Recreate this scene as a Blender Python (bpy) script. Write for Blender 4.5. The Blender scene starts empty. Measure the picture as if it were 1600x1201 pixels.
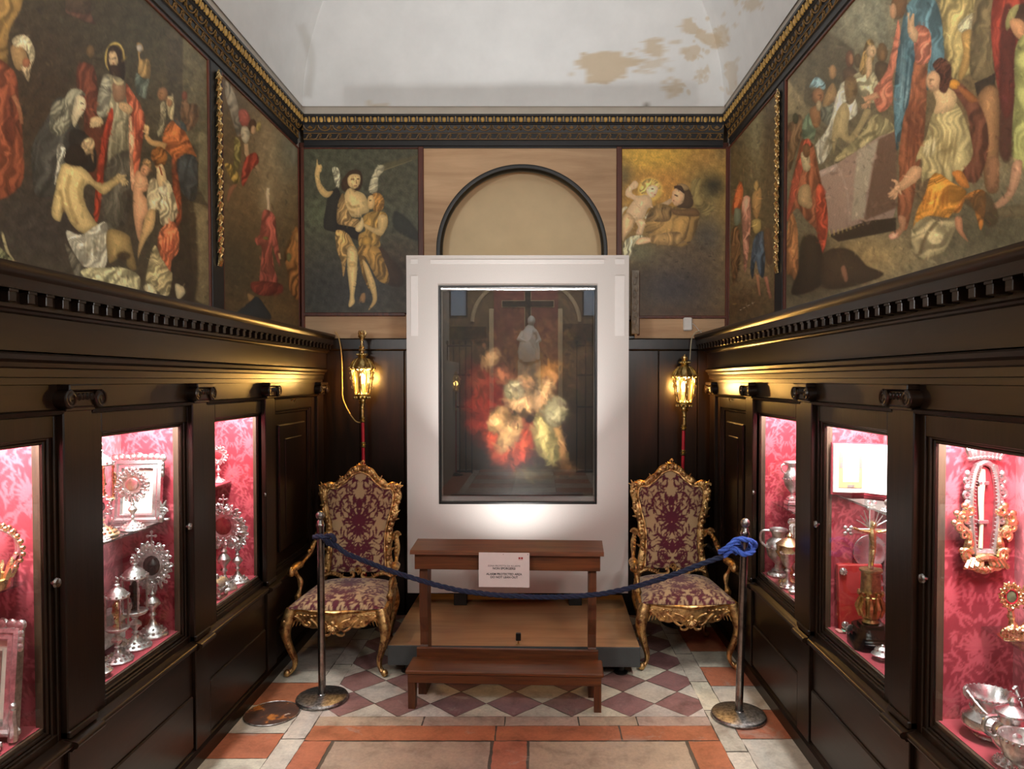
import bpy, math, random
import numpy as np
from math import sin, cos, pi, sqrt
from mathutils import Vector, Matrix

random.seed(7)
sc = bpy.context.scene
COL = sc.collection

# ------------------------------------------------------------------ camera
F_PX, VPX, VPY = 1110.0, 835.0, 594.0          # focal length and vanishing point for a 1600x1201 frame
EYE = 1.75
PITCH = math.radians(1.3)
AXY = VPY + F_PX * math.tan(PITCH)
cam_d = bpy.data.cameras.new('camera')
cam = bpy.data.objects.new('camera', cam_d); COL.objects.link(cam)
cam_d.sensor_fit = 'HORIZONTAL'; cam_d.sensor_width = 17.3
cam_d.lens = F_PX / 1600 * 17.3
cam_d.shift_x = -(VPX - 800) / 1600
cam_d.shift_y = (AXY - 600.5) / 1600
cam_d.clip_start = 0.02
cam.location = (0, 0, EYE)
cam.rotation_euler = (pi / 2 - PITCH, 0, 0)
sc.camera = cam

# ------------------------------------------------------------------ view, world
sc.view_settings.view_transform = 'Standard'
sc.view_settings.look = 'None'
sc.view_settings.gamma = 1.0
sc.view_settings.use_curve_mapping = False
sc.view_settings.exposure = 0.0
wd = bpy.data.worlds.new('world'); sc.world = wd
wd.use_nodes = True
wd.node_tree.nodes['Background'].inputs[0].default_value = (0.6, 0.65, 0.7, 1)
wd.node_tree.nodes['Background'].inputs[1].default_value = 0.02
try:
    sc.cycles.max_bounces = 8; sc.cycles.diffuse_bounces = 4; sc.cycles.transparent_max_bounces = 12
    sc.cycles.caustics_reflective = False; sc.cycles.caustics_refractive = False
    sc.cycles.sample_clamp_indirect = 3.0
    sc.cycles.use_denoising = True
except Exception: pass

# ------------------------------------------------------------------ large lights
def area(name, loc, target, sx, sy, power, col=(1, 1, 1), spread=180):
    d = bpy.data.lights.new(name, 'AREA'); d.shape = 'RECTANGLE'
    d.size = sx; d.size_y = sy; d.energy = power; d.color = col
    d.spread = math.radians(spread)
    o = bpy.data.objects.new(name, d); COL.objects.link(o); o.location = loc
    o.rotation_euler = (Vector(target) - Vector(loc)).to_track_quat('-Z', 'Y').to_euler()
    return o
# added soft fill light, high up behind the visitor, no fixture modelled
area('overhead_fill', (-0.13, 0.7, 4.2), (-0.13, 4.0, 3.3), 1.7, 0.8, 8, (1, 0.98, 0.95))
# lamps standing on the two side cornices, just outside the view, lighting walls and vault
area('cornice_lamp', (-1.58, 1.05, 2.45), (1.45, 3.5, 3.1), 0.5, 0.25, 34, (1, 0.98, 0.95))
area('cornice_lamp', (1.05, 1.05, 2.45), (-1.75, 3.5, 3.1), 0.5, 0.25, 34, (1, 0.98, 0.95))
# daylight entering from the church nave behind
area('nave_daylight', (0.0, -2.6, 4.5), (0, 3.6, 0.9), 2.2, 0.6, 12, (0.93, 0.97, 1.0))
area('opposite_wall_fill', (-0.13, -2.3, 4.7), (-0.13, -4.2, 2.4), 1.6, 0.4, 85, (1, 0.98, 0.95))  # added light that brightens the wall and statue opposite for their reflection
# picture lamp behind the kneeler's desk: a soft wash on the case and a narrow beam up to the vault
area('picture_uplight', (-0.125, 4.43, 0.70), (-0.12, 4.85, 1.35), 0.24, 0.05, 5, (1, 0.985, 0.96), 135)
area('vault_beam', (-0.125, 4.43, 0.70), (-0.12, 5.45, 3.6), 0.06, 0.03, 12.5, (1, 0.995, 0.985), 76)

# ------------------------------------------------------------------ pixel -> place helpers (points at their true depth)
_cp, _sp = cos(PITCH), sin(PITCH)
def ray(px, py):
    a = (px - VPX) / F_PX; b = (AXY - py) / F_PX
    return (a, _cp + b * _sp, -_sp + b * _cp)
def atY(px, py, Y):
    r = ray(px, py); t = Y / r[1]; return Vector((r[0] * t, Y, EYE + r[2] * t))
def atX(px, py, X):
    r = ray(px, py); t = X / r[0]; return Vector((X, r[1] * t, EYE + r[2] * t))
def atZ(px, py, Z):
    r = ray(px, py); t = (Z - EYE) / r[2]; return Vector((r[0] * t, r[1] * t, Z))
def proj(P):
    X = P[..., 0]; Y = P[..., 1]; dz = P[..., 2] - EYE
    w = Y * _cp - dz * _sp; v = Y * _sp + dz * _cp
    return VPX + F_PX * X / w, AXY - F_PX * v / w

# ------------------------------------------------------------------ colour + node helpers
def s2l(c):
    c = np.asarray(c, float) / 255.0
    return np.where(c <= 0.04045, c / 12.92, ((c + 0.055) / 1.055) ** 2.4)
def C(r, g, b, a=1.0):
    l = s2l((r, g, b)); return (float(l[0]), float(l[1]), float(l[2]), a)

def mat(name):
    m = bpy.data.materials.new(name); m.use_nodes = True
    nt = m.node_tree; bs = nt.nodes['Principled BSDF']
    return m, nt, bs
def N(nt, t, **kw):
    n = nt.nodes.new(t)
    for k, v in kw.items(): setattr(n, k, v)
    return n
def L(nt, a, b): nt.links.new(a, b)
def ramp(nt, fac, stops):
    r = N(nt, 'ShaderNodeValToRGB'); L(nt, fac, r.inputs[0])
    e = r.color_ramp.elements
    while len(e) < len(stops): e.new(0.5)
    for i, (p, c) in enumerate(stops): e[i].position = p; e[i].color = c
    return r.outputs[0]
def noise(nt, scale, detail=4, rough=0.6, vec=None, dist=0.0):
    n = N(nt, 'ShaderNodeTexNoise'); n.inputs['Scale'].default_value = scale
    n.inputs['Detail'].default_value = detail; n.inputs['Roughness'].default_value = rough
    n.inputs['Distortion'].default_value = dist
    if vec is not None: L(nt, vec, n.inputs['Vector'])
    return n.outputs['Fac']
def coords(nt, sx=1, sy=1, sz=1, kind='Object'):
    t = N(nt, 'ShaderNodeTexCoord'); m = N(nt, 'ShaderNodeMapping')
    m.inputs['Scale'].default_value = (sx, sy, sz); L(nt, t.outputs[kind], m.inputs['Vector'])
    return m.outputs[0]
def bump(nt, bs, h, strength=0.2, dist=0.01):
    b = N(nt, 'ShaderNodeBump'); b.inputs['Strength'].default_value = strength
    b.inputs['Distance'].default_value = dist; L(nt, h, b.inputs['Height']); L(nt, b.outputs[0], bs.inputs['Normal'])
def mixc(nt, fac, a, b, mode='MIX'):
    n = N(nt, 'ShaderNodeMix', data_type='RGBA', blend_type=mode)
    for s, v in ((n.inputs[0], fac), (n.inputs[6], a), (n.inputs[7], b)):
        if isinstance(v, (int, float)): s.default_value = v
        elif isinstance(v, tuple): s.default_value = v
        else: L(nt, v, s)
    return n.outputs[2]

def m_wood(name, dark, light, rough=0.4, axis='z', scale=1.0, spec=0.5, bmp=0.12):
    m, nt, bs = mat(name)
    k = {'x': (1.2, 14, 14), 'y': (14, 1.2, 14), 'z': (14, 14, 1.2)}[axis]
    v = coords(nt, *[q * scale for q in k])
    n1 = noise(nt, 2.2, 6, 0.65, v, 0.6); n2 = noise(nt, 1.3, 3, 0.5, coords(nt, 1, 1, 1))
    c = ramp(nt, n1, [(0.3, dark), (0.72, light)])
    c = mixc(nt, 0.5, c, ramp(nt, n2, [(0.3, (0.55, 0.55, 0.55, 1)), (0.7, (1.25, 1.2, 1.15, 1))]), 'MULTIPLY')
    L(nt, c, bs.inputs['Base Color']); bs.inputs['Roughness'].default_value = rough
    bs.inputs['Specular IOR Level'].default_value = spec
    bump(nt, bs, n1, bmp, 0.004)
    return m
def m_plain(name, col, rough=0.5, metal=0.0, var=0.15, scale=20, bmp=0.0, spec=0.5):
    m, nt, bs = mat(name)
    n = noise(nt, scale, 5, 0.6, coords(nt))
    lo = tuple(x * (1 - var) for x in col[:3]) + (1,); hi = tuple(min(1, x * (1 + var)) for x in col[:3]) + (1,)
    L(nt, ramp(nt, n, [(0.3, lo), (0.7, hi)]), bs.inputs['Base Color'])
    bs.inputs['Roughness'].default_value = rough; bs.inputs['Metallic'].default_value = metal
    bs.inputs['Specular IOR Level'].default_value = spec
    if bmp: bump(nt, bs, n, bmp, 0.004)
    return m
def m_metal(name, a, b, rough=0.25, scale=30, bmp=0.3, lo=0.35, hi=0.65):
    m, nt, bs = mat(name)
    v = coords(nt); n = noise(nt, scale, 5, 0.65, v)
    L(nt, ramp(nt, n, [(lo, a), (hi, b)]), bs.inputs['Base Color'])
    bs.inputs['Metallic'].default_value = 1.0
    r = N(nt, 'ShaderNodeMapRange'); L(nt, n, r.inputs[0]); r.inputs[3].default_value = rough + 0.14; r.inputs[4].default_value = max(0.05, rough - 0.06)
    L(nt, r.outputs[0], bs.inputs['Roughness'])
    if bmp: bump(nt, bs, noise(nt, scale * 3.5, 3, 0.6, v), bmp, 0.003)
    return m
def m_attr(name, rough=0.5, spec=0.4, nscale=60, namt=0.12, bmp=0.0, sheen=0.0, gain=1.0, weave=None):
    """surface whose own colours (oil paint, woven pattern, stone pieces) are stored on the mesh"""
    m, nt, bs = mat(name)
    a = N(nt, 'ShaderNodeVertexColor'); a.layer_name = 'paint'
    v = coords(nt); n = noise(nt, nscale, 5, 0.65, v)
    c = mixc(nt, 1.0, a.outputs[0], ramp(nt, n, [(0.25, (gain * (1 - namt),) * 3 + (1,)), (0.75, (gain * (1 + namt),) * 3 + (1,))]), 'MULTIPLY')
    L(nt, c, bs.inputs['Base Color']); bs.inputs['Roughness'].default_value = rough
    bs.inputs['Specular IOR Level'].default_value = spec
    if sheen: bs.inputs['Sheen Weight'].default_value = sheen
    if bmp: bump(nt, bs, n, bmp, 0.003)
    return m
def m_emit(name, col, strength):
    m, nt, bs = mat(name)
    n = noise(nt, 9, 2, 0.5, coords(nt))
    L(nt, ramp(nt, n, [(0.3, tuple(x * 0.75 for x in col[:3]) + (1,)), (0.7, col)]), bs.inputs['Emission Color'])
    bs.inputs['Emission Strength'].default_value = strength; bs.inputs['Base Color'].default_value = col
    return m
def m_glass(name, tint=(0.97, 0.98, 0.98, 1), ior=1.45, rough=0.0, boost=0.6):
    m = bpy.data.materials.new(name); m.use_nodes = True; nt = m.node_tree
    nt.nodes.remove(nt.nodes['Principled BSDF']); out = nt.nodes['Material Output']
    t = N(nt, 'ShaderNodeBsdfTransparent'); t.inputs[0].default_value = tint
    g = N(nt, 'ShaderNodeBsdfGlossy'); g.inputs['Roughness'].default_value = rough
    lw = N(nt, 'ShaderNodeLayerWeight'); lw.inputs[0].default_value = 0.5
    pw = N(nt, 'ShaderNodeMath', operation='POWER'); pw.inputs[1].default_value = 5.0; L(nt, lw.outputs['Facing'], pw.inputs[0])
    mm = N(nt, 'ShaderNodeMath', operation='MULTIPLY_ADD'); mm.inputs[1].default_value = 0.9 * boost; mm.inputs[2].default_value = 0.04 * boost; mm.use_clamp = True
    L(nt, pw.outputs[0], mm.inputs[0])
    mx = N(nt, 'ShaderNodeMixShader'); L(nt, mm.outputs[0], mx.inputs[0]); L(nt, t.outputs[0], mx.inputs[1]); L(nt, g.outputs[0], mx.inputs[2])
    L(nt, mx.outputs[0], out.inputs[0])
    return m

M = {}
M['wood'] = m_wood('dark_walnut', C(11, 6, 3), C(34, 19, 8), 0.32, 'z', 1.0, 0.38)
M['woodh'] = m_wood('dark_walnut_long_grain', C(11, 6, 3), C(34, 19, 8), 0.32, 'y', 1.0, 0.38)
M['woodred'] = m_wood('reddish_frame_wood', C(60, 26, 16), C(105, 52, 34), 0.45, 'z')
M['kneel'] = m_wood('kneeler_wood', C(72, 36, 15), C(122, 70, 33), 0.42, 'x')
M['kneelv'] = m_wood('kneeler_wood_upright', C(66, 33, 14), C(110, 62, 29), 0.45, 'z')
M['ply'] = m_wood('pale_plywood', C(176, 140, 104), C(212, 178, 140), 0.6, 'x', 0.3)
M['silver'] = m_metal('chased_silver', (0.50, 0.49, 0.47, 1), (0.96, 0.95, 0.93, 1), 0.30, 40, 0.35)
M['silverp'] = m_metal('polished_silver', (0.70, 0.69, 0.68, 1), (0.97, 0.96, 0.95, 1), 0.22, 18, 0.12)
M['gilt'] = m_metal('gilt_metal', (0.55, 0.36, 0.13, 1), (0.98, 0.74, 0.36, 1), 0.24, 45, 0.3)
M['goldleaf'] = m_metal('worn_gold_leaf', (0.20, 0.08, 0.04, 1), (0.72, 0.47, 0.19, 1), 0.40, 26, 0.4, 0.36, 0.58)
M['brass'] = m_metal('aged_brass', (0.28, 0.19, 0.07, 1), (0.72, 0.54, 0.22, 1), 0.3, 35, 0.3)
M['steel'] = m_metal('worn_chrome', (0.14, 0.13, 0.12, 1), (0.40, 0.38, 0.36, 1), 0.2, 14, 0.05)
M['castiron'] = m_metal('worn_cast_base', (0.13, 0.12, 0.11, 1), (0.46, 0.44, 0.42, 1), 0.34, 60, 0.25)
M['black'] = m_plain('black_paint', C(20, 19, 18), 0.35)
M['blackstone'] = m_plain('black_marble', C(12, 12, 13), 0.15)
M['glass'] = m_glass('window_glass')
M['redvelvet'] = m_plain('red_velvet', C(150, 40, 52), 0.75, var=0.12, scale=90)
M['redpole'] = m_plain('red_lacquer', C(170, 20, 40), 0.4)
M['paper'] = m_plain('white_paper', C(222, 208, 204), 0.7, var=0.03)
M['ink'] = m_plain('black_ink', C(20, 18, 20), 0.7)
M['redink'] = m_plain('red_ink', C(160, 30, 34), 0.7)
M['rope'] = m_plain('navy_rope', C(24, 34, 62), 0.8, var=0.35, scale=120, bmp=0.4)
M['plastic'] = m_plain('white_plastic', C(225, 224, 220), 0.4, var=0.03)

# ------------------------------------------------------------------ mesh builder
class MB:
    def __init__(s): s.v = []; s.f = []
    def add(s, vs, fs):
        o = len(s.v); s.v += [tuple(v) for v in vs]; s.f += [tuple(i + o for i in f) for f in fs]; return s
    def box(s, x0, x1, y0, y1, z0, z1):
        if x0 > x1: x0, x1 = x1, x0
        if y0 > y1: y0, y1 = y1, y0
        if z0 > z1: z0, z1 = z1, z0
        return s.add([(x0, y0, z0), (x1, y0, z0), (x1, y1, z0), (x0, y1, z0), (x0, y0, z1), (x1, y0, z1), (x1, y1, z1), (x0, y1, z1)],
                     [(3, 2, 1, 0), (4, 5, 6, 7), (0, 1, 5, 4), (1, 2, 6, 5), (2, 3, 7, 6), (3, 0, 4, 7)])
    def bbox(s, x0, x1, y0, y1, z0, z1, b=0.004):
        """box with chamfered edges"""
        if x0 > x1: x0, x1 = x1, x0
        if y0 > y1: y0, y1 = y1, y0
        if z0 > z1: z0, z1 = z1, z0
        b = min(b, (x1 - x0) / 3, (y1 - y0) / 3, (z1 - z0) / 3)
        vs = []; idx = {}
        for sx in (0, 1):
            for sy in (0, 1):
                for sz in (0, 1):
                    X = (x0, x1)[sx]; Y = (y0, y1)[sy]; Z = (z0, z1)[sz]
                    dx = b if sx == 0 else -b; dy = b if sy == 0 else -b; dz = b if sz == 0 else -b
                    idx[sx, sy, sz, 'x'] = len(vs); vs.append((X, Y + dy, Z + dz))
                    idx[sx, sy, sz, 'y'] = len(vs); vs.append((X + dx, Y, Z + dz))
                    idx[sx, sy, sz, 'z'] = len(vs); vs.append((X + dx, Y + dy, Z))
        I = lambda a, b_, c, k: idx[a, b_, c, k]
        fs = []
        for a in (0, 1):
            q = [(0, 0), (1, 0), (1, 1), (0, 1)]
            if a == 0: q = q[::-1]
            fs.append([I(a, p, r, 'x') for p, r in q])
            fs.append([I(r, a, p, 'y') for p, r in q])
            fs.append([I(p, r, a, 'z') for p, r in q])
        def edge(f): fs.append(f)
        for p in (0, 1):
            for q in (0, 1):
                edge([I(p, q, 0, 'x'), I(p, q, 1, 'x'), I(p, q, 1, 'y'), I(p, q, 0, 'y')])
                edge([I(0, p, q, 'y'), I(1, p, q, 'y'), I(1, p, q, 'z'), I(0, p, q, 'z')])
                edge([I(p, 0, q, 'x'), I(p, 1, q, 'x'), I(p, 1, q, 'z'), I(p, 0, q, 'z')])
        for k in list(idx):
            if k[3] == 'x': fs.append([idx[k], idx[k[:3] + ('y',)], idx[k[:3] + ('z',)]])
        return s.add(vs, fs)
    def grid(s, P):
        """P: (n,m,3) array"""
        n, m = P.shape[:2]; vs = P.reshape(-1, 3).tolist()
        return s.add(vs, [(i * m + j, i * m + j + 1, (i + 1) * m + j + 1, (i + 1) * m + j) for i in range(n - 1) for j in range(m - 1)])
    def lathe(s, prof, c=(0, 0, 0), seg=20, axis='z', sx=1, sy=1, lobes=0, lobe=0.0):
        vs = []; fs = []; n = len(prof)
        for r, z in prof:
            for k in range(seg):
                a = 2 * pi * k / seg; rr = r * (1 + lobe * cos(lobes * a)) if lobes else r
                p = (rr * cos(a) * sx, rr * sin(a) * sy, z)
                if axis == 'y': p = (p[0], p[2], p[1])
                if axis == 'x': p = (p[2], p[0], p[1])
                vs.append((c[0] + p[0], c[1] + p[1], c[2] + p[2]))
        for i in range(n - 1):
            for k in range(seg):
                a, b = i * seg + k, i * seg + (k + 1) % seg
                fs.append((a, b, b + seg, a + seg))
        fs.append(tuple(range(seg))[::-1]); fs.append(tuple((n - 1) * seg + k for k in range(seg)))
        return s.add(vs, fs)
    def ball(s, c, r, sx=1, sy=1, sz=1, seg=10, rings=6, R=None):
        vs = [(0, 0, -1)]
        for i in range(1, rings):
            t = -pi / 2 + pi * i / rings
            for k in range(seg):
                a = 2 * pi * k / seg; vs.append((cos(t) * cos(a), cos(t) * sin(a), sin(t)))
        vs.append((0, 0, 1)); fs = []
        for k in range(seg): fs.append((0, 1 + (k + 1) % seg, 1 + k))
        for i in range(rings - 2):
            for k in range(seg):
                a = 1 + i * seg + k; b = 1 + i * seg + (k + 1) % seg
                fs.append((a, b, b + seg, a + seg))
        o = 1 + (rings - 2) * seg
        for k in range(seg): fs.append((o + k, o + (k + 1) % seg, len(vs) - 1))
        out = []
        for x, y, z in vs:
            p = Vector((x * sx * r, y * sy * r, z * sz * r))
            if R is not None: p = R @ p
            out.append((c[0] + p.x, c[1] + p.y, c[2] + p.z))
        return s.add(out, fs)
    def tube(s, pts, rad, seg=8, flat=1.0, up=None, cap=True):
        pts = [Vector(p) for p in pts]; n = len(pts)
        rads = rad if isinstance(rad, (list, tuple)) else [rad] * n
        vs = []; fs = []
        prev = None
        for i, p in enumerate(pts):
            t = (pts[min(i + 1, n - 1)] - pts[max(i - 1, 0)])
            t = t.normalized() if t.length > 1e-9 else Vector((0, 0, 1))
            if up is not None: u = Vector(up)
            elif prev is None: u = Vector((0, 0, 1)) if abs(t.z) < 0.9 else Vector((1, 0, 0))
            else: u = prev
            u = u - t * u.dot(t)
            if u.length < 1e-6: u = t.orthogonal()
            u.normalize(); w = t.cross(u); prev = u
            for k in range(seg):
                a = 2 * pi * k / seg
                q = p + (u * cos(a) * flat + w * sin(a)) * rads[i]
                vs.append(tuple(q))
        for i in range(n - 1):
            for k in range(seg):
                a, b = i * seg + k, i * seg + (k + 1) % seg
                fs.append((a, b, b + seg, a + seg))
        if cap: fs.append(tuple(range(seg))[::-1]); fs.append(tuple((n - 1) * seg + k for k in range(seg)))
        return s.add(vs, fs)
    def prism(s, poly, fn, d0, d1):
        """poly: 2D outline, fn(a,b,d)->3D"""
        n = len(poly)
        vs = [fn(a, b, d0) for a, b in poly] + [fn(a, b, d1) for a, b in poly]
        fs = [tuple(range(n))[::-1], tuple(range(n, 2 * n))] + [(i, (i + 1) % n, n + (i + 1) % n, n + i) for i in range(n)]
        return s.add(vs, fs)
    def xf(s, mtx, start=0):
        for i in range(start, len(s.v)): s.v[i] = tuple(mtx @ Vector(s.v[i]))
        return s
    def build(s, name, m, parent=None, smooth=True, ang=40, colors=None, loc=None):
        me = bpy.data.meshes.new(name); me.from_pydata([(float(a), float(b), float(c)) for a, b, c in s.v], [], s.f); me.update()
        import bmesh
        if len(s.v) < 60000:
            bm = bmesh.new(); bm.from_mesh(me); bmesh.ops.recalc_face_normals(bm, faces=bm.faces); bm.to_mesh(me); bm.free()
        if smooth:
            me.polygons.foreach_set('use_smooth', [True] * len(me.polygons))
            me.set_sharp_from_angle(angle=math.radians(ang))
        for mm in (m if isinstance(m, (list, tuple)) else [m]): me.materials.append(mm)
        if colors is not None:
            at = me.color_attributes.new('paint', 'FLOAT_COLOR', 'POINT')
            c = np.ones((len(s.v), 4), np.float32); c[:, :3] = colors; at.data.foreach_set('color', c.ravel())
        o = bpy.data.objects.new(name, me); COL.objects.link(o)
        if parent is not None: o.parent = parent
        if loc is not None: o.location = loc
        return o

def thing(name, label, cat, loc=(0, 0, 0), rz=0.0, group=None):
    o = bpy.data.objects.new(name, None); COL.objects.link(o); o.empty_display_size = 0.05
    o.location = loc; o.rotation_euler = (0, 0, rz); o['label'] = label; o['category'] = cat
    if group: o['group'] = group
    return o
def tag(o, label, cat, group=None):
    o['label'] = label; o['category'] = cat
    if group: o['group'] = group
    return o
def struct(o): o['kind'] = 'structure'; return o

def spline(pts, n=8, closed=False):
    P = [np.array(p, float) for p in pts]; m = len(P); out = []
    rng = range(m) if closed else range(m - 1)
    for i in rng:
        if closed: a, b, c, d = P[(i - 1) % m], P[i], P[(i + 1) % m], P[(i + 2) % m]
        else: a, b, c, d = P[max(i - 1, 0)], P[i], P[i + 1], P[min(i + 2, m - 1)]
        for k in range(n):
            t = k / n
            out.append(0.5 * (2 * b + (c - a) * t + (2 * a - 5 * b + 4 * c - d) * t * t + (3 * b - a - 3 * c + d) * t ** 3))
    if not closed: out.append(P[-1])
    return out
def spiral(cx, cy, r0, r1, a0, turns, n=22):
    return [(cx + (r0 + (r1 - r0) * k / n) * cos(a0 + turns * 2 * pi * k / n), cy + (r0 + (r1 - r0) * k / n) * sin(a0 + turns * 2 * pi * k / n)) for k in range(n + 1)]
def lin(a, b, n): return [a + (b - a) * i / (n - 1) for i in range(n)]

# ------------------------------------------------------------------ painter (oil paint and woven patterns laid on a surface)
def fbm(U, V, scale, seed=0, octs=4):
    r = np.random.RandomState(seed); out = np.zeros_like(U, float); amp = 1.0; tot = 0
    for o in range(octs):
        k = 2 ** o / scale
        for _ in range(5):
            a = r.rand() * 2 * pi; p = r.rand() * 2 * pi; f = k * (0.6 + 0.8 * r.rand())
            out += amp * np.sin((U * cos(a) + V * sin(a)) * f * 2 * pi + p + 1.7 * np.sin((U * sin(a) - V * cos(a)) * f * 4 + p * 2))
        tot += amp * 2.2; amp *= 0.55
    return out / tot
class Canvas:
    def __init__(s, U, V, base): s.U = U; s.V = V; s.c = np.tile(np.array(base, float), (U.size, 1))
    def rect_grad(s, c0, c1, axis='v', a=0, b=1):
        t = np.clip(((s.V if axis == 'v' else s.U) - a) / (b - a), 0, 1)[:, None]; s.c = np.array(c0) * (1 - t) + np.array(c1) * t
    def mottle(s, scale, amt, seed=0):
        s.c = s.c * (1 + amt * fbm(s.U, s.V, scale, seed))[:, None]
    def wash(s, cx, cy, rx, ry, col, op=1.0, pw=1.0):
        d = ((s.U - cx) / rx) ** 2 + ((s.V - cy) / ry) ** 2; a = (np.exp(-d * pw) * op)[:, None]
        s.c = s.c * (1 - a) + np.array(col, float) * a
    def poly(s, pts, col, soft=4.0, sm=True, sh=(-.45, -.5, .16), rim=0.24, rw=None, fold=None, op=1.0):
        P = np.array(spline(pts, 5, True) if sm and len(pts) > 2 else pts, float)
        lo = P.min(0) - soft; hi = P.max(0) + soft
        ix = np.nonzero((s.U > lo[0]) & (s.U < hi[0]) & (s.V > lo[1]) & (s.V < hi[1]))[0]
        if ix.size == 0: return
        u = s.U[ix]; v = s.V[ix]; ins = np.zeros(u.size, bool); d2 = np.full(u.size, 1e12)
        Q = np.roll(P, -1, 0)
        for (x0, y0), (x1, y1) in zip(P, Q):
            cond = ((y0 > v) != (y1 > v))
            if y1 != y0: ins ^= cond & (u < (x1 - x0) * (v - y0) / (y1 - y0) + x0)
            dx, dy = x1 - x0, y1 - y0; l2 = dx * dx + dy * dy + 1e-9
            t = np.clip(((u - x0) * dx + (v - y0) * dy) / l2, 0, 1)
            d2 = np.minimum(d2, (u - x0 - t * dx) ** 2 + (v - y0 - t * dy) ** 2)
        sd = np.sqrt(d2) * np.where(ins, 1, -1)
        a = np.clip(0.5 + sd / soft, 0, 1); a = a * a * (3 - 2 * a) * op
        size = max(hi[0] - lo[0], hi[1] - lo[1]); mn = min(hi[0] - lo[0], hi[1] - lo[1])
        fct = np.ones(u.size)
        if rim: fct *= 1 - rim + rim * np.clip(sd / (rw or 0.32 * mn), 0, 1) ** 0.7 * 1.12
        if sh:
            ct = P.mean(0); fct *= 1 + sh[2] * ((u - ct[0]) * sh[0] + (v - ct[1]) * sh[1]) / size * 2
        if fold:
            ang, wl, amp = fold; q = u * cos(ang) + v * sin(ang); pp = v * cos(ang) - u * sin(ang); sd_ = int(abs(P[0, 0] * 3 + P[0, 1])) % 97
            w = fbm(q + .9 * wl * fbm(u, v, wl * 7, sd_ + 1, 2), pp * .10, wl * 1.7, sd_, 2); fct *= 1 + amp * 1.15 * np.tanh(1.6 * w)
        cc = np.array(col, float)[None] * np.clip(fct, 0.15, 2.2)[:, None]
        s.c[ix] = s.c[ix] * (1 - a[:, None]) + cc * a[:, None]
    def ell(s, cx, cy, rx, ry, col, rot=0, **kw):
        s.poly([(cx + rx * cos(t) * cos(rot) - ry * sin(t) * sin(rot), cy + rx * cos(t) * sin(rot) + ry * sin(t) * cos(rot)) for t in [2 * pi * k / 10 for k in range(10)]], col, **kw)
    def stroke(s, pts, w, col, soft=3.0, op=1.0, rim=0.2, **kw):
        P = [np.array(p) for p in (spline(pts, 6) if len(pts) > 2 else pts)]; n = len(P)
        ws = np.interp(np.linspace(0, 1, n), np.linspace(0, 1, len(w)), w) if isinstance(w, (list, tuple)) else np.full(n, w)
        l, r = [], []
        for i in range(n):
            t = P[min(i + 1, n - 1)] - P[max(i - 1, 0)]; t = t / (np.linalg.norm(t) + 1e-9); nn = np.array([-t[1], t[0]])
            l.append(P[i] + nn * ws[i]); r.append(P[i] - nn * ws[i])
        s.poly(l + r[::-1], col, soft=soft, sm=False, op=op, rim=rim, **kw)
    def brush(s, n, ln, wd, seed=1, var=.16, op=.55, box=None):
        """loose brush marks that pick up the colour already there"""
        r = np.random.RandomState(seed); lo = (s.U.min(), s.V.min()) if box is None else box[:2]; hi = (s.U.max(), s.V.max()) if box is None else box[2:]
        c0 = s.c.copy()
        for _ in range(n):
            x, y = r.uniform(lo[0], hi[0]), r.uniform(lo[1], hi[1]); i = int(np.argmin((s.U - x) ** 2 + (s.V - y) ** 2)); a = r.normal(1.2, .7); l = ln * r.uniform(.5, 1.4); w = wd * r.uniform(.5, 1.3); b = r.normal(0, .35)
            s.stroke([(x - cos(a) * l / 2, y - sin(a) * l / 2), (x + b * l * .2, y), (x + cos(a + b) * l / 2, y + sin(a + b) * l / 2)], [w * .3, w, w * .2], np.clip(c0[i] * (1 + r.normal(0, var)) + r.normal(0, 2.5, 3), 4, 250), soft=w * 1.2, op=op, rim=0, sh=None)
    def contrast(s, g, piv=110.0): s.c = piv * (np.clip(s.c, 0, 255) / piv) ** g
    def out(s, gain=1.0): return np.clip(s2l(np.clip(s.c, 0, 255)) * gain, 0, 0.95)

def leafmask(U, V, leaves):
    """union of tapered curved leaves: (x,y,angle,length,width,curl)"""
    m = np.zeros_like(U)
    for (x, y, a, ln, w, cu) in leaves:
        pts = []; ang = a; px, py = x, y; n = 9
        for k in range(n): pts.append((px, py)); px += cos(ang) * ln / (n - 1); py += sin(ang) * ln / (n - 1); ang += cu / (n - 1)
        best = np.full_like(U, -9.0)
        for k in range(n - 1):
            (x0, y0), (x1, y1) = pts[k], pts[k + 1]; dx, dy = x1 - x0, y1 - y0
            t = np.clip(((U - x0) * dx + (V - y0) * dy) / (dx * dx + dy * dy + 1e-12), 0, 1)
            d = np.hypot(U - x0 - t * dx, V - y0 - t * dy); q = (k + t) / (n - 1)
            best = np.maximum(best, w * (0.12 + np.sin(pi * np.clip(q, 0, 1) ** 0.75) * (0.88 + 0.16 * np.sin(q * 20))) - d)
        m = np.maximum(m, np.clip(0.5 + best / 0.012, 0, 1) * (0.72 + 0.28 * np.clip(best / (w * .5), 0, 1)))
    return m
_DM = None
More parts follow.
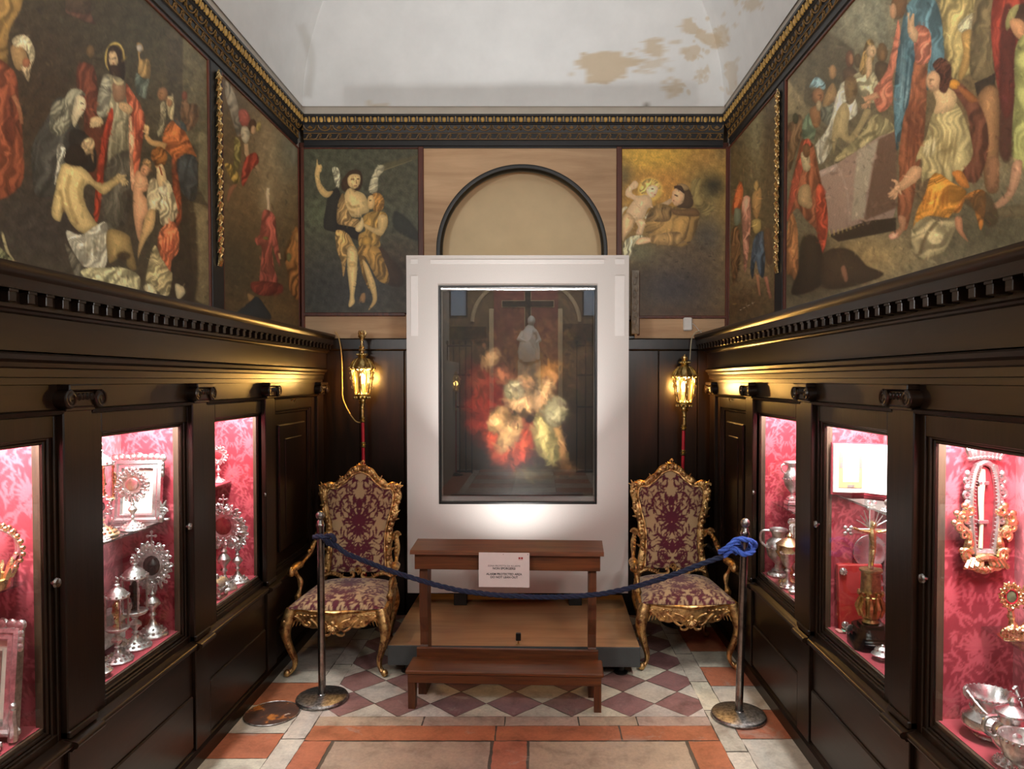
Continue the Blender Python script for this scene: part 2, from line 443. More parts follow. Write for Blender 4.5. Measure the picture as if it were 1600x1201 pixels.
def damask_tile():
    global _DM
    if _DM is not None: return _DM
    nu, nv = 128, 384                           # u in [0,.5], v in [0,1.5]
    U, V = np.meshgrid(np.linspace(0, 0.5, nu), np.linspace(0, 1.5, nv))
    lv = []
    def motif(ox, oy, flip):
        def ad(x, y, a, l, w, c):
            if flip: x = -x; a = pi - a; c = -c
            lv.append((ox + x, oy + y, a, l, w, c))
        for k, (an, l) in enumerate([(1.57, .34), (1.2, .33), (.85, .31), (.5, .28), (.15, .24), (-.25, .2), (-.7, .17)]):
            ad(0.02, 0.0, an, l, .036 - .002 * k, -0.5 + .1 * k)
        for an, l in [(-1.57, .2), (-1.15, .22), (-.9, .16)]: ad(0.0, -.05, an, l, .028, .7)
        ad(.06, -.2, .3, .30, .016, 2.6); ad(.12, -.18, -.5, .2, .024, -1.2)
        ad(.25, .02, 1.1, .22, .022, 1.8); ad(.3, -.1, .4, .2, .026, 1.4); ad(.2, .34, .3, .22, .024, 2.4); ad(.1, .40, 1.2, .2, .02, -2.2)
        ad(.33, .22, -.6, .18, .026, -1.6); ad(.38, -.3, 2.4, .2, .024, 1.6); ad(.0, .42, 1.57, .12, .03, 0)
    for fl in (False, True):
        for oy in (-.75, .75, 2.25): motif(0, oy, fl); 
        for oy in (0, 1.5): motif(.5, oy, fl)
        for oy in (.75,): motif(1.0, oy, fl)
    r = random.Random(11)
    for _ in range(46):
        x, y, a, l, w_, cu = r.uniform(.02, .48), r.uniform(0, 1.5), r.uniform(0, 6.28), r.uniform(.10, .2), r.uniform(.012, .022), r.uniform(-2.4, 2.4)
        for oy in (-1.5, 0, 1.5): lv.append((x, y + oy, a, l, w_, cu)); lv.append((-x, y + oy, pi - a, l, w_, -cu)); lv.append((1 - x, y + oy, pi - a, l, w_, -cu))
    _DM = leafmask(U, V, [q for q in lv if -.25 < q[0] < .75 and -.4 < q[1] < 1.9]); return _DM
def damask(u, v):
    D = damask_tile(); u = np.abs((u + 0.5) % 1.0 - 0.5); v = v % 1.5
    x = u / 0.5 * (D.shape[1] - 1); y = v / 1.5 * (D.shape[0] - 1)
    i = np.clip(x.astype(int), 0, D.shape[1] - 2); j = np.clip(y.astype(int), 0, D.shape[0] - 2); fx = x - i; fy = y - j
    return (D[j, i] * (1 - fx) + D[j, i + 1] * fx) * (1 - fy) + (D[j + 1, i] * (1 - fx) + D[j + 1, i + 1] * fx) * fy
# ================================================================== THE ROOM
XL, XR, BW = -1.526, 1.264, 5.25           # cabinet fronts left / right, back wall surface
WL, WR = -1.735, 1.43                      # upper wall surfaces
def sx(side, d): return XL + d if side == 'left' else XR - d
def sweep(mb, prof, side, y0, y1):
    """extrude a (distance into the room, height) outline along a side wall"""
    return mb.prism(prof, lambda a, b, d: (sx(side, a), d, b), y0, y1)
M['fabricpaint'] = m_attr('woven_damask', 0.75, 0.25, 260, 0.10, 0.15, 0.25)
def m_stone():
    m, nt, bs = mat('worn_marble_floor'); a = N(nt, 'ShaderNodeVertexColor'); a.layer_name = 'paint'; v = coords(nt)
    c = mixc(nt, 1.0, a.outputs[0], ramp(nt, noise(nt, 7, 7, .7, v, .4), [(.3, (.62, .60, .58, 1)), (.5, (1, 1, 1, 1)), (.72, (1.22, 1.2, 1.16, 1))]), 'MULTIPLY')
    c = mixc(nt, 1.0, c, ramp(nt, noise(nt, 60, 5, .7, v), [(.3, (.84, .84, .84, 1)), (.7, (1.1, 1.1, 1.1, 1))]), 'MULTIPLY')
    f = ramp(nt, noise(nt, 4.2, 8, .72, v, 1.2), [(.56, (0, 0, 0, 1)), (.64, (.42, .42, .42, 1))]); c = mixc(nt, f, c, C(176, 160, 146))
    L(nt, c, bs.inputs['Base Color']); bs.inputs['Roughness'].default_value = .42; bs.inputs['Specular IOR Level'].default_value = .4
    bump(nt, bs, noise(nt, 24, 5, .6, v), .12, .004); return m
M['stone'] = m_stone()
M['plaster'] = m_attr('old_plaster', 0.85, 0.2, 5, 0.05, 0.06)
M['oil'] = m_attr('varnished_oil_paint', 0.46, 0.4, 70, 0.10, 0.12)
M['plainwall'] = m_plain('limewashed_wall', C(188, 180, 168), 0.85, var=0.06, scale=6)
M['lunette'] = m_plain('beige_lunette_plaster', C(222, 198, 158), 0.8, var=0.05, scale=5)
M['navy'] = m_plain('blue_black_cornice_paint', C(26, 26, 28), 0.45, var=0.25, scale=12)
M['ochre'] = m_plain('dull_gold_paint', C(116, 86, 40), 0.45, var=0.4, scale=40)
M['eggs'] = m_plain('cream_gold_paint', C(186, 148, 78), 0.42, var=0.35, scale=30)

# ---- floor: marble pieces laid in strips and a diamond band
def clip_poly(poly, x0, x1, y0, y1):
    def cl(p, ins, cut):
        o = []
        for i in range(len(p)):
            a, b = p[i - 1], p[i]
            if ins(b):
                if not ins(a): o.append(cut(a, b))
                o.append(b)
            elif ins(a): o.append(cut(a, b))
        return o
    for ax, val, sg in ((0, x0, 1), (0, x1, -1), (1, y0, 1), (1, y1, -1)):
        if not poly: return []
        poly = cl(poly, lambda p: (p[ax] - val) * sg >= 0, lambda a, b: tuple(a[k] + (b[k] - a[k]) * (val - a[ax]) / (b[ax] - a[ax]) for k in (0, 1)))
    return poly
FX0, FX1 = -1.60, 1.34
fl = MB(); fcol = []
def slab(poly, col, j=0.10, gap=0.0025, z=0.0):
    if len(poly) < 3: return
    cx = sum(p[0] for p in poly) / len(poly); cy = sum(p[1] for p in poly) / len(poly)
    rad = max(math.hypot(p[0] - cx, p[1] - cy) for p in poly); 
    if rad < 0.02: return
    k = 1 - gap / rad * 1.6
    pts = [(cx + (x - cx) * k, cy + (y - cy) * k) for x, y in poly]
    if cy > 2.5:                                    # worn, slightly uneven edges
        q = []
        for i in range(len(pts)):
            (xa, ya), (xb, yb) = pts[i], pts[(i + 1) % len(pts)]; m_ = max(1, int(math.hypot(xb - xa, yb - ya) / .035))
            for t_ in range(m_): q.append((xa + (xb - xa) * t_ / m_ + random.uniform(-.0022, .0022), ya + (yb - ya) * t_ / m_ + random.uniform(-.0022, .0022)))
        pts = q
    o = len(fl.v); n = len(pts); h = z + random.uniform(0, 0.0008)
    g = 1 + random.uniform(-j, j); c = s2l(col) * g * np.array([1, 1 + random.uniform(-.03, .03), 1 + random.uniform(-.06, .06)])
    fl.v += [(x, y, h) for x, y in pts]; fl.f.append(tuple(range(o, o + n)))
    for _ in range(n): fcol.append(c * (1 + random.uniform(-.07, .07)))
def rect(x0, x1, y0, y1, col, **k): slab([(x0, y0), (x1, y0), (x1, y1), (x0, y1)], col, **k)
BEI, ORA, PUR, GRY, SLB = (202, 192, 175), (182, 112, 82), (140, 104, 100), (180, 172, 158), (184, 160, 140)
fl.v += [(FX0, -4.2, -0.0015), (FX1, -4.2, -0.0015), (FX1, 5.5, -0.0015), (FX0, 5.5, -0.0015)]; fl.f.append((0, 1, 2, 3))
fcol += [s2l((92, 82, 72))] * 4
# depth-wise beige strips
for x0, x1 in ((-1.236, -1.122), (0.902, 1.008)):
    y = -4.0
    while y < 5.4:
        l = random.choice((0.36, 0.42, 0.55)); rect(x0, x1, y, min(y + l, 5.45), BEI); y += l
# outer lanes
def lane(x0, x1, marks):
    for (a, b, c) in marks: rect(x0, x1, a, b, c)
lane(FX0, -1.236, [(5.0, 5.45, ORA), (4.62, 5.0, GRY), (4.24, 4.62, GRY), (4.075, 4.24, BEI), (3.79, 4.075, ORA), (3.485, 3.79, BEI), (3.25, 3.485, ORA), (2.9, 3.25, BEI), (2.5, 2.9, ORA), (2.0, 2.5, BEI), (1.4, 2.0, ORA), (0, 1.4, BEI), (-4, 0, ORA)])
lane(1.008, FX1, [(5.0, 5.45, BEI), (4.55, 5.0, ORA), (4.30, 4.55, BEI), (4.03, 4.30, ORA), (3.735, 4.03, BEI), (3.43, 3.735, ORA), (3.0, 3.43, BEI), (2.5, 3.0, ORA), (2.0, 2.5, BEI), (1.2, 2.0, ORA), (-4, 1.2, BEI)])
# diamond band
IX0, IX1 = -1.122, 0.902
for r in range(-1, 13):
    for q in range(-12, 12):
        for half in (0, 1):
            cx = -0.108 + 0.303 * q + (0.1515 if half else 0); cy = 3.808 + 0.296 * r + (0.148 if half else 0)
            p = clip_poly([(cx - .1515, cy), (cx, cy - .148), (cx + .1515, cy), (cx, cy + .148)], IX0, IX1, 3.66, 5.45)
            if p: slab(p, BEI if half else PUR, j=0.12)
x = IX0
for w in (0.55, 0.42, 0.38, 0.30, 0.374):
    rect(x, x + w, 3.562, 3.66, SLB); x += w
x = IX0
for w in (0.93, 0.62, 0.474):
    rect(x, x + w, 3.415, 3.562, ORA); x += w
for (x0, x1) in ((-0.975, -0.205), (-0.03, 0.735)): rect(x0, x1, 2.75, 3.41, SLB, gap=0.006)
rect(-0.198, -0.036, 2.75, 3.412, ORA); rect(IX0, -0.985, 2.75, 3.412, ORA); rect(0.745, IX1, 2.75, 3.412, ORA)
y = 2.75
while y > -4:
    rect(IX0, -0.4, y - .5, y, ORA if int(y * 2) % 2 else SLB); rect(-0.4, 0.3, y - .5, y, SLB if int(y * 2) % 2 else BEI); rect(0.3, IX1, y - .5, y, ORA if int(y * 2) % 2 == 0 else SLB); y -= .5
floor = struct(fl.build('floor', M['stone'], smooth=False, colors=np.array(fcol)))

# ---- walls
w = MB()
w.box(-2.3, WL, -4.2, 5.6, 2.092, 3.9); w.box(-2.5, -1.85, 1.3, 5.6, 0, 2.092); w.box(-2.5, XL - 0.02, -4.2, 1.3, 0, 2.092)
struct(w.build('wall_left', M['plainwall'], smooth=False))
w = MB()
w.box(2.1, WR, -4.2, 5.6, 2.092, 3.9); w.box(2.3, 1.60, 1.3, 5.6, 0, 2.092); w.box(2.3, XR + 0.02, -4.2, 1.3, 0, 2.092)
struct(w.build('wall_right', M['plainwall'], smooth=False))
w = MB(); w.box(-2.4, 2.2, 5.43, 5.7, 0, 3.9)
struct(w.build('wall_back', M['lunette'], smooth=False))
w = MB(); w.box(-2.4, 2.2, -4.5, -4.2, 0, 5.2)
struct(w.build('wall_front', M['plainwall'], smooth=False))

# dark board panelling on the lower back wall
w = MB(); w.box(-2.0, 1.72, 5.262, 5.43, 0, 2.075)
xs = [-1.95, -1.62, -1.29, -0.96, -0.6, -0.2, 0.2, 0.6, 0.915, 1.205, 1.5, 1.72]
for a, b in zip(xs[:-1], xs[1:]): w.bbox(a + .002, b - .002, 5.245, 5.265, 0.02, 1.97, 0.004)
w.bbox(-2.0, 1.72, 5.235, 5.27, 1.97, 2.06, 0.01)
struct(w.build('trim_1', M['wood'], smooth=False))

# plywood spandrel with the round-headed opening
CXA, CZA, RA = -0.092, 2.705, 0.615
ply = MB()
out = [(-0.812, 2.06), (-0.812, 3.46), (0.602, 3.46), (0.602, 2.06)]
arc = [(CXA + RA * cos(t), CZA + RA * sin(t)) for t in lin(0, pi, 41)]
poly = [(0.602, 2.06), (0.602, 3.46), (-0.812, 3.46), (-0.812, 2.06), (CXA - RA, 2.06)] + arc[::-1] + [(CXA + RA, 2.06)]
ply.prism(poly, lambda a, b, d: (a, d, b), 5.25, 5.43)
struct(ply.build('trim_2', M['ply'], smooth=False))
rim = MB()
rim.tube([(CXA + RA + .004, 5.262, 2.1)] + [(CXA + (RA + .004) * cos(t), 5.262, CZA + (RA + .004) * sin(t)) for t in lin(0, pi, 60)] + [(CXA - RA - .004, 5.262, 2.1)], 0.022, 8, up=(0, 1, 0), flat=.7)
rim.tube([(CXA + RA - .012, 5.30, 2.1)] + [(CXA + (RA - .012) * cos(t), 5.30, CZA + (RA - .012) * sin(t)) for t in lin(0, pi, 60)] + [(CXA - RA + .012, 5.30, 2.1)], 0.016, 8, up=(0, 1, 0), flat=2.2)
struct(rim.build('trim_3', M['black']))
# pale board strips under the corner pictures, backing boards behind the pictures
w = MB(); w.box(-1.71, -0.94, 5.252, 5.43, 2.06, 2.235); w.box(0.74, 1.41, 5.252, 5.43, 2.06, 2.235)
struct(w.build('trim_4', M['ply'], smooth=False))
w = MB(); w.box(-1.76, -0.812, 5.275, 5.43, 2.2, 3.5); w.box(0.602, 1.45, 5.275, 5.43, 2.2, 3.5)
# thin red-brown battens between and around the pictures
for x0, x1, z0, z1 in ((-1.715, -1.690, 2.08, 3.46), (-0.853, -0.812, 2.08, 3.46), (0.602, 0.642, 2.3, 3.46), (1.403, 1.428, 2.08, 3.46), (-1.70, -0.95, 2.222, 2.248), (0.76, 1.41, 2.205, 2.225), (0.757, 0.775, 2.08, 2.55)):
    w.bbox(x0, x1, 5.236, 5.28, z0, z1, 0.004)
struct(w.build('trim_5', M['woodred'], smooth=False))

# ---- painted cornice
def cornice(n, fn, t0, t1, wall_d=0.0):
    """fn(t, d, z): t along the wall, d out from it"""
    prof = [(-.02, 3.45), (.012, 3.45), (.012, 3.462), (.02, 3.466), (.02, 3.502), (.026, 3.506), (.026, 3.552), (.032, 3.556), (.034, 3.566), (.044, 3.606), (.05, 3.612), (.05, 3.618), (.058, 3.622), (.066, 3.655), (.075, 3.66), (.075, 3.675), (-.02, 3.675)]
    b = MB(); b.prism(prof, lambda a, z, t: fn(t, a, z), t0, t1)
    base = struct(b.build(n, M['navy'], ang=25))
    e = MB(); k = int((t1 - t0) / 0.055)
    for i in range(k):
        t = t0 + (i + .5) * (t1 - t0) / k
        o = len(e.v); e.ball((0, 0, 0), 1, .0155, .012, .021, 8, 6)
        for j in range(o, len(e.v)):
            x, y, z = e.v[j]; e.v[j] = fn(t + x, .060 + y, 3.640 + z)
        tt = t + (t1 - t0) / k / 2
        e.add([fn(tt - .0035, .062, 3.657), fn(tt + .0035, .062, 3.657), fn(tt + .002, .056, 3.622), fn(tt - .002, .056, 3.622), fn(tt - .0035, .074, 3.657), fn(tt + .0035, .074, 3.657), fn(tt + .002, .066, 3.622), fn(tt - .002, .066, 3.622)],
              [(4, 5, 6, 7), (0, 4, 7, 3), (1, 2, 6, 5)])
    e.build('egg_moulding', M['eggs'], base)
    s = MB(); k = int((t1 - t0) / 0.105)
    for i in range(k):
        c = t0 + (i + .5) * (t1 - t0) / k; q = (t1 - t0) / k / 2
        s.tube([fn(c + (q - .006) * cos(a), .036 + .012 * (1 - sin(a)), 3.605 - .036 * sin(a)) for a in lin(0, pi, 9)], .0042, 5)
        for da in (-.8, -.4, 0, .4, .8):
            s.tube([fn(c, .046, 3.600), fn(c + .022 * sin(da), .043, 3.600 - .022 * cos(da))], [.002, .005], 5)
        s.tube([fn(c - q, .045, 3.572), fn(c - q, .040, 3.590)], [.008, .002], 5)
    s.build('scallop_band', M['ochre'], base)
    s = MB(); k = int((t1 - t0) / 0.072)
    for i in range(k):
        c = t0 + (i + .5) * (t1 - t0) / k
        pts = [(-.036, -.018), (-.020, -.016), (-.010, -.004), (-.004, .010), (.008, .017), (.018, .010), (.016, .0), (.008, -.001), (.007, .006)]
        s.tube([fn(c + a, .028, 3.529 + z) for a, z in spline(pts, 3)], .0038, 5)
        s.tube([fn(c + .004, .028, 3.520), fn(c + .034, .028, 3.511)], [.004, .002], 5)
    s.tube([fn(t0, .027, 3.5085), fn(t1, .027, 3.5085)], .0035, 5); s.tube([fn(t0, .030, 3.5515), fn(t1, .030, 3.5515)], .003, 5)
    s.build('wave_band', M['ochre'], base)
    return base
cornice('trim_6', lambda t, d, z: (t, BW + .005 - d, z), WL + .05, WR - .05)
cornice('trim_7', lambda t, d, z: (WL + d - .004, t, z), 0.4, BW - .05)
cornice('trim_8', lambda t, d, z: (WR - d + .004, t, z), 0.4, BW - .05)

# ---- vault: plaster coves rising from all walls
VX0, VX1, VY1 = WL + .055, WR - .055, BW - .055
ds = [0.62 * (1 - cos(t)) for t in lin(0, 1.05, 96)]
Rh, Rv = (VX1 - VX0) / 2, 1.25
hx = (VX1 - VX0) / 2; xl = [d for d in ds if d < hx]; dm = lin(xl[-1], hx, 30)[1:]
half = xl + dm
X = [VX0 + d for d in half] + [VX1 - d for d in half[::-1][1:]]
Y = [VY1 - d for d in half]; y = Y[-1]
while y > -4.2: y -= 0.25; Y.append(y)
Xg, Yg = np.meshgrid(X, Y, indexing='ij')
d = np.minimum(np.minimum(Xg - VX0, VX1 - Xg), VY1 - Yg); d = np.clip(d, 0, hx)
Z = 3.735 + Rv * np.sqrt(np.clip(1 - (1 - d / Rh) ** 2, 0, 1))
P = np.stack([Xg, Yg, Z], -1)
vm = MB(); vm.grid(P)
PX, PY = proj(np.where(P[..., 1:2] > 0.5, P, np.array([50., 1., 9.])))
cv = Canvas(PX.ravel(), PY.ravel(), (216, 217, 216))
cv.mottle(140, 0.014, 5)
st = (196, 180, 156)
def stain(pts, op=.8, soft=3):
    r = random.Random(int(pts[0][0])); q = []
    for k, (x, y) in enumerate(spline(pts, 7, True)): a_ = 3.4 * sin(k * 1.7 + pts[0][0]) + 2.2 * sin(k * 4.1); q.append((x + a_ + r.uniform(-2, 2), y + .7 * a_ * cos(k * .9) + r.uniform(-2, 2)))
    cv.poly(q, st, soft=soft, sm=False, rim=0, op=op, sh=None)
    xs = [p_[0] for p_ in pts]; ys = [p_[1] for p_ in pts]
    for _ in range(7):
        x, y = r.uniform(min(xs) - 10, max(xs) + 12), r.uniform(min(ys) - 7, max(ys) + 7); cv.ell(x, y, r.uniform(2, 7), r.uniform(1.5, 4), st, r.uniform(0, 3), soft=2.5, rim=0, op=op * .75, sh=None)
stain([(898, 100), (915, 86), (960, 80), (985, 92), (1008, 95), (985, 105), (975, 120), (950, 130), (920, 130), (915, 112)], .95)
stain([(1008, 68), (1022, 60), (1038, 72), (1034, 86), (1014, 86)], .8)
stain([(1062, 40), (1080, 28), (1092, 44), (1120, 55), (1130, 68), (1115, 75), (1095, 62), (1070, 50)], .8)
stain([(1066, 78), (1090, 70), (1095, 88), (1075, 95)], .7)
stain([(1040, 140), (1055, 124), (1068, 132), (1060, 150)], .7); stain([(1118, 44), (1134, 42), (1138, 66), (1124, 72)], .6)
stain([(1000, 100), (1040, 92), (1030, 104), (1010, 108)], .55); stain([(1088, 112), (1100, 110), (1098, 128), (1088, 126)], .5)
stain([(1160, 4), (1185, -4), (1190, 14), (1168, 16)], .6); stain([(1136, 104), (1150, 96), (1152, 140), (1140, 150)], .45); stain([(585, 164), (598, 166), (596, 176), (590, 174)], .6, 3)
cv.stroke([(1012, 115), (1016, 135), (1011, 160), (1010, 178)], .7, (150, 142, 132), soft=1.5)
cv.stroke([(470, 40), (486, 90), (480, 150)], 5, (206, 202, 194), soft=14, op=.5)
ceiling = struct(vm.build('ceiling', M['plaster'], ang=60, colors=cv.out(1.0)))
# plaster step between cornice and vault
w = MB()
w.box(WL - .1, WL + .045, -4.2, BW, 3.675, 3.76); w.box(WR - .045, WR + .1, -4.2, BW, 3.675, 3.76); w.box(WL, WR, BW - .045, BW + .2, 3.675, 3.76)
w.box(WL, WR, BW - .062, BW, 3.675, 3.69)
struct(w.build('trim_9', M['plainwall'], smooth=False))
# ================================================================== BUILT-IN DISPLAY CABINETS
SILL, HEAD = 0.622, 1.545
FLZ = 0.635
PIL = {'left': [(1.42, 1.56), (2.30, 2.45), (3.17, 3.31), (4.03, 4.17), (5.0, 5.14)], 'right': [(1.48, 1.62), (2.365, 2.51), (3.24, 3.38), (4.11, 4.25), (4.98, 5.12)]}
WIN = {'left': [(1.66, 2.255), (2.567, 3.137), (3.47, 4.03)], 'right': [(1.72, 2.304), (2.617, 3.185), (3.52, 4.105)]}
DEP = 0.31
RG, RP = s2l((140, 34, 46)), s2l((186, 74, 84))
def lining(parent, side, yn, yf):
    mb = MB(); cols = []
    a, b = -.060, -DEP; z0, z1 = FLZ, 1.70
    def g(P, u, v, pat=True):
        mb.grid(P); m = damask(u.ravel() / .23, v.ravel() / .23)[:, None] if pat else np.zeros((u.size, 1)) + .35
        cols.append(np.tile(s2l((226, 216, 210)), (u.size, 1)) if pat is None else RG * (1 - m) + RP * m)  # hidden niche top made near-white to bounce light onto the silver
    zz = np.linspace(z0, z1, 200)
    D, ZZ = np.meshgrid(np.linspace(a, b, 52), zz); P = np.stack([np.vectorize(lambda q: sx(side, q))(D), D * 0 + yf + .012, ZZ], -1); g(P, D + .2, ZZ)
    Yv, ZZ = np.meshgrid(np.linspace(yn - .05, yf + .012, 110), zz); P = np.stack([Yv * 0 + sx(side, b), Yv, ZZ], -1); g(P, Yv - yf + .12, ZZ)
    D, ZZ = np.meshgrid(np.linspace(a, b, 3), np.linspace(z0, z1, 4)); P = np.stack([np.vectorize(lambda q: sx(side, q))(D), D * 0 + yn - .05, ZZ], -1); g(P, D, ZZ, False)
    for z in (z0, z1):
        D, Yv = np.meshgrid(np.linspace(a, b, 4), np.linspace(yn - .05, yf + .012, 6)); P = np.stack([np.vectorize(lambda q: sx(side, q))(D), Yv, D * 0 + z], -1); g(P, D, Yv, False if z == z0 else None)
    return mb.build('damask_lining', M['fabricpaint'], parent, smooth=False, colors=np.concatenate(cols))

M['jamb'] = m_wood('pale_jamb_wood', C(50, 36, 25), C(84, 64, 46), 0.5, 'z')
M['tube'] = m_emit('lit_tube', (1, .97, .95, 1), 6.0)
def capital(parent, side, y0, y1):
    c = MB(); yc = (y0 + y1) / 2; hw = (y1 - y0) / 2
    c.bbox(sx(side, -.03), sx(side, .030), y0 - .012, y1 + .012, 1.716, 1.737, .004)
    c.bbox(sx(side, -.03), sx(side, .018), y0 + .004, y1 - .004, 1.660, 1.717, .006); c.bbox(sx(side, -.03), sx(side, .010), y0 - .002, y1 + .002, 1.648, 1.662, .003)
    for s in (-1, 1):
        cy = yc + s * (hw + .004)
        X = [sx(side, q) for q in (-.03, .026)]
        c.lathe([(.020, X[0]), (.031, X[0]), (.031, X[1]), (.026, X[1] + (.003 if side == 'left' else -.003)), (.006, X[1] + (.004 if side == 'left' else -.004))], (0, cy, 1.688), 18, 'x')
        c.tube([(sx(side, .029), cy + p[0] * -s, 1.688 + p[1]) for p in spiral(0, 0, .029, .006, pi / 2, 1.75, 26)], .004, 5)
    for k in range(5): c.ball((sx(side, .018), yc + (k - 2) * .022, 1.696), .012, .8, .8, 1.1, 8, 5)
    return c.build('capital', M['wood'], parent, ang=35)
def cabinet(side, i, label):
    p0, p1 = PIL[side][i], PIL[side][i + 1]; y0, y1 = p0[1], p1[1]
    t = thing('display_cabinet', label, 'display cabinet', (0, 0, 0), group=None)
    blank = i >= 3
    yn, yf = (y0 + .1, p1[0] - .1) if blank else WIN[side][i]
    f = MB()
    X0, X1 = -.052, -.022
    def bx(a, b, ya, yb, za, zb, c=.003): f.bbox(sx(side, a), sx(side, b), ya, yb, za, zb, c)
    bx(X0, X1, y0, yn - .03, .57, 1.66); bx(X0, X1, yf + .03, p1[0], .57, 1.66)
    bx(X0, X1, yn - .03, yf + .03, .57, SILL - .02); bx(X0, X1, yn - .03, yf + .03, HEAD + .02, 1.66)
    # stepped moulding around the opening
    def ringm(d0, d1, g0, g1, ch=.004):
        bx(d0, d1, yn - g1, yn - g0, SILL - g1, HEAD + g1, ch); bx(d0, d1, yf + g0, yf + g1, SILL - g1, HEAD + g1, ch)
        bx(d0, d1, yn - g0, yf + g0, SILL - g1, SILL - g0, ch); bx(d0, d1, yn - g0, yf + g0, HEAD + g0, HEAD + g1, ch)
    ringm(X0, -.030, .012, .032); ringm(X0, -.037, .0, .013)
    f.prism([(-.02, 1.635), (.0, 1.640), (.006, 1.652), (-.02, 1.656)], lambda a, b, d: (sx(side, a), d, b), y0, p1[0])
    f.build('door_frame', M['wood'], t, smooth=False)
    if not blank:
        j = MB()
        j.box(sx(side, -.074), sx(side, -.050), yf, yf + .012, SILL, HEAD); j.box(sx(side, -.074), sx(side, -.050), yn - .012, yn, SILL, HEAD)
        j.box(sx(side, -.060), sx(side, -.050), yn - .012, yf + .012, SILL - .012, SILL + .011)
        j.build('jamb', M['jamb'], t, smooth=False)
        gl = MB(); gl.box(sx(side, -.044), sx(side, -.047), yn, yf, SILL, HEAD); gl.build('glass_pane', M['glass'], t, smooth=False)
        lining(t, side, yn, yf)
        k = MB(); kx = sx(side, -.024); s = 1 if side == 'left' else -1
        k.lathe([(.006, 0), (.008, s * .008), (.015, s * .011), (.017, s * .016), (.014, s * .022), (.002, s * .024)], (kx, yf + .012, 1.10), 16, 'x')
        k.build('lock_knob', M['steel'], t)
        lt = MB(); lt.lathe([(.008, yn + .03), (.008, yf - .03)], (sx(side, -.105), 0, 1.665), 10, 'y')
        lt.build('lamp_tube', M['tube'], t)
        dl = bpy.data.lights.new('cabinet_lamp', 'AREA'); dl.shape = 'RECTANGLE'; dl.size = .09; dl.size_y = yf - yn - .06; dl.energy = CAB_W; dl.color = (1, .99, .98)
        lo = bpy.data.objects.new('cabinet_lamp', dl); COL.objects.link(lo); lo.parent = t
        lo.location = (sx(side, -.108), (yn + yf) / 2, 1.652)
        lo.rotation_euler = (0, (.35 if side == 'left' else -.35), 0)
    else:
        b = MB()
        b.box(sx(side, -.07), sx(side, -.05), yn, yf, SILL, HEAD)
        b.bbox(sx(side, -.055), sx(side, -.034), yn + .07, yf - .07, SILL + .07, HEAD - .07, .012)
        b.bbox(sx(side, -.04), sx(side, -.028), yn + .16, yf - .16, SILL + .16, HEAD - .16, .01)
        b.build('door_panel', M['wood'], t, smooth=False)
        h = MB(); h.tube([(sx(side, -.02), yn + .25, 1.62), (sx(side, -.005), yn + .27, 1.635), (sx(side, -.012), yn + .30, 1.625), (sx(side, -.03), yn + .31, 1.60)], .003, 6); h.build('hook', M['brass'], t)
    # base below the ledge
    b = MB()
    b.bbox(sx(side, -.08), sx(side, -.014), y0, p1[0], .08, .535, .003)
    b.bbox(sx(side, -.03), sx(side, -.004), y0 + .012, p1[0] - .012, .095, .335, .006)
    b.bbox(sx(side, -.08), sx(side, .002), p1[0], p1[1], .08, .535, .003)
    b.build('base_panel', M['woodh'], t, smooth=False)
    m = MB(); prof = [(-.08, .533), (-.006, .533), (.0, .540)] + [(.002 + .014 * sin(a), .554 - .012 * cos(a)) for a in lin(.2, pi - .2, 7)] + [(-.01, .568), (-.02, .575), (-.08, .578)]
    m.prism(prof, lambda a, z, d: (sx(side, a), d, z), y0, p1[0]); m.prism([(a + .018 if a > -.07 else a, z) for a, z in prof], lambda a, z, d: (sx(side, a), d, z), p1[0], p1[1])
    m.build('ledge_moulding', M['woodh'], t, ang=50)
    p = MB(); p.bbox(sx(side, -.06), sx(side, 0), p1[0], p1[1], .575, 1.652, .004); p.bbox(sx(side, -.06), sx(side, .008), p1[0], p1[1], .575, .60, .004)
    pl = p.build('pilaster', M['wood'], t, smooth=False); capital(pl, side, *p1)
    fz = MB(); fz.bbox(sx(side, -.06), sx(side, -.012), y0, p1[1], 1.655, 1.737, .002); fz.build('capital_course', M['woodh'], t, smooth=False)
    return t
CAB_W = 23.0
nm = {'left': ['Left-wall lit cabinet nearest the viewer, holding a crown and a framed relic', 'Left-wall lit cabinet in the middle, full of silver reliquaries on two levels', 'Left-wall lit cabinet farthest back, with small silver monstrances', 'Left-wall closed cabinet with a plain wooden door beside the left armchair'],
      'right': ['Right-wall lit cabinet nearest the viewer, holding a tall gilt frame and silver bucket', 'Right-wall lit cabinet in the middle, holding an open book and a crucifix', 'Right-wall lit cabinet farthest back, holding silver vases and ewers', 'Right-wall closed cabinet with a plain wooden door beside the right armchair']}
